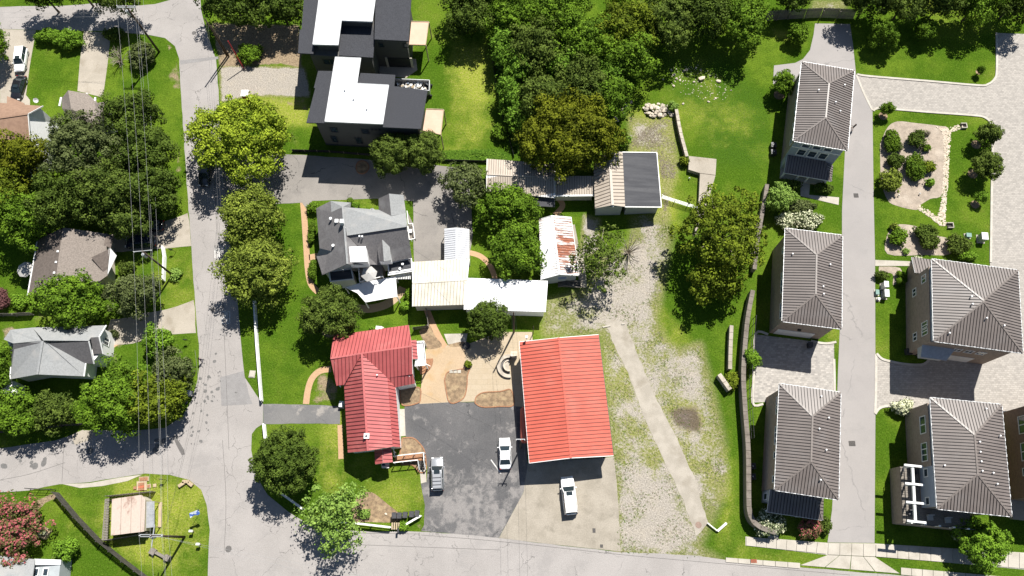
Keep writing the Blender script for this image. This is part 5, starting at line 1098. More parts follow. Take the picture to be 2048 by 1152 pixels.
# stained brown shed with trellis fence and pergola
t = thing('stained_shed', 'shed with stained beige panel roof inside the trellis yard', 'shed', W(252, 1032)); q7 = Z(7.68, 190, 950)
SR = [(258,370),(700,305),(775,370),(755,870),(240,930)]; MB().prism(inset_poly([W(*q7(x, y, 2.6)) for x, y in SR], .15), 0, 2.55).build('wall', MAT['siding_cream'], t)
xs_ = [(258,370,240,930),(405,348,392,912),(558,326,548,892),(712,306,700,876),(775,370,757,868)]
for i in range(4):
    a_, b_ = xs_[i], xs_[i+1]; MB().prism([W(*q7(a_[0]+3, a_[1], 2.7)), W(*q7(b_[0]-3, b_[1], 2.7)), W(*q7(b_[2]-3, b_[3], 2.7)), W(*q7(a_[2]+3, a_[3], 2.7))], 2.58, 2.7).build('roof_panel', MAT['shed_roof'], t)
MB().slab([W(*q7(790,410,2.2)), W(*q7(912,402,2.2)), W(*q7(912,610,2.2)), W(*q7(787,612,2.2))], .08).build('awning_panel', MAT['grey_metal'], t); MB().slab([W(*q7(787,614,2.2)), W(*q7(912,612,2.2)), W(*q7(912,800,2.2)), W(*q7(785,815,2.2))], .08).build('awning_panel', MAT['grey_metal'], t)
for x, y in ((905,410),(905,795)): p = W(*q7(x, y, 2.1)); MB().box(p.x, p.y, 1.05, .1, .1, 2.1).build('awning_post', MAT['wood_post'], t)
MB().prism([W(*q7(x, y, .3)) for x, y in ((975,420),(1022,415),(1010,800),(965,805))], 0, .25).build('timber_edge', MAT['wood_post'], t)
t = thing('slat_pergola', 'grey slatted pergola along the left side of the stained shed', 'pergola', W(214, 1035))
for i in range(26):
    f_ = i/25; x0, y0 = 160-45*f_, 375+620*f_; x1 = 215-25*f_
    MB().beam(W(*q7(x0, y0, 2.0)), W(*q7(x1+5, y0-6, 2.0)), .14, .06).build('slat', MAT['wood_grey'], t)
for (a_, b_) in (((160,375),(112,1000)), ((190,372),(170,995))): MB().beam(W(*q7(*a_, 1.92)), W(*q7(*b_, 1.92)), .1, .12).build('rail', MAT['wood_grey'], t)
for x, y in ((165,380),(140,690),(118,990)): p = W(*q7(x, y, 1.9)); MB().box(p.x, p.y, .95, .12, .12, 1.9).build('post', MAT['wood_grey'], t)
for lab, a_, b_ in (('dark picket screen along the upper side of the stained shed', (150,325), (870,250)), ('dark picket screen along the lower side of the stained shed', (112,1008), (800,890))):
    t = thing('picket_screen', lab, 'fence', W(*q7(*a_))); A, B_ = W(*q7(*a_, 1.5)), W(*q7(*b_, 1.5)); n = int((B_-A).length/.2)
    pk = MB()
    for i in range(n): p = A.lerp(B_, (i+.5)/n); pk.box(p.x, p.y, .8+.1*(i % 2), .14, .04, 1.6+.2*(i % 2), math.atan2((B_-A).y, (B_-A).x))
    tag(pk.build('pickets', MAT['wood_grey'], t), kind='stuff'); MB().beam(A-Vector((0, -.05, .3)), B_-Vector((0, -.05, .3)), .06, .1).build('rail', MAT['wood_dark'], t); MB().beam(A-Vector((0, -.05, 1.2)), B_-Vector((0, -.05, 1.2)), .06, .1).build('rail', MAT['wood_dark'], t)
# ------------------------------------------------------------------ vegetation kit
def crown_mesh(name, cx, cy, cz, rx, ry, rz, leaf=.34, cover=3.2, clump=1.1, seed=0, lobes=.22, low=-.35, fill=.25, sparse=0.0, slender=1.0, flower=0.0, spiky=0.0):
    """crown made of many leaf-sized faces gathered in clumps over an uneven ellipsoid"""
    g = np.random.default_rng(seed); clump = min(clump, .55*min(rx, ry, rz*1.3))
    area = 4*math.pi*((rx*ry)**1.6/3+(rx*rz)**1.6/3+(ry*rz)**1.6/3)**(1/1.6)*(1-low)/2
    nc = max(10, int(area/(clump*clump)*.95*(1-sparse)))
    k = np.arange(nc)+.5; zz = 1-(1-low)*k/nc; th = k*2.399963+g.uniform(0, 6); rr = np.sqrt(1-zz*zz)
    d = np.stack([rr*np.cos(th), rr*np.sin(th), zz], 1)+g.normal(0, .07, (nc, 3)); d /= np.linalg.norm(d, axis=1)[:, None]
    ph = g.uniform(0, 6.28, 6); fac = 1+lobes*(np.sin(3*th+ph[0])*.45*rr+np.sin(5*th+ph[1])*.35*rr+np.sin(2*th+4*zz+ph[2])*.4+g.normal(0, .3, nc))
    nb = max(7, int(area/(clump*clump*9))); kb = np.arange(nb)+.5; zb = 1-(1-low)*kb/nb; tb = kb*2.399963+g.uniform(0, 6); rb = np.sqrt(1-zb*zb)
    bd = np.stack([rb*np.cos(tb), rb*np.sin(tb), zb], 1)+g.normal(0, .18, (nb, 3)); bd /= np.linalg.norm(bd, axis=1)[:, None]
    ang = np.arccos(np.clip(d@bd.T, -1, 1)); near = ang.min(1); bw = 1.5/math.sqrt(nb); bf = np.exp(-(near/bw)**2); bt = g.random(nb)[ang.argmin(1)]
    fac = fac-.36*(1-bf)*(1+lobes)+.08; fac = np.clip(fac, .5, 1.28); c = d*np.array([rx, ry, rz])*fac[:, None]*(1-.45*clump/min(rx, ry))
    per = max(10, int(cover*4.6*(clump/leaf)**2*.62)); cr = clump*g.uniform(.5, 1.3, nc)*(.75+.35*bf)
    idx = np.repeat(np.arange(nc), per); n = len(idx)
    o = g.normal(0, 1, (n, 3)); o /= np.linalg.norm(o, axis=1)[:, None]; out = d[idx]
    o = o+out*.45+np.array([0, 0, .25]); o /= np.linalg.norm(o, axis=1)[:, None]
    p = c[idx]+o*(cr[idx]*g.uniform(.55, 1.0, n)**.7*(1+(.35+spiky)*(g.random(n) > .8)*.8))[:, None]
    tone = np.clip(.05+.25*g.random(nc)[idx]+.22*bt[idx]+.3*np.clip(o[:, 2], -1, 1)+.3*g.random(n), 0, 1)**1.25  # clump tops lighter: light from above put into the leaf tone
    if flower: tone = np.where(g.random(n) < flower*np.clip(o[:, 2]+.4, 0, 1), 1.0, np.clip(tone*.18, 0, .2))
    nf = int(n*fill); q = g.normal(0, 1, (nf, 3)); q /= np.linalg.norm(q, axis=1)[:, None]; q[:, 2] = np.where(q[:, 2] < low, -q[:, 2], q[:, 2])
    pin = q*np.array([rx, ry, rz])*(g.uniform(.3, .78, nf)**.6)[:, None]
    P = np.concatenate([p, pin]); NN = np.concatenate([o, q]); T = np.concatenate([tone, np.clip(.15+.2*g.random(nf), 0, 1)*(0 if flower else 1)]); n = len(P)  # inner leaves given a darker tone, painting the shade inside the crown
    NN = NN*.8+np.array([0, 0, .12])+g.normal(0, .36, (n, 3)); NN /= np.linalg.norm(NN, axis=1)[:, None]
    a = np.cross(NN, g.normal(0, 1, (n, 3))); a /= np.linalg.norm(a, axis=1)[:, None]+1e-9; b = np.cross(NN, a)
    s = leaf*g.uniform(.6, 1.25, n)[:, None]; P = P+np.array([cx, cy, cz]); w = .5/slender; l = .62*slender
    v = np.stack([P-a*s*l, P-b*s*w+NN*s*.06, P+a*s*l, P+b*s*w-NN*s*.04], 1).reshape(-1, 3); v[:, 2] = np.maximum(v[:, 2], .03)
    me = np_mesh(name, v, np.arange(4*n).reshape(-1, 4))
    me.attributes.new('tone', 'FLOAT', 'POINT').data.foreach_set('value', np.repeat(T, 4).astype(np.float32))
    return me
def limbs(mb, base, h, rx, ry, cz, rz, n, r0, seed, reach=.8, twig=True):
    rnd = random.Random(seed); fork = h*.28
    mb.tube([base, base+Vector((rnd.uniform(-.1, .1), rnd.uniform(-.1, .1), fork)), Vector((base.x, base.y, min(h*.8, cz+rz*.4)))], [r0, r0*.75, r0*.25], 8)
    tips = []
    for i in range(n):
        a = 2*math.pi*(i+rnd.uniform(-.3, .3))/n; t = rnd.uniform(.25, .7); s = Vector((base.x, base.y, fork+(cz-fork)*t*.7))
        e = Vector((base.x+rx*reach*math.cos(a)*rnd.uniform(.7, 1), base.y+ry*reach*math.sin(a)*rnd.uniform(.7, 1), cz+rz*rnd.uniform(-.1, .55)))
        m_ = s.lerp(e, .5)+Vector((rnd.uniform(-.3, .3), rnd.uniform(-.3, .3), rnd.uniform(0, .5))); mb.tube([s, m_, e], [r0*.4, r0*.25, r0*.06], 6); tips.append((m_, e))
    if twig:
        for m_, e in tips:
            for j in range(2): t = m_.lerp(e, rnd.uniform(.2, .7)); mb.tube([t, t+Vector((rnd.uniform(-1, 1)*rx*.25, rnd.uniform(-1, 1)*ry*.25, rnd.uniform(0, rz*.25)))], [r0*.14, r0*.03], 5)
NT = [0]
def tree(label, x, y, rxp, ryp, h, leafk, name='tree', cat='tree', group=None, z0f=.16, leaf=.34, cover=2.0, clump=1.1, lobes=.22, sparse=0.0, bark='bark', slender=1.0, fill=.15, limb=7, reach=.7, flower=0.0, low=-.4, spiky=0.0):
    NT[0] += 1; zb = h*z0f; cz = (h+zb)/2; rz = (h-zb)/2
    leaf *= .75; c = W(x, y, cz); mp = MPP(x, y, cz); rx, ry = rxp*mp*.97, ryp*mp*.97
    t = thing(name, label, cat, (c.x, c.y, 0), group)
    mb = MB(); limbs(mb, Vector((c.x, c.y, 0)), h, rx, ry, cz, rz, limb, max(.05, min(.34, h*.026)), NT[0], reach); mb.build('trunk', MAT[bark], t, True)
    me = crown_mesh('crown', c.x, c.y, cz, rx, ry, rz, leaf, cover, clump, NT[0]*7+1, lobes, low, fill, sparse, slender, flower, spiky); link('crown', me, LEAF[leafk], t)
    return t
def shrub(label, x, y, rxp, ryp, h, leafk, name='shrub', cat='shrub', group=None, leaf=.2, clump=.42, cover=3.0, lobes=.15, flower=0.0, slender=1.0, low=-.2, sparse=0.0, spiky=0.0):
    NT[0] += 1; cz = h*.48; c = W(x, y, cz); mp = MPP(x, y, cz); rx, ry = rxp*mp, ryp*mp
    t = thing(name, label, cat, (c.x, c.y, 0), group); rnd = random.Random(NT[0]); mb = MB()
    for i in range(5): a = i*1.257; mb.tube([(c.x, c.y, 0), (c.x+rx*.5*math.cos(a), c.y+ry*.5*math.sin(a), h*.7)], [.035, .012], 5)
    mb.build('stem', MAT['bark'], t)
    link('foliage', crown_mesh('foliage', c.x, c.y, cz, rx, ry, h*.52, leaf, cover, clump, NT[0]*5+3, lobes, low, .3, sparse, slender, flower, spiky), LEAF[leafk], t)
    return t
def bare_branches(label, x, y, r, h, name='dead_shrub', n=34, seed=3, mat='bark_pale'):
    c = W(x, y, h*.4); t = thing(name, label, 'shrub', (c.x, c.y, 0)); rnd = random.Random(seed); mb = MB()
    for i in range(n):
        a = rnd.uniform(0, 6.28); e = Vector((c.x+r*math.cos(a)*rnd.uniform(.4, 1), c.y+r*math.sin(a)*rnd.uniform(.4, 1), h*rnd.uniform(.5, 1))); m_ = Vector((c.x, c.y, h*.3)).lerp(e, .5)+Vector((rnd.uniform(-.2, .2), rnd.uniform(-.2, .2), .15))
        mb.tube([(c.x, c.y, 0), m_, e], [.05, .03, .01], 5)
        for j in range(2): s = m_.lerp(e, rnd.random()); mb.tube([s, s+Vector((rnd.uniform(-.5, .5), rnd.uniform(-.5, .5), rnd.uniform(0, .4)))], [.02, .006], 4)
    mb.build('branches', MAT[mat], t)

# street-side trees
tree('large bright yellow-green maple overhanging the road', 477, 278, 100, 90, 10.5, 'maple', leaf=.36, clump=1.0, lobes=.2, spiky=.3)
tree('upper of the two pale tipped trees along the road beside the lawn', 502, 430, 63, 62, 8.0, 'tips', leaf=.34, clump=.85, spiky=.3)
tree('lower of the two pale tipped trees along the road beside the lawn', 515, 543, 73, 67, 8.5, 'tips', leaf=.34, clump=.9, spiky=.3)
tree('round dark evergreen left of its twin below the modern house', 783, 308, 42, 44, 7.5, 'dark', leaf=.26, clump=.62, lobes=.1, cover=2.4)
tree('round dark evergreen right of its twin below the modern house', 848, 305, 37, 44, 7.5, 'dark', leaf=.26, clump=.62, lobes=.1, cover=2.4)
tree('round dark green tree between the grey house and the red house', 661, 627, 60, 52, 7.5, 'dark', leaf=.27, clump=.65, lobes=.14, cover=2.4)
tree('dense dark round magnolia at the street corner lawn', 570, 922, 65, 63, 8.0, 'deep', leaf=.27, clump=.62, lobes=.1, cover=2.5)
tree('feathery light green tree leaning over the lower street', 670, 1032, 56, 64, 7.5, 'lime', leaf=.36, clump=.8, lobes=.7, sparse=.35, spiky=.9, fill=.1, bark='bark_pale')
tree('compact dark green tree in front of the long white shed', 976, 641, 43, 41, 5.5, 'deep', leaf=.26, clump=.55, lobes=.14)
tree('big golden olive tree spreading over the tan shed', 1137, 272, 106, 84, 11.0, 'gold', leaf=.36, clump=1.0, lobes=.2)
tree('dull dark tree at the top of the asphalt drive', 930, 368, 44, 42, 7.0, 'grey', leaf=.32, clump=.7, lobes=.3, sparse=.15)
tree('mid green tree below the long tan shed', 1018, 415, 66, 42, 6.5, 'mid', leaf=.34, clump=.8, lobes=.25)
tree('mid green tree to the left of the rusty shed', 1030, 500, 57, 56, 7.5, 'mid', leaf=.34, clump=.8, lobes=.22)
tree('scraggly half bare tree right of the rusty shed', 1200, 515, 50, 62, 8.5, 'dark', leaf=.36, clump=.7, lobes=.6, sparse=.55, fill=.05, bark='bark_pale', limb=12, reach=1.1, cover=1.6)
tree('tall open olive green tree beside the gravel lot', 1445, 468, 84, 98, 11.0, 'olive', leaf=.38, clump=.95, lobes=.45, sparse=.38, bark='bark_pale', limb=10, reach=.95, fill=.12, cover=2.2)
tree('lower drooping olive green tree touching the tall open one', 1430, 560, 58, 50, 7.0, 'olive', leaf=.38, clump=.9, lobes=.45, sparse=.42, fill=.1, cover=2.0)
# left-hand wood
for lab, x, y, a, b, h, kd in (
 ('olive brown topped tree below the brown roofed house', 45, 318, 58, 52, 10, 'gold'), ('big grey-green tree over the tan roofed house', 165, 300, 78, 75, 11, 'grey'), ('dark tree right of the tan roofed house', 268, 232, 54, 46, 10, 'deep'),
 ('dark tree at the wood edge beneath the power lines', 290, 300, 56, 55, 10, 'deep'), ('dark bushy tree at the lower right edge of the left wood', 305, 375, 52, 50, 9, 'deep'), ('dark tree in the middle of the left wood', 215, 385, 62, 60, 10.5, 'dark'),
 ('dark tree in the left wood above the taupe roof', 130, 405, 66, 55, 10.5, 'deep'), ('green tree at the left edge behind the taupe roofed house', 55, 440, 52, 55, 10, 'mid'), ('olive tree at the left edge of the photo beneath the brown roof', 10, 385, 45, 60, 10, 'olive'),
 ('dark tree above the parked black car in the left drive', 255, 445, 45, 35, 7.5, 'dark'), ('yellow-green tree between the taupe roof and the grey cottage', 148, 603, 74, 52, 8.5, 'mid'), ('grey-green tree below the utility pole with transformer', 272, 588, 56, 40, 7.0, 'grey'),
 ('broad green tree over the lower left street', 232, 800, 60, 74, 9.0, 'mid'), ('olive tipped tree right of the broad one over the lower left street', 298, 800, 46, 58, 8.0, 'olive'), ('dull round tree above the lower left street corner', 345, 742, 42, 38, 6.0, 'grey'), ('olive tree touching the street corner below the round tree', 335, 795, 45, 42, 6.5, 'olive'),
 ('left of the two bushy trees below the grey cottage', 30, 828, 58, 42, 6.0, 'mid'), ('right of the two bushy trees below the grey cottage', 108, 822, 44, 38, 5.5, 'dark'), ('small bright green tree in the grey cottage front yard', 318, 680, 32, 28, 4.0, 'bright'),
 ('pink flowering crape myrtle at the lower left', 25, 1058, 62, 66, 5.5, 'pink'), ('bushy tree at the left edge beside the grey cottage', -8, 735, 34, 48, 7, 'mid'), ('leafy tree above the white car at the left edge', -12, 92, 26, 46, 7, 'mid'),
 ('dark tree over the upper left street, left one', 85, -14, 48, 24, 9, 'deep'), ('dark tree over the upper left street beside the power pole', 232, -12, 62, 34, 10, 'dark'), ('green tree at the top edge above the hedges', 160, -22, 30, 22, 8, 'mid')):
    fl = .5 if kd == 'pink' else 0
    tree(lab, x, y, a, b, h, kd, leaf=.34 if a > 40 else .28, clump=.95 if a > 50 else .7, lobes=.38, flower=fl, sparse=.08)
# top edge and woods
for lab, x, y, a, b, h, kd in (
 ('dark tree at the top edge right of the road', 470, 10, 68, 42, 8, 'deep'), ('dark tree at the top edge beside the modern house', 560, 14, 58, 42, 8, 'deep'),
 ('dark tree right of the larger modern house', 940, 36, 48, 46, 7.5, 'deep'), ('dark tree at the top edge above the dry yard', 945, 2, 55, 30, 8, 'dark'), ('tall tree at the left of the top wood', 1025, 30, 60, 50, 8.5, 'mid'), ('tall tree at the top middle of the wood', 1110, 25, 66, 50, 9, 'mid'),
 ('tree in the wood above the bamboo', 1075, 95, 62, 56, 8.5, 'dark'), ('broad tree in the middle of the top wood', 1170, 85, 66, 60, 9, 'mid'), ('olive tree on the right of the top wood', 1250, 50, 68, 62, 9, 'olive'), ('dark tree hanging over the grass below the top wood', 1262, 118, 50, 44, 8, 'mid'),
 ('tall tree at the top of the stony slope', 1335, 45, 56, 58, 9, 'dark'), ('dark tree at the top edge left of the lawn', 1410, 25, 62, 56, 9, 'deep'), ('green tree at the top edge beside the board fence', 1485, 40, 52, 56, 8.5, 'mid'), ('dark tree in the wood below the bamboo', 1165, 165, 58, 46, 9, 'dark'),
 ('tree behind the big golden olive tree', 1090, 195, 62, 44, 8.5, 'dark'), ('leafy tree at the right end of the thicket', 1225, 195, 40, 42, 7.5, 'mid'),
 ('dark tree beyond the board fence', 1590, -14, 48, 32, 8, 'deep'), ('dark tree right of the board fence', 1740, -4, 52, 36, 8.5, 'deep'), ('dark tree over the top right lawn', 1810, 4, 56, 38, 8.5, 'dark'), ('dark tree at the top edge above the paver lane corner', 1885, 0, 55, 38, 8.5, 'deep'),
 ('bright green tree at the top right', 1952, 8, 50, 40, 8, 'mid'), ('dark tree in the upper right corner', 2030, 2, 48, 42, 8, 'deep')):
    tree(lab, x, y, a, b, h, kd, leaf=.36, clump=1.0, lobes=.45, sparse=.1, group='trees of the wood along the top')
for i, (x, y, a, b, h) in enumerate(((1005,95,26,40,6.5), (1035,140,28,34,6.5), (1020,185,22,46,6), (1130,140,36,34,7), (1190,195,30,40,6.5), (1035,235,26,30,5), (1215,150,28,34,6.5))):
    tree(('bamboo clump leaning over the silt fence', 'bamboo clump left of the wood centre', 'tall narrow bamboo clump beside the silt fence', 'bamboo clump in the wood centre', 'bright bamboo clump above the golden tree', 'low bamboo clump left of the golden tree', 'bamboo clump at the right of the thicket')[i], x, y, a, b, h, 'bamboo', name='bamboo', cat='bamboo', group='bamboo clumps in the thicket', leaf=.36, clump=.6, lobes=.5, slender=1.5, spiky=.8, z0f=.05)
# small trees on the right
for lab, x, y, a, b, h, kd in (
 ('slim young tree against the uppermost townhouse', 1568, 167, 20, 26, 4.5, 'mid'), ('bright young tree below the uppermost townhouse porch', 1560, 396, 28, 26, 4.5, 'lime'), ('small bright tree left of the paver drive', 1503, 718, 17, 18, 3, 'bright'),
 ('upper of the two round trees along the paver lane', 1976, 270, 24, 22, 4.5, 'dark'), ('lower of the two round trees along the paver lane', 1974, 331, 29, 27, 5, 'dark'), ('sapling with mulch ring below the two round trees', 1963, 395, 12, 10, 2.4, 'bright'),
 ('sapling at the upper left corner of the garden lawn', 1775, 218, 14, 11, 3, 'mid'), ('sapling on the top right lawn', 1962, 140, 7, 7, 2.2, 'mid'), ('small tree on the lawn below the board fence', 1597, 68, 22, 18, 3.5, 'mid'), ('bushy bright green tree in front of the pergola house', 1965, 1088, 50, 48, 5.5, 'bright'),
 ('small green tree beside the dark board fence at lower left', 132, 1098, 22, 22, 3.2, 'bright'), ('young green tree in the shade of the top right trees', 1770, 70, 30, 26, 5, 'mid'), ('small tree in the shade at the top right lawn', 1850, 60, 22, 22, 4, 'mid')):
    tree(lab, x, y, a, b, h, kd, leaf=.26 if h > 3 else .2, clump=.5 if h > 3 else .35, lobes=.35, limb=5, cover=2.6, fill=.15)
# shrubs and hedges
for lab, x, y, a, b, h, kd, fl in (
 ('tall clipped hedge at the left of the gravel garden', 1782, 282, 15, 28, 1.7, 'hedge', 0), ('round dark shrub in the upper gravel garden', 1832, 279, 17, 17, 1.9, 'deep', 0), ('clipped oblong hedge in the middle of the gravel garden', 1830, 334, 19, 30, 1.8, 'hedge', 0), ('dark shrub below the tall clipped hedge', 1786, 320, 13, 13, 1.5, 'deep', 0),
 ('small round dark shrub beside the oblong hedge', 1801, 319, 8, 8, 1.1, 'deep', 0), ('small dark shrub right below the tall hedge', 1792, 332, 9, 8, 1.2, 'deep', 0), ('grey-green shrub at the foot of the tall hedge', 1796, 294, 9, 9, 1.2, 'grey', 0), ('large pale tipped shrub at the lower left of the gravel garden', 1781, 363, 23, 23, 2.6, 'tips', 0),
 ('small shrub right of the round dark shrub', 1853, 296, 8, 7, 1.0, 'mid', 0), ('small loose shrub right of the oblong hedge', 1858, 334, 11, 13, 1.3, 'olive', 0), ('small bright shrub near the bottom of the gravel garden', 1860, 366, 10, 8, 1.1, 'bright', 0), ('dry brown tuft beside the stone channel', 1852, 266, 9, 5, .7, 'bare', 0),
 ('shrub at the left of the lower gravel bed', 1796, 474, 17, 17, 1.7, 'mid', 0), ('yellow tipped small shrub at the top of the lower gravel bed', 1788, 455, 9, 8, 1.1, 'tips', 0), ('dark shrub at the top of the lower gravel bed', 1851, 465, 25, 14, 1.7, 'deep', 0), ('rounded shrub in the middle of the lower gravel bed', 1858, 484, 20, 16, 1.9, 'dark', 0), ('dark shrub at the right of the lower gravel bed', 1915, 490, 24, 20, 1.9, 'dark', 0), ('bright shrub against the wide townhouse roof', 1935, 512, 20, 9, 1.4, 'bright', 0), ('little yellow plant near the garden walk', 1812, 503, 6, 6, .6, 'lime', 0),
 ('white flowering bush at the end of the garden walk', 1834, 522, 9, 9, 1.3, 'white', .6), ('dark shrub beside the utility boxes', 1763, 551, 13, 9, 1.3, 'deep', 0), ('upper round shrub left of the wide townhouse', 1800, 549, 8, 7, 1.1, 'mid', 0), ('lower round shrub left of the wide townhouse', 1799, 563, 8, 7, 1.1, 'mid', 0),
 ('white hydrangea bank above the middle townhouse', 1612, 440, 32, 20, 1.8, 'white', .55), ('white hydrangea left of the hydrangea bank', 1570, 442, 16, 20, 1.7, 'white', .5), ('grey-green bush above the white hydrangeas', 1600, 415, 34, 14, 1.9, 'grey', 0), ('dark hedge left of the porch steps of the uppermost townhouse', 1580, 372, 24, 12, 1.2, 'deep', 0), ('dark hedge right of the porch steps of the uppermost townhouse', 1645, 376, 22, 10, 1.2, 'deep', 0),
 ('pale flowering bush left of the lowest townhouse walk', 1538, 1046, 31, 25, 2.0, 'white', .3), ('red flowering bush right of the lowest townhouse walk', 1620, 1055, 24, 20, 2.0, 'pink', .4), ('dark shrub strip below the lowest townhouse porch', 1650, 1050, 11, 20, 1.2, 'deep', 0),
 ('white flowering bush at the corner of the pergola house drive', 1805, 815, 22, 16, 1.8, 'white', .8), ('white flowering bush left of the bushy bright tree', 1928, 1065, 20, 24, 1.9, 'white', .35), ('dark bush below the pergola deck', 1900, 1010, 40, 12, 1.0, 'deep', 0),
 ('left hedge bush at the upper left lawn', 98, 72, 28, 14, 2.2, 'bright', 0), ('right hedge bush at the upper left lawn', 140, 80, 29, 20, 2.6, 'bright', 0), ('dark shrub beneath the power pole at the upper left', 228, 70, 22, 14, 1.8, 'deep', 0), ('dark grey shrub right of the dead shrub', 285, 112, 27, 27, 2.6, 'grey', 0),
 ('purple leaved shrub at the left edge', 5, 600, 13, 22, 2.4, 'purple', 0), ('bright shrub beside the purple one', 42, 602, 20, 14, 1.4, 'bright', 0), ('dark shrub left of the white picket fence', 254, 535, 15, 15, 1.6, 'dark', 0), ('broad leaved weeds at the foot of the utility pole', 352, 548, 11, 14, .8, 'lime', 0), ('small shrub at the edge of the black car drive', 325, 434, 8, 7, .9, 'bright', 0),
 ('green shrub below the dark debris at the upper dirt lot', 500, 108, 24, 22, 2.0, 'mid', 0), ('round clipped shrub above the grey house', 701, 402, 7, 5, 1.0, 'hedge', 0), ('light shrub beside the round clipped one', 712, 410, 9, 5, .9, 'bright', 0), ('hedge at the upper left corner of the grey house', 628, 415, 12, 12, 1.5, 'mid', 0), ('clipped hedge along the left wall of the grey house', 624, 465, 7, 28, 1.3, 'hedge', 0), ('lower clipped hedge along the left wall of the grey house', 626, 540, 8, 24, 1.3, 'hedge', 0),
 ('light shrub right of the white canopy', 811, 613, 10, 9, 1.2, 'bright', 0), ('slim shrub against the cream shed corner', 817, 590, 7, 13, 1.4, 'mid', 0), ('small shrub at the tip of the plaza planting bed', 936, 728, 7, 7, .9, 'olive', 0), ('bright bush by the bins at the street', 808, 1053, 9, 9, 1.1, 'bright', 0), ('light weeds under the feathery tree', 728, 1028, 14, 9, .8, 'lime', 0),
 ('bush at the head of the stone wall', 1345, 213, 10, 9, 1.5, 'lime', 0), ('vine mound at the foot of the stone wall', 1368, 322, 9, 10, 1.3, 'olive', 0), ('creeper hanging on the broken retaining wall end', 1462, 762, 14, 18, 1.4, 'olive', 0), ('green bush at the right end of the thicket', 1240, 280, 17, 16, 2.2, 'bright', 0), ('small round bush beside the grey cottage gable', 229, 668, 8, 8, 1.1, 'grey', 0),
 ('weedy bush below the top left of the wood', 1000, 265, 15, 18, 1.6, 'mid', 0), ('small bush at the corner of the red house plaza', 748, 656, 10, 4, .6, 'bright', 0)):
    shrub(lab, x, y, a, b, h, kd, flower=fl, leaf=.2 if a > 9 else .15, clump=.4 if a > 9 else .25, spiky=.2, lobes=.1 if 'clipped' in lab or 'hedge' in lab else .2)
bare_branches('leafless dead shrub beneath the power lines', 238, 118, 2.4, 2.6)
bare_branches('bare branches sticking out right of the scraggly tree', 1258, 500, 3.0, 3.4, seed=5, name='dead_branches')
# weeds in the gravel lot, grass along the verges: too many to count
def tufts(name, polys, n, leafk, seed, s=(.12, .3), label=None):
    g = np.random.default_rng(seed); pts = []
    for poly in polys:
        P = px(poly); X0, X1 = min(p.x for p in P), max(p.x for p in P); Y0, Y1 = min(p.y for p in P), max(p.y for p in P); k = n//len(polys)
        x = g.uniform(X0, X1, k*3); y = g.uniform(Y0, Y1, k*3); m_ = (sdist(x, y, P) < 0) & (sdist(x, y, px(STRIP)) > .15)
        cl = np.sin(x*.9+1.3*np.sin(y*.7))+np.sin(y*1.1+1.7*np.sin(x*.5)); m_ &= cl+g.normal(0, .6, len(x)) > .3
        pts.append(np.stack([x, y], 1)[m_][:k])
    p = np.concatenate(pts); m3 = 6; n = len(p)*m3; b = np.repeat(p, m3, 0); a = g.uniform(0, 6.28, n); L_ = g.uniform(s[0], s[1], n); hz = L_*g.uniform(.3, .9, n); w = L_*.22
    dx, dy = np.cos(a), np.sin(a); b = b+g.normal(0, .05, b.shape); z0 = np.full(n, .02)
    v = np.stack([np.stack([b[:, 0]-dy*w, b[:, 1]+dx*w, z0], 1), np.stack([b[:, 0]+dy*w, b[:, 1]-dx*w, z0], 1), np.stack([b[:, 0]+dx*L_, b[:, 1]+dy*L_, hz], 1)], 1).reshape(-1, 3)
    me = np_mesh(name, v, np.arange(3*n).reshape(-1, 3)); me.attributes.new('tone', 'FLOAT', 'POINT').data.foreach_set('value', np.repeat(g.random(n), 3).astype(np.float32))
    o = link(name, me, LEAF[leafk]); tag(o, label, 'weeds', kind='stuff')
LOT = GRAVEL[0][0]
tufts('weeds', [LOT], 2500, 'hedge', 4, (.05, .15), label='low green weeds growing through the gravel lot')
tufts('dry_weeds', [LOT, GRAVEL[4][0]], 4000, 'bare', 6, (.05, .16), label='dry straw coloured weeds in the gravel lot')
tufts('tall_grass', [ROUGH[2][0], ROUGH[3][0], [(985,85),(1040,95),(1010,130)]], 5000, 'bamboo', 7, (.2, .5), 'taller green grass along the black silt fence')
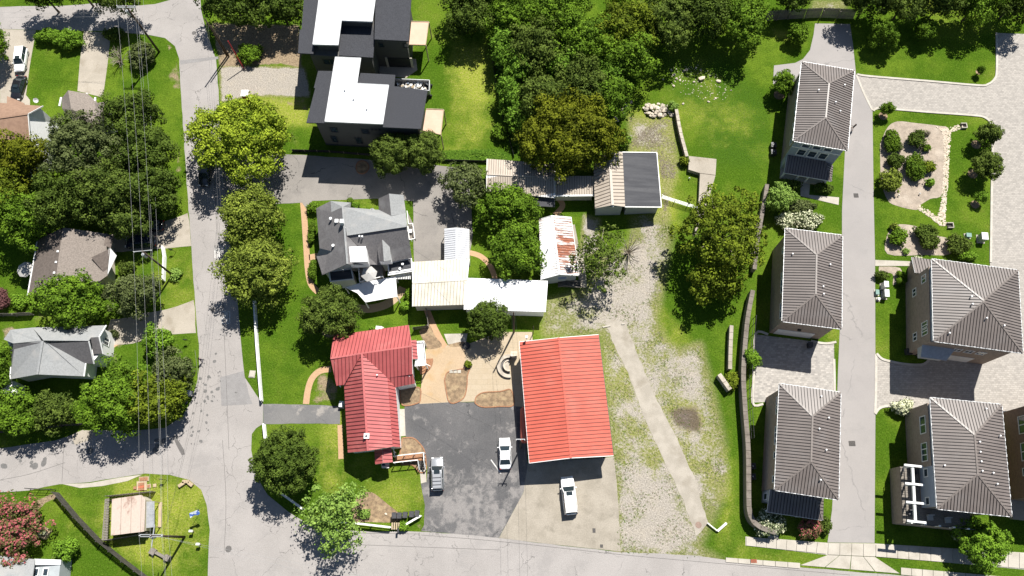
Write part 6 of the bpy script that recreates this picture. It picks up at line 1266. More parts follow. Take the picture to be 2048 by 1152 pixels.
# ------------------------------------------------------------------ vehicles
PAINT = {'silver': paint('silver_paint', (.42, .43, .44), .3, .5), 'white': paint('white_car_paint', (.80, .80, .80), .3), 'black': paint('black_car_paint', (.012, .012, .014), .2), 'navy': paint('dark_blue_paint', (.02, .03, .05), .2), 'grey': paint('dark_grey_paint', (.05, .052, .056), .25, .3)}
def car(label, x, y, rz, L, Wd, H, col, suv=True, rack=False, sunroof=True):
    p = W(x, y, .6); t = thing('car', label, 'car', (p.x, p.y, 0), 'parked cars', rz=R(rz), local=True); hw = Wd/2; pt = PAINT[col]
    deck = .98 if suv else .86
    st = [(-.5, .80, .42, deck*.86), (-.488, .90, .32, deck*.97), (-.44, .97, .24, deck*1.03), (-.30, 1.0, .22, deck*1.05), (-.05, 1.0, .22, deck*1.05), (.17, 1.0, .22, deck*1.03), (.24, .985, .22, deck*1.0), (.36, .965, .24, deck*.95), (.44, .91, .28, deck*.88), (.485, .78, .34, deck*.76), (.5, .62, .42, deck*.68)]
    mb = MB(); n = 10
    for yy, w, z0, z1 in st:
        w *= hw
        prof = [(-w*.93, z0), (-w, z0+.12), (-w, z1-.22), (-w*.965, z1-.07), (-w*.84, z1), (w*.84, z1), (w*.965, z1-.07), (w, z1-.22), (w, z0+.12), (w*.93, z0)]
        mb.v += [(a, yy*L, b) for a, b in prof]
    for i in range(len(st)-1):
        for k in range(n): mb.f.append((i*n+k, (i+1)*n+k, (i+1)*n+(k+1) % n, i*n+(k+1) % n))
    mb.f.append(tuple(range(n))); mb.f.append(tuple((len(st)-1)*n+k for k in range(n-1, -1, -1)))
    body = mb.build('body', pt, t, True); fixn(body)
    c0, c1, t0, t1 = (-.475, .23, -.44, .085) if suv else (-.37, .235, -.21, .06)
    wb, wt = hw*.93, hw*.76; zb, zt = deck*1.02, H-.03
    def ring(y0, y1, w, z): return [(-w, y0*L, z), (w, y0*L, z), (w*.97, y1*L, z), (-w*.97, y1*L, z)]
    b, q = ring(c0, c1, wb, zb), ring(t0, t1, wt, zt)
    def face(nm, i, j):
        m_ = MB(); a1, a2, a3, a4 = (V3(v_) for v_ in (b[i], b[j], q[j], q[i])); m_.quad(a1, a2, a3, a4); o_ = m_.build(nm, MAT['car_glass'], t)
    face('rear_window', 0, 1); face('side_window', 1, 2); face('windscreen', 2, 3); face('side_window', 3, 0)
    r = MB(); rt = ring(t0-.005, t1+.01, wt*1.02, zt); rtop = ring(t0+.02, t1-.03, wt*.86, H); r.v = rt+rtop; r.f = [(4, 5, 6, 7)]+[(i, (i+1) % 4, 4+(i+1) % 4, 4+i) for i in range(4)]+[(3, 2, 1, 0)]
    roof = r.build('roof', pt, t); fixn(roof)
    for i in range(4): MB().beam(b[i], q[i], .1, .06).build('pillar', pt, t)
    for s in (-1, 1): MB().beam(V3(b[1 if s > 0 else 0]).lerp(V3(b[2 if s > 0 else 3]), .5), V3(q[1 if s > 0 else 0]).lerp(V3(q[2 if s > 0 else 3]), .5), .1, .05).build('pillar', pt, t)
    if sunroof: MB().box(0, (t1*.45+.0)*L, H+.012, wt*1.15, .55, .02).build('sunroof', MAT['car_glass'], roof)
    if rack:
        for s in (-1, 1): MB().box(s*wt*.88, (t0+t1)/2*L-.2, H+.05, .06, (t1-t0)*L*.8, .06).build('roof_rail', MAT['dark_metal'], roof)
        for k in (.25, .5, .75): MB().box(0, (t0+(t1-t0)*k*.8)*L, H+.07, wt*1.7, .07, .04).build('crossbar', MAT['dark_metal'], roof)
    for s in (-1, 1):
        for yy in (-.31, .31):
            wl_ = MB().tube([(s*hw*.78, yy*L, .34), (s*hw*1.0, yy*L, .34)], .34, 16).build('wheel', MAT['rubber'], t); MB().tube([(s*hw*.9, yy*L, .34), (s*hw*1.012, yy*L, .34)], .21, 12).build('rim', MAT['grey_metal'], wl_)
        MB().box(s*hw*.68, .482*L, deck*.72, .34, .16, .16).build('headlight', MAT['white_metal'], t); MB().box(s*hw*.80, -.492*L, deck*.82, .2, .1, .26).build('tail_light', MAT['red_light'], t)
        MB().box(s*(hw+.1), .19*L, deck*1.1, .2, .12, .14).build('mirror', pt, t)
    MB().box(0, -.497*L, .5, Wd*.8, .1, .18).build('rear_bumper', MAT['black'], t); MB().box(0, .495*L, .48, Wd*.6, .06, .16).build('grille', MAT['black'], t)
    return t
car('silver estate car with roof rails beside the porch steps', 875, 948, 3, 4.75, 1.9, 1.7, 'silver', True, True)
car('white saloon car on the dark asphalt beside the red garage', 1010, 907, 2, 4.5, 1.78, 1.42, 'white', False, False, False)
car('large white sport utility car on the concrete apron', 1138, 991, 6, 5.35, 2.0, 1.85, 'white', True, False)
car('white sport utility car in the upper left concrete drive', 42, 120, 184, 4.7, 1.85, 1.7, 'white', True)
car('black car behind the white one in the upper left drive', 37, 176, 176, 4.6, 1.85, 1.45, 'black', False)
car('black car half under the tree in the left drive', 298, 452, 92, 4.7, 1.85, 1.5, 'black', False, False, False)
car('dark blue sport utility car with roof bars in the left drive', 282, 484, 94, 4.9, 1.95, 1.8, 'navy', True, True, False)
car('dark grey car parked on the road under the yellow-green maple', 411, 347, 178, 4.5, 1.8, 1.5, 'grey', False, False, False)

# ------------------------------------------------------------------ poles and wires
def pole(label, x, y, h, r=.17, arm=None, az=0.0, transformer=False, double=False, name='utility_pole'):
    p = W(x, y); t = thing(name, label, 'utility pole', p)
    MB().tube([(p.x, p.y, 0), (p.x, p.y, h)], [r, r*.68], 10).build('shaft', MAT['pole'], t, True); pts = []
    if arm:
        d = Vector((math.cos(az), math.sin(az), 0))
        for s in ((-.12, .12) if double else (.12,)):
            c = p+Vector((-d.y, d.x, 0))*s+Vector((0, 0, h-.3)); MB().obox(c, d*arm/2, Vector((-d.y, d.x, 0))*.05, (0, 0, .06)).build('crossarm', MAT['grey_metal'], t)
        for k in (-.48, 0, .48):
            q = p+d*arm*k+Vector((0, 0, h)); MB().cyl(q.x, q.y, h-.24, h+.05, .06, 8, .045).build('insulator', MAT['white_metal'], t); pts.append(q+Vector((0, 0, .05)))
    if transformer:
        q = p+Vector((-.35, -.1, h-1.6)); MB().cyl(q.x, q.y, q.z-.5, q.z+.5, .27, 12).build('transformer', MAT['grey_metal'], t); MB().cyl(q.x, q.y, q.z+.5, q.z+.75, .05, 6).build('bushing', MAT['white_metal'], t)
    return t, p, pts
_, p1, w1 = pole('tall utility pole with double crossarms at the upper left corner', 318.5, 104, 12.4, .2, 3.0, .0, True, True)
_, p2, w2 = pole('utility pole with grey transformer beside the white picket fence', 345, 550, 10.6, .18, 2.6, .1, True)
_, p3, w3 = pole('leaning looking utility pole with crossed arms near the stained shed', 369, 1074, 11.0, .19, 3.0, .0, True, True)
d3 = bpy.data.objects[_.name]; MB().obox((p3.x, p3.y, 10.2), (.06, 0, 0), (0, 1.4, 0), (0, 0, .06)).build('crossarm', MAT['grey_metal'], d3)
_, p4, w4 = pole('thin utility pole at the left side of the red garage', 1041, 896, 9.0, .13, 1.2, .0)
_, p5, w5 = pole('dark utility pole standing before the long white shed', 1028, 664, 10.5, .15, None)
pole('slim post beside the long white shed corner', 1066, 668, 4.5, .07, None, name='post')
_, p6, w6 = pole('tall weathered pole, left of the pair at the gravel drive', 454, 112, 10.2, .15, None)
_, p7, w7 = pole('shorter weathered pole leaning close to its taller twin at the gravel drive', 458, 113, 8.6, .14, None)
g_ = thing('guy_pole', 'slanting red guy pole beside the weathered pole pair', 'pole', W(488, 138)); a = W(488, 138); b = W(456, 82, 6.0); MB().tube([a, b], [.1, .08], 8).build('shaft', MAT['red_plastic'], g_); MB().box(a.x, a.y, .1, .5, .5, .2).build('foot', MAT['concrete'], g_)
def wire(label, pts, r=.022, sag=.5, mat='wire'):
    P = []
    for i in range(len(pts)-1):
        for k in range(13):
            t = k/13; q = V3(pts[i]).lerp(V3(pts[i+1]), t); q.z -= 4*sag*t*(1-t); P.append(q)
    P.append(V3(pts[-1])); return tag(MB().tube(P, r, 5, True).build('power_line', MAT[mat]), label, 'power line')
for k, nm in enumerate(('leftmost', 'second', 'third')):
    ext0 = w1[k]+(w1[k]-w2[k])*.35; ext1 = w3[k]+(w3[k]-w2[k])*.35
    wire('bright power line along the left, %s of the parallel lines' % nm, [ext0, w1[k], w2[k], w3[k], ext1], .0105, .6)
o1, o2, o3 = Vector((.25, 0, 8.6)), Vector((.25, 0, 7.8)), Vector((.25, 0, 8.0))
for k, nm in enumerate(('fourth', 'rightmost')):
    dz = Vector((.5*k, 0, -.7*k)); A = [p1+o1+dz, p2+o2+dz, p3+o3+dz]; wire('bright power line along the left, %s of the parallel lines' % nm, [A[0]+(A[0]-A[1])*.3, *A, A[2]+(A[2]-A[1])*.3], .0105, .7)
for k, (y_, nm) in enumerate(((8, 'top'), (20, 'middle'), (31, 'bottom'))): wire('thin power line over the upper left street, %s one' % nm, [W(-120, y_, 10.5), p1+Vector((0, 0, 11.6-.8*k))], .011, .5)
for k, (y_, nm) in enumerate(((1185, 'upper'), (1215, 'lower'))): wire('thin power line crossing the street corner, %s one' % nm, [p3+Vector((.1, 0, 10.4-.8*k)), W(900, y_, 9.5)], .011, .5)
for k, (dx, nm) in enumerate(((-.5, 'left'), (.5, 'right'))): wire('thin power line past the red garage, %s one' % nm, [p5+Vector((dx*.5, 0, 10.3)), p4+Vector((dx, 0, 9.0)), W(1050+dx*16, 1260, 8.6)], .011, .3, 'black')
wire('service wire from the garage pole to the red roofed house', [p4+Vector((0, 0, 8.6)), W(805, 768, 5.2)], .011, .4, 'black'); wire('service wire from the shed pole to the grey house', [p5+Vector((0, 0, 9.8)), W(800, 480, 6.5)], .011, .5, 'black')
for k, (x_, nm) in enumerate(((436, 'left'), (442, 'right'))): wire('thin dark wire over the road, %s one' % nm, [p6+Vector((0, 0, 9.6-.8*k)), W(x_, 420, 7.5), W(x_-38, 760, 7.5), p3+Vector((0, 0, 7.0))], .011, .4, 'black')

# ------------------------------------------------------------------ fences and walls
def rail_fence(label, pts, h=1.15, rails=3, mat='white_paint', sp=2.4, bw=.12, name='rail_fence', cap=True):
    P = px(pts); t = thing(name, label, 'fence', P[0])
    for i in range(len(P)-1):
        A, B_ = P[i], P[i+1]; n = max(1, round((B_-A).length/sp)); d = (B_-A).normalized()
        for k in range(n+(1 if i == len(P)-2 else 0)):
            p = A.lerp(B_, k/n); MB().box(p.x, p.y, h/2, .14, .14, h).build('post', MAT[mat], t)
        for k in range(n):
            a_, b_ = A.lerp(B_, k/n), A.lerp(B_, (k+1)/n); sd = Vector((-d.y, d.x, 0))*.08
            for r in range(rails): z_ = h*(r+.7)/rails-.05; MB().beam(a_+sd+Vector((0, 0, z_)), b_+sd+Vector((0, 0, z_)), .04, .15).build('rail', MAT[mat], t)
            if cap: MB().beam(a_+Vector((0, 0, h+.02)), b_+Vector((0, 0, h+.02)), .26, .04).build('top_board', MAT[mat], t)
rail_fence('long white rail fence along the road beside the lawn', [(512,604),(517,690),(526,803)])
rail_fence('short white rail fence below the side drive', [(531,850),(535,888)])
rail_fence('white rail fence between magnolia and feathery tree', [(562,985),(608,1018)])
rail_fence('white rail fence with dark rails along the lower street', [(622,1044),(705,1046),(783,1055)], 1.2, 3)
rail_fence('short white fence beside the bins', [(812,1050),(843,1032)], .9, 2)
rail_fence('white picket fence by the utility pole with transformer', [(329,496),(332,516),(330,563)], .95, 5, sp=1.5, name='picket_fence')
rail_fence('low timber fence at the top of the yard beside the red house', [(853,620),(857,655)], 1.4, 5, 'wood_grey', 1.5, cap=False, name='timber_fence')
def board_fence(label, pts, h, mat, lean=0.0, sp=2.4, name='board_fence'):
    P = px(pts); t = thing(name, label, 'fence', P[0])
    for i in range(len(P)-1):
        A, B_ = P[i], P[i+1]; n = max(1, round((B_-A).length/sp)); d = (B_-A).normalized(); nn = Vector((-d.y, d.x, 0))
        for k in range(n):
            a_, b_ = A.lerp(B_, k/n+.004), A.lerp(B_, (k+1)/n-.004); m_ = int((b_-a_).length/.16); mb = MB(); rnd = random.Random(k*7+i)
            for j in range(m_):
                q = a_.lerp(b_, (j+.5)/m_); hh = h*rnd.uniform(.97, 1.02); tp = q+nn*lean*hh+Vector((0, 0, hh)); mb.obox((q+tp)/2, d*.072, nn*.013, (tp-q)/2)
            tag(mb.build('board_panel', MAT[mat], t), kind='stuff')
            for zz in (.25, .8): q = nn*(lean*h*zz-.05)+Vector((0, 0, h*zz)); MB().beam(a_+q, b_+q, .05, .1).build('rail', MAT[mat], t)
            MB().box(a_.x-nn.x*.1, a_.y-nn.y*.1, h/2, .12, .12, h).build('post', MAT[mat], t)
board_fence('dark stained board fence running diagonally at the lower left', [(118,985),(160,1035),(205,1082),(255,1122),(305,1160)], 1.9, 'wood_dark')
board_fence('weathered grey board fence leaning at the top right', [(1530,42),(1575,38),(1640,35),(1706,38)], 2.0, 'wood_grey', .25)
board_fence('dark fence behind the purple shrub on the left', [(-20,632),(35,632),(70,630)], 1.5, 'wood_grey')
board_fence('low dark fence below the two bushy trees', [(-20,868),(60,860),(125,852),(190,848)], 1.3, 'wood_dark')
board_fence('short dark screen fence beside the red house', [(828,660),(856,656)], 1.6, 'wood_dark')
def fabric_fence(label, pts, h=.75):
    P = px(pts); t = thing('silt_fence', label, 'fence', P[0]); mb = MB()
    for i in range(len(P)-1): mb.beam(P[i]+Vector((0, 0, h/2)), P[i+1]+Vector((0, 0, h/2)), .04, h)
    mb.build('fabric', MAT['black_cloth'], t)
    for i in range(len(P)-1):
        n = max(1, int((P[i+1]-P[i]).length/2))
        for k in range(n): q = P[i].lerp(P[i+1], k/n); MB().box(q.x, q.y, h*.55, .05, .05, h*1.1).build('stake', MAT['wood_post'], t)
fabric_fence('black silt fence down the right side of the dry yard', [(980,84),(986,130),(993,180),(1003,225),(1015,268),(1028,315)])
fabric_fence('black silt fence below the modern house', [(585,303),(660,305),(745,312)]); fabric_fence('black silt fence along the lower edge of the dry yard', [(885,323),(930,324),(976,325)])
def stone_wall(label, pts, h, th, mat='retain', cap='cap', name='stone_wall', csp=1.1, capx=.06):
    P = smooth_line(px(pts), 5); t = thing(name, label, 'wall', P[0]); kerb('wall_body', P, th, h, MAT[mat], t)
    acc = [0]
    for i in range(len(P)-1): acc.append(acc[-1]+(P[i+1]-P[i]).length)
    def at(s):
        for i in range(len(P)-1):
            if s <= acc[i+1]+1e-6: return P[i].lerp(P[i+1], (s-acc[i])/(acc[i+1]-acc[i]))
        return P[-1]
    n = max(1, int(acc[-1]/csp)); rnd = random.Random(n)
    for k in range(n):
        a_, b_ = at(acc[-1]*(k+.02)/n), at(acc[-1]*(k+.98)/n); zz = Vector((0, 0, h+.05+rnd.uniform(-.02, .02))); MB().beam(a_+zz, b_+zz, th+capx*2, .1).build('cap_stone', MAT[cap], t)
stone_wall('long stone retaining wall curving beside the townhouses', [(1499,588),(1489,640),(1483,700),(1480,760),(1484,830),(1489,900),(1490,980),(1491,1020),(1498,1042),(1515,1056),(1545,1066)], 1.9, .55)
stone_wall('low tan stone wall left of the long retaining wall', [(1459,655),(1457,700),(1456,742)], 1.2, .45, 'retain', 'concrete_drive')
stone_wall('broken concrete wall end below the tan stone wall', [(1434,752),(1456,783)], 1.3, .5, 'stone', 'stone')
stone_wall('narrow stone wall at the head of the grassy terrace', [(1350,226),(1358,270),(1371,320)], 1.2, .4, 'retain', 'stone')
stone_wall('stone wall in the shade above the long retaining wall', [(1529,376),(1524,410),(1518,440),(1509,500),(1504,545)], 1.4, .5, 'retain', 'cap')
fnd = thing('old_foundation', 'cracked L-shaped concrete foundation beside the tall open tree', 'foundation', W(1410, 340))
for pts in ([(1378,312),(1433,318),(1431,350),(1400,346),(1377,339)], [(1400,347),(1431,351),(1424,375),(1398,392)], [(1398,393),(1424,376),(1410,420),(1394,462),(1390,462)]): MB().prism(px(pts, .9), 0, .9).build('slab', MAT['concrete_drive'], fnd)
mf = thing('metal_fence', 'thin dark metal fence along the top of the retaining wall', 'fence', W(1497, 640)); ln = smooth_line(px([(1499,640),(1492,720),(1490,800),(1494,880)]), 8)
for zz in (1.2, 2.6):
    MB().tube([q+Vector((.35, 0, zz)) for q in ln], .03, 5).build('rail', MAT['dark_metal'], mf)
for q in ln[::2]: MB().box(q.x+.35, q.y, 1.3, .06, .06, 2.6).build('post', MAT['dark_metal'], mf)
def tube_gate(label, a, b, h=1.25, n=5, mat='grey_metal'):
    A, B_ = W(*a), W(*b); t = thing('tube_gate', label, 'gate', A)
    for k in range(n): z_ = .25+k*(h-.25)/(n-1); MB().tube([A+Vector((0, 0, z_)), B_+Vector((0, 0, z_))], .035, 6).build('bar', MAT[mat], t)
    for k in (0, .36, .72, 1): q = A.lerp(B_, k); MB().tube([q, q+Vector((0, 0, h+(.25 if k in (0, 1) else 0)))], .05, 6).build('upright', MAT[mat], t)
tube_gate('grey tubular farm gate between the barn and the foundation', (1322,397), (1394,420)); tube_gate('dark metal gate at the end of the diagonal board fence', (62,978), (112,980), 1.4, 3, 'dark_metal')
vf = thing('white_rail', 'white angled plastic rail lying at the end of the concrete strip', 'rail', W(1433, 1060))
for a_, b_, w_ in (((1415,1046),(1435,1062),.14), ((1435,1062),(1453,1046),.3)): MB().beam(W(*a_, .35), W(*b_, .35), w_, .2).build('rail', MAT['white_paint'], vf)
for x_, y_ in ((1416,1047),(1435,1062),(1452,1047)): p = W(x_, y_); MB().box(p.x, p.y, .15, .12, .12, .3).build('leg', MAT['white_paint'], vf)

# ------------------------------------------------------------------ stones
def rock_mesh(seed, sx, sy, sz):
    g = random.Random(seed); bm = bmesh.new(); bmesh.ops.create_icosphere(bm, subdivisions=1, radius=1)
    for v_ in bm.verts: v_.co = Vector((v_.co.x*sx, v_.co.y*sy, max(-.3*sz, v_.co.z*sz)))*g.uniform(.72, 1.2)
    me = bpy.data.meshes.new('stone'); bm.to_mesh(me); bm.free(); me.materials.append(MAT['stone2'] if seed % 3 else MAT['stone']); return me
RK = [rock_mesh(i, 1, random.Random(i).uniform(.55, .9), random.Random(i+50).uniform(.4, .7)) for i in range(9)]
def rock(x, y, s, z, seed, label, group):
    p = W(x, y, z); o = bpy.data.objects.new('stone', RK[seed % 9]); COL.objects.link(o); o.location = (p.x, p.y, z+.2*s); o.scale = (s, s, s); o.rotation_euler = (random.Random(seed).uniform(-.3, .3), random.Random(seed+1).uniform(-.3, .3), seed*1.7)
    return tag(o, label, 'stone', group)
rnd = random.Random(12)
for i in range(46):
    u, v_ = rnd.gauss(0, .5), rnd.gauss(0, .5); x, y = 1311+u*26, 217+v_*17; hgt_ = max(0, .7*(1-u*u-v_*v_))
    rock(x, y, rnd.uniform(.25, .62), hgt_, i, 'pale angular stone heaped in the rubble pile above the barn', 'stones of the rubble pile')
for i, (x, y) in enumerate(((1238,207),(1250,206),(1245,219),(1235,241),(1230,243),(1252,213),(1262,205),(1230,236),(1248,226))): rock(x, y, rnd.uniform(.22, .5), 0, i+100, 'pale stone lying left of the rubble pile', 'stones left of the rubble pile')
rock(1403, 158, .75, 0, 4, 'largest flat pale stone on the grassy slope', None); rock(1437, 163, .6, 0, 7, 'second largest stone on the slope, right of the largest', None)
for i, (x, y) in enumerate(((1343,141),(1348,150),(1353,158),(1360,161),(1347,172),(1366,208),(1417,204),(1431,197),(1462,181),(1326,159),(1368,141),(1373,140),(1392,136),(1401,141),(1388,164),(1350,163))): rock(x, y, rnd.uniform(.18, .34), 0, i+40, 'small pale stone scattered on the grassy slope', 'small stones on the slope')
def pebbles(name, pts, n, smin, smax, mat, seed, label, z=.03):
    """many small stones inside a polygon, one object"""
    g = np.random.default_rng(seed); P = px(pts); X0, X1 = min(p.x for p in P), max(p.x for p in P); Y0, Y1 = min(p.y for p in P), max(p.y for p in P)
    x, y = g.uniform(X0, X1, n*6), g.uniform(Y0, Y1, n*6); k = sdist(x, y, P) < 0; x, y = x[k][:n], y[k][:n]; n = len(x)
    base = np.array([(1, 0, 0), (-1, 0, 0), (0, 1, 0), (0, -1, 0), (.3, .3, .9), (-.3, -.3, .9)]); tri = np.array([(0, 2, 4), (2, 1, 4), (1, 5, 4), (1, 3, 5), (3, 0, 5), (0, 4, 5)])
    a = g.uniform(0, 6.28, n); s = g.uniform(smin, smax, n); ca, sa = np.cos(a), np.sin(a); b = base[None]*g.uniform(.7, 1.2, (n, 6, 1))*s[:, None, None]
    v = np.stack([b[..., 0]*ca[:, None]-b[..., 1]*.75*sa[:, None]+x[:, None], b[..., 0]*sa[:, None]+b[..., 1]*.75*ca[:, None]+y[:, None], b[..., 2]*.7+z], -1).reshape(-1, 3)
    q = (tri[None]+np.arange(n)[:, None, None]*6).reshape(-1, 3); o = link(name, np_mesh(name, v, q), MAT[mat]); return tag(o, label, 'stones', kind='stuff')
pebbles('river_stones', [(1870,252),(1888,258),(1925,248),(1926,258),(1902,264),(1898,330),(1893,400),(1890,440),(1895,452),(1880,452),(1862,436),(1834,418),(1840,410),(1866,428),(1876,432),(1884,390),(1888,300),(1884,264)], 1500, .08, .2, 'stone2', 3, 'pale river stones filling the drainage channel of the garden')
pebbles('slope_gravel', [(1335,135),(1400,130),(1450,160),(1460,200),(1400,200),(1345,180)], 160, .05, .14, 'stone2', 5, 'small stone chips strewn over the grassy slope')
pebbles('lot_gravel', GRAVEL[1][0], 500, .02, .05, 'stone', 7, 'loose pale gravel near the street')
for x, y, lab in ((1926,253,'small concrete culvert box at the upper end of the stone channel'), (1899,452,'small concrete culvert box at the lower end of the stone channel')):
    p = W(x, y); t = thing('culvert_box', lab, 'culvert', p); MB().box(p.x, p.y, .06, .8, .7, .1).build('floor', MAT['hole'], t)
    for dx, dy, sx, sy in ((0, .4, .95, .12), (.42, 0, .12, .7), (0, -.4, .95, .12)): MB().box(p.x+dx, p.y+dy, .22, sx, sy, .44).build('side_wall', MAT['concrete_light'], t)
for x, y, r, lab in ((1766,232,.75,'mulch ring round the sapling at the garden corner'), (1950,409,.7,'mulch ring round the sapling below the round trees'), (1957,144,.5,'mulch ring round the sapling on the top right lawn'), (1952,289,.8,'mulch ring below the upper round tree'), (1945,348,.8,'mulch ring below the lower round tree'), (1558,190,.9,'mulch ring below the slim young tree')):
    disc('mulch_ring', x, y, r, MAT['mulch'], .035, lab, 'mulch ring')

# ------------------------------------------------------------------ garden and street things
names5 = ('leftmost', 'second', 'middle', 'fourth', 'rightmost')
for i, (x, y) in enumerate(((788,1031),(798.5,1031),(810,1030),(823,1028.5),(834,1027))):
    p = W(x, y, 1.0); t = thing('wheeled_bin', 'black wheeled bin, %s in the row of five by the street' % names5[i], 'bin', (p.x, p.y, 0), 'black wheeled bins'); m_ = MB()
    m_.v = [(p.x+a*.25, p.y+b*.28, .08) for a, b in ((-1, -1), (1, -1), (1, 1), (-1, 1))]+[(p.x+a*.31, p.y+b*.37, 1.0) for a, b in ((-1, -1), (1, -1), (1, 1), (-1, 1))]; m_.f = [(3, 2, 1, 0), (4, 5, 6, 7)]+[(k, (k+1) % 4, 4+(k+1) % 4, 4+k) for k in range(4)]
    m_.build('bin_body', MAT['black'], t); MB().box(p.x, p.y, 1.04, .66, .8, .07).build('lid', MAT['dark_metal'], t); MB().tube([(p.x-.25, p.y+.44, .98), (p.x+.25, p.y+.44, .98)], .025, 6).build('handle', MAT['black'], t)
    for s in (-1, 1): MB().tube([(p.x+s*.22, p.y+.3, .12), (p.x+s*.29, p.y+.3, .12)], .12, 10).build('wheel', MAT['rubber'], t)
for i, (x, y, lab) in enumerate(((2009,827,'dark wheeled bin behind the pergola townhouse'), (1622,689,'dark wheeled bin beside the white garage door'))):
    p = W(x, y, 1.0); t = thing('wheeled_bin', lab, 'bin', (p.x, p.y, 0), 'black wheeled bins'); MB().box(p.x, p.y, .5, .6, .7, .95).build('bin_body', MAT['black'], t); MB().box(p.x, p.y, 1.0, .66, .78, .07).build('lid', MAT['dark_metal'], t)
bn = thing('slat_bench', 'wooden slatted bench beside the bins at the street', 'bench', W(791, 1053))
p = W(791, 1052, .5)
for k in range(4): MB().box(p.x-.48+k*.32, p.y, .48, .2, .95, .06).build('slat', MAT['wood_post'], bn)
for s in (-1, 1): MB().box(p.x, p.y+s*.36, .22, 1.1, .1, .44).build('leg', MAT['wood_dark'], bn)
mbx = thing('mailbox', 'dark mailbox on a post beside the slatted bench', 'mailbox', W(796, 1062)); p = W(796, 1061, 1.1); MB().box(p.x, p.y, .5, .1, .1, 1.0).build('post', MAT['wood_dark'], mbx); MB().tube([(p.x, p.y-.28, 1.12), (p.x, p.y+.28, 1.12)], .15, 10).build('box', MAT['dark_metal'], mbx)
for x, y, lab in ((382,1062,'white mailbox with yellow guy line near the leaning pole'), (396,1088,'white mailbox on the grass at the street corner')):
    p = W(x, y, 1.1); t = thing('mailbox', lab, 'mailbox', (p.x, p.y, 0)); MB().box(p.x, p.y, .5, .1, .1, 1.0).build('post', MAT['wood_post'], t); MB().box(p.x, p.y, 1.15, .5, .3, .3).build('box', MAT['white_paint'], t); MB().box(p.x, p.y-.16, 1.15, .3, .02, .2).build('door', MAT['grey_metal'], t)
for x, y, lab in ((352,505,'dark curved sign post on the grass by the utility pole'), (381,684,'dark curved sign post on the grass beside the road'), (334,960,'dark curved sign post in the trellis yard lawn')):
    p = W(x, y); t = thing('sign_post', lab, 'sign', p); MB().tube([p, p+Vector((0, 0, 1.5)), p+Vector((-.3, 0, 1.75)), p+Vector((-.6, 0, 1.6))], .03, 6).build('bracket', MAT['black'], t); MB().box(p.x-.35, p.y, 1.2, .5, .04, .5).build('sign_board', MAT['black'], t)
bn = thing('feather_banner', 'blue and white banner flag on a bent pole at the street corner', 'banner', W(400, 1022)); p = W(397, 1030); A = W(399, 1019, 3.0)
MB().tube([p, p+Vector((0, 0, 2.2)), A+Vector((0, 0, .2)), A+Vector((-.6, .1, .1))], .03, 6).build('pole', MAT['black'], bn)
m_ = MB(); n = 6; t0 = [A+Vector((-.1-1.3*k/n, -.25*k/n*2, .05*math.sin(k))) for k in range(n+1)]; t1 = [q+Vector((.1, -.55-.1*math.sin(k*1.3), -.35)) for k, q in enumerate(t0)]
for k in range(n): m_.quad(t0[k], t0[k+1], t1[k+1], t1[k])
m_.build('cloth', MAT['blue_cloth'], bn)
for lab, c_, items in (('grey twin planter bench below the leaning utility pole', (314,1108), (((304,1103),.85,.8,.6), ((333,1116),.8,.75,.6), ((318,1109),1.6,.35,.45))), ('tan angled timber bench at the street corner lawn', (371,967), (((362,969),.9,.45,.45), ((371,963),1.0,.45,.45), ((380,968),.8,.45,.45)))):
    t = thing('lawn_bench', lab, 'bench', W(*c_))
    for k, ((x, y), sx, sy, hh) in enumerate(items): p = W(x, y, hh); MB().box(p.x, p.y, hh/2, sx, sy, hh, -.45 if 'grey' in lab else (.6, 0, -.6)[k]).build('bench_block', MAT['wood_grey' if 'grey' in lab else 'wood_post'], t)
pt = thing('brick_patio', 'little brick and timber patio above the stained shed', 'patio', W(287, 970)); q7 = Z(7.68, 190, 950)
for x0, y0, x1, y1, mt in ((680,30,830,100,'wood_post'), (645,100,800,240,'wood_post'), (690,40,815,92,'brickedge'), (672,125,762,165,'brickedge'), (672,168,762,205,'terracotta'), (672,208,762,240,'brickedge'), (595,180,640,225,'brickedge'), (805,145,862,205,'wood_post'), (812,155,852,196,'brickedge'), (895,140,945,190,'wood_post')):
    zz = .12 if mt == 'wood_post' else .18; MB().prism([W(*q7(x, y)) for x, y in ((x0, y0), (x1, y0-8), (x1, y1-8), (x0, y1))], 0, zz).build('paver_tile', MAT[mt], pt)
pl = thing('raised_planter', 'raised timber planter with flowers beside the crape myrtle', 'planter', W(88, 1062)); q5 = Z(5.43, 0, 940)
for a_, b_ in (((385,570),(550,665)), ((550,665),(495,750)), ((495,750),(400,700))): MB().beam(W(*q5(*a_, .3)), W(*q5(*b_, .3)), .18, .6).build('board', MAT['wood_post'], pl)
MB().prism([W(*q5(x, y, .4)) for x, y in ((385,580),(545,668),(492,742),(398,695))], 0, .4).build('soil', MAT['hole'], pl)
link('flowers', crown_mesh('flowers', W(85, 1066).x, W(85, 1066).y, .5, .8, .5, .35, .13, 2, .25, 77, flower=.5), LEAF['white'], pl)
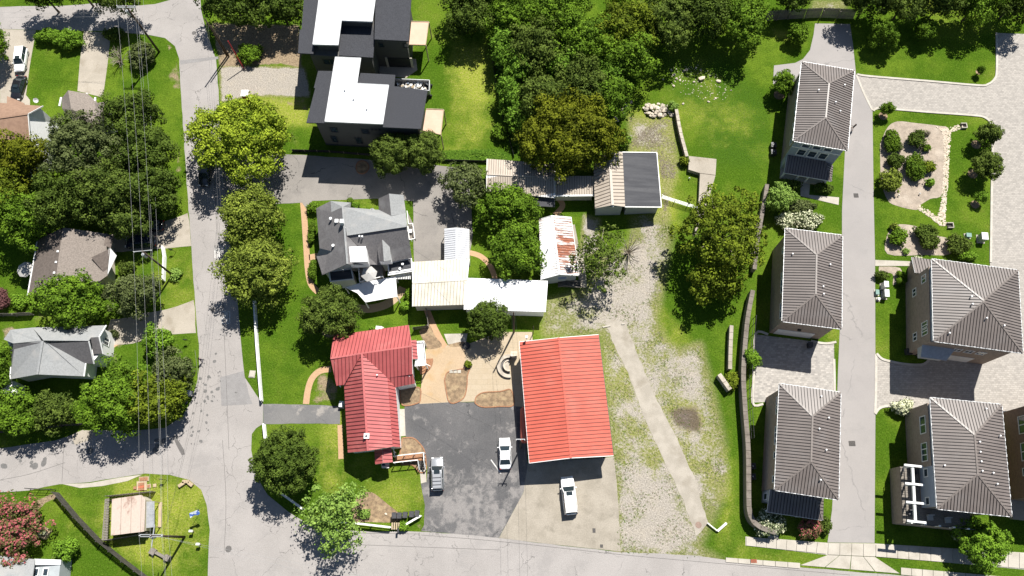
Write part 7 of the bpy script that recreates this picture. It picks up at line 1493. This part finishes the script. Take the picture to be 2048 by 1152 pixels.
# fountain
ft = thing('fountain', 'half round stone fountain beside the red garage wall', 'fountain', W(1018, 733)); c_ = W(1018, 733)
def arc(r0, r1, z0, z1, a0=80, a1=280, n=22):
    pts = [c_+Vector((math.cos(R(a0+(a1-a0)*k/n)), math.sin(R(a0+(a1-a0)*k/n)), 0))*r1 for k in range(n+1)]; pts += [c_+Vector((math.cos(R(a1-(a1-a0)*k/n)), math.sin(R(a1-(a1-a0)*k/n)), 0))*r0 for k in range(n+1)]
    return MB().prism(pts, z0, z1)
arc(1.28, 1.8, 0, .45).build('outer_rim', MAT['stone'], ft); arc(.02, 1.28, 0, .12).build('basin', MAT['iron'], ft); arc(.72, .86, .12, .7).build('inner_rim', MAT['stone2'], ft); arc(.02, .72, .12, .5).build('inner_basin', MAT['stone'], ft)
p = W(1028, 708, 1.6); MB().box(p.x, p.y, .8, .85, .6, 1.6).build('pillar', MAT['stone'], ft); MB().box(p.x, p.y, 1.68, 1.0, .75, .16).build('pillar_cap', MAT['stone2'], ft)
disc('fire_pit', 933, 692, .6, MAT['black'], .2, 'black round fire pit on the tan plaza', 'fire pit')
ss = thing('stepping_slabs', 'three pale stepping slabs in the plaza planting bed', 'paving', W(912, 743))
for x in (902.5, 910.5, 918.5): p = W(x, 743); MB().box(p.x, p.y, .07, .52, .5, .1, .05).build('slab', MAT['concrete_light'], ss)
for x, y, lab in ((720,1031,'small round stone ornament in the brown mulch patch'), (772,1028,'small pale stone ornament beside the bins')): rock(x, y, .3, 0, int(x), lab, None)
# utility boxes by the alley and garden
def box_thing(name, label, cat, x, y, sx, sy, sz, mat, vents=False, rz=-.08):
    p = W(x, y, sz); t = thing(name, label, cat, (p.x, p.y, 0)); MB().box(p.x, p.y, sz/2, sx, sy, sz, rz).build('cabinet', MAT[mat], t); MB().box(p.x, p.y, sz+.03, sx+.08, sy+.08, .06, rz).build('lid', MAT[mat], t); MB().box(p.x, p.y, .05, sx+.3, sy+.3, .1, rz).build('pad', MAT['concrete_light'], t)
    if vents:
        for k in range(5): MB().box(p.x+sx*.28, p.y-sy*.4+k*sy*.2, sz+.08, sx*.35, sy*.1, .05, rz).build('louvre', MAT['white_paint'], t)
box_thing('utility_cabinet', 'white utility cabinet in the group beside the alley', 'utility box', 1773, 568, .6, .85, 1.4, 'white_paint'); box_thing('utility_cabinet', 'grey louvred cabinet in the group beside the alley', 'utility box', 1774, 586, .6, 1.1, 1.2, 'grey_metal', True); box_thing('utility_cabinet', 'low pale green cabinet next to the alley kerb', 'utility box', 1755, 584, .45, .7, .5, 'green_box'); box_thing('utility_cabinet', 'small white box below the cabinet group', 'utility box', 1758, 597, .3, .3, .5, 'white_paint')
box_thing('utility_cabinet', 'grey louvred cabinet at the paver lane kerb', 'utility box', 1970, 472, .9, 1.1, 1.4, 'grey_metal', True); box_thing('utility_cabinet', 'low green box on the garden lawn', 'utility box', 1938, 470, .7, .6, .6, 'green_box')
box_thing('condenser_box', 'small white heat pump behind the red roofed house', 'air conditioner', 758, 656, .9, .5, .8, 'white_paint'); box_thing('condenser_box', 'pale heat pump on the left wall of the red roofed house', 'air conditioner', 682, 808, .5, .8, .8, 'white_paint'); box_thing('yard_box', 'pale blue box by the lower left street corner', 'box', 374, 785, .8, .6, .9, 'white_paint'); box_thing('well_cover', 'pale rounded cover on the lawn by the white fence', 'cover', 504, 748, .6, .8, .15, 'concrete_light')
pp = thing('portable_toilet', 'red portable toilet with white roof at the gravel drive', 'portable toilet', W(493, 192)); p = W(489, 186, 2.3)
MB().box(p.x, p.y, 1.05, 1.1, 1.1, 2.1).build('cabin', MAT['red_plastic'], pp); MB().box(p.x, p.y, 2.2, 1.2, 1.2, .2).build('roof', MAT['white_roof'], pp); MB().box(p.x+.56, p.y, 1.0, .03, .7, 1.8).build('door', MAT['white_paint'], pp)
for x, y, lab in ((1796,392,'left small white lamp in the gravel garden'), (1838,389,'right small white lamp in the gravel garden'), (1378,358,'small white ball on the grass beside the foundation')): p = W(x, y); t = thing('garden_lamp', lab, 'lamp', p); MB().cyl(p.x, p.y, 0, .35, .05, 8).build('stem', MAT['dark_metal'], t); MB().cyl(p.x, p.y, .35, .5, .14, 10, .05).build('cap', MAT['white_paint'], t)
for x, y, rz, lab in ((1213,653,.2,'left concrete wheel stop at the top of the old concrete strip'), (1246,648,.1,'right concrete wheel stop at the top of the old concrete strip')): p = W(x, y); tag(MB().box(p.x, p.y, .08, 1.2 if x < 1230 else .5, .22, .14, rz).build('wheel_stop', MAT['concrete_light']), lab, 'wheel stop')

# ------------------------------------------------------------------ people
def person(label, x, y, rz, h, top, leg, skinleg=True, arms=(.25, .25), stride=.28):
    p = W(x, y); s = h/1.75; t = thing('person', label, 'person', (p.x, p.y, 0), rz=rz, local=True)
    V_ = [(0, 0, .95), (0, .0, 1.12), (0, .01, 1.32), (0, .01, 1.46), (0, .02, 1.56), (0, .03, 1.66), (0, .03, 1.74),
          (.10, 0, .90), (.11, stride*.55, .50), (.11, stride, .09), (.11, stride+.14, .05), (-.10, 0, .90), (-.11, -stride*.2, .50), (-.11, -stride, .12), (-.11, -stride+.13, .05),
          (.19, 0, 1.42), (.24, -.10, 1.16), (.22+arms[0]*.2, -.05+arms[0], .98), (.22+arms[0]*.2, .02+arms[0], .90), (-.19, 0, 1.42), (-.24, .10, 1.16), (-.22-arms[1]*.2, .12+arms[1], .98), (-.22-arms[1]*.2, .18+arms[1], .90)]
    E_ = [(0, 1), (1, 2), (2, 3), (3, 4), (4, 5), (5, 6), (0, 7), (7, 8), (8, 9), (9, 10), (0, 11), (11, 12), (12, 13), (13, 14), (3, 15), (15, 16), (16, 17), (17, 18), (3, 19), (19, 20), (20, 21), (21, 22)]
    rad = [.15, .13, .16, .10, .055, .09, .08, .095, .062, .042, .04, .095, .062, .042, .04, .062, .045, .036, .04, .062, .045, .036, .04]
    me = bpy.data.meshes.new('body'); me.from_pydata([(a*s, b*s, c*s) for a, b, c in V_], E_, []); o = bpy.data.objects.new('body', me); COL.objects.link(o); o.parent = t
    sk = o.modifiers.new('skin', 'SKIN'); 
    for i, d in enumerate(me.skin_vertices[0].data): d.radius = (rad[i]*s, rad[i]*s*.85); d.use_root = (i == 0)
    o.modifiers.new('sub', 'SUBSURF').levels = 2; o.modifiers['sub'].render_levels = 2
    mt, N, L, B = newmat('clothed_body'); tc = N.new('ShaderNodeTexCoord'); sp = N.new('ShaderNodeSeparateXYZ'); L.new(tc.outputs['Object'], sp.inputs[0]); B.inputs['Roughness'].default_value = .85
    z_ = sp.outputs[2]; c1 = mix(N, L, mrange(N, L, z_, .93*s, .95*s), leg, top); c2 = mix(N, L, mrange(N, L, z_, 1.47*s, 1.49*s), c1, (.42, .24, .16))
    if skinleg: c2 = mix(N, L, mrange(N, L, z_, .60*s, .62*s), (.45, .27, .18), c2)
    L.new(mix(N, L, mrange(N, L, z_, .09*s, .1*s), (.03, .03, .03), c2), B.inputs['Base Color']); me.materials.append(mt)
    hr = bmesh.new(); bmesh.ops.create_uvsphere(hr, u_segments=12, v_segments=8, radius=.115*s)
    for v_ in hr.verts: v_.co = Vector((v_.co.x*.95, v_.co.y*1.1-.01, v_.co.z*1.0+1.70*s+.01)); 
    bmesh.ops.delete(hr, geom=[v_ for v_ in hr.verts if v_.co.z < 1.64*s and v_.co.y > -.02], context='VERTS'); hm = bpy.data.meshes.new('hair'); hr.to_mesh(hm); hr.free(); link('hair', hm, MAT['black_cloth'], t, True)
    return t
person('person in dark shirt and shorts walking up the alley beside the uppermost townhouse', 1704, 259, .5, 1.72, (.012, .012, .014), (.015, .015, .018))
person('person in dark navy clothes walking along the left road edge', 406, 722, 3.3, 1.75, (.015, .02, .06), (.012, .013, .018), False, (.35, .35))
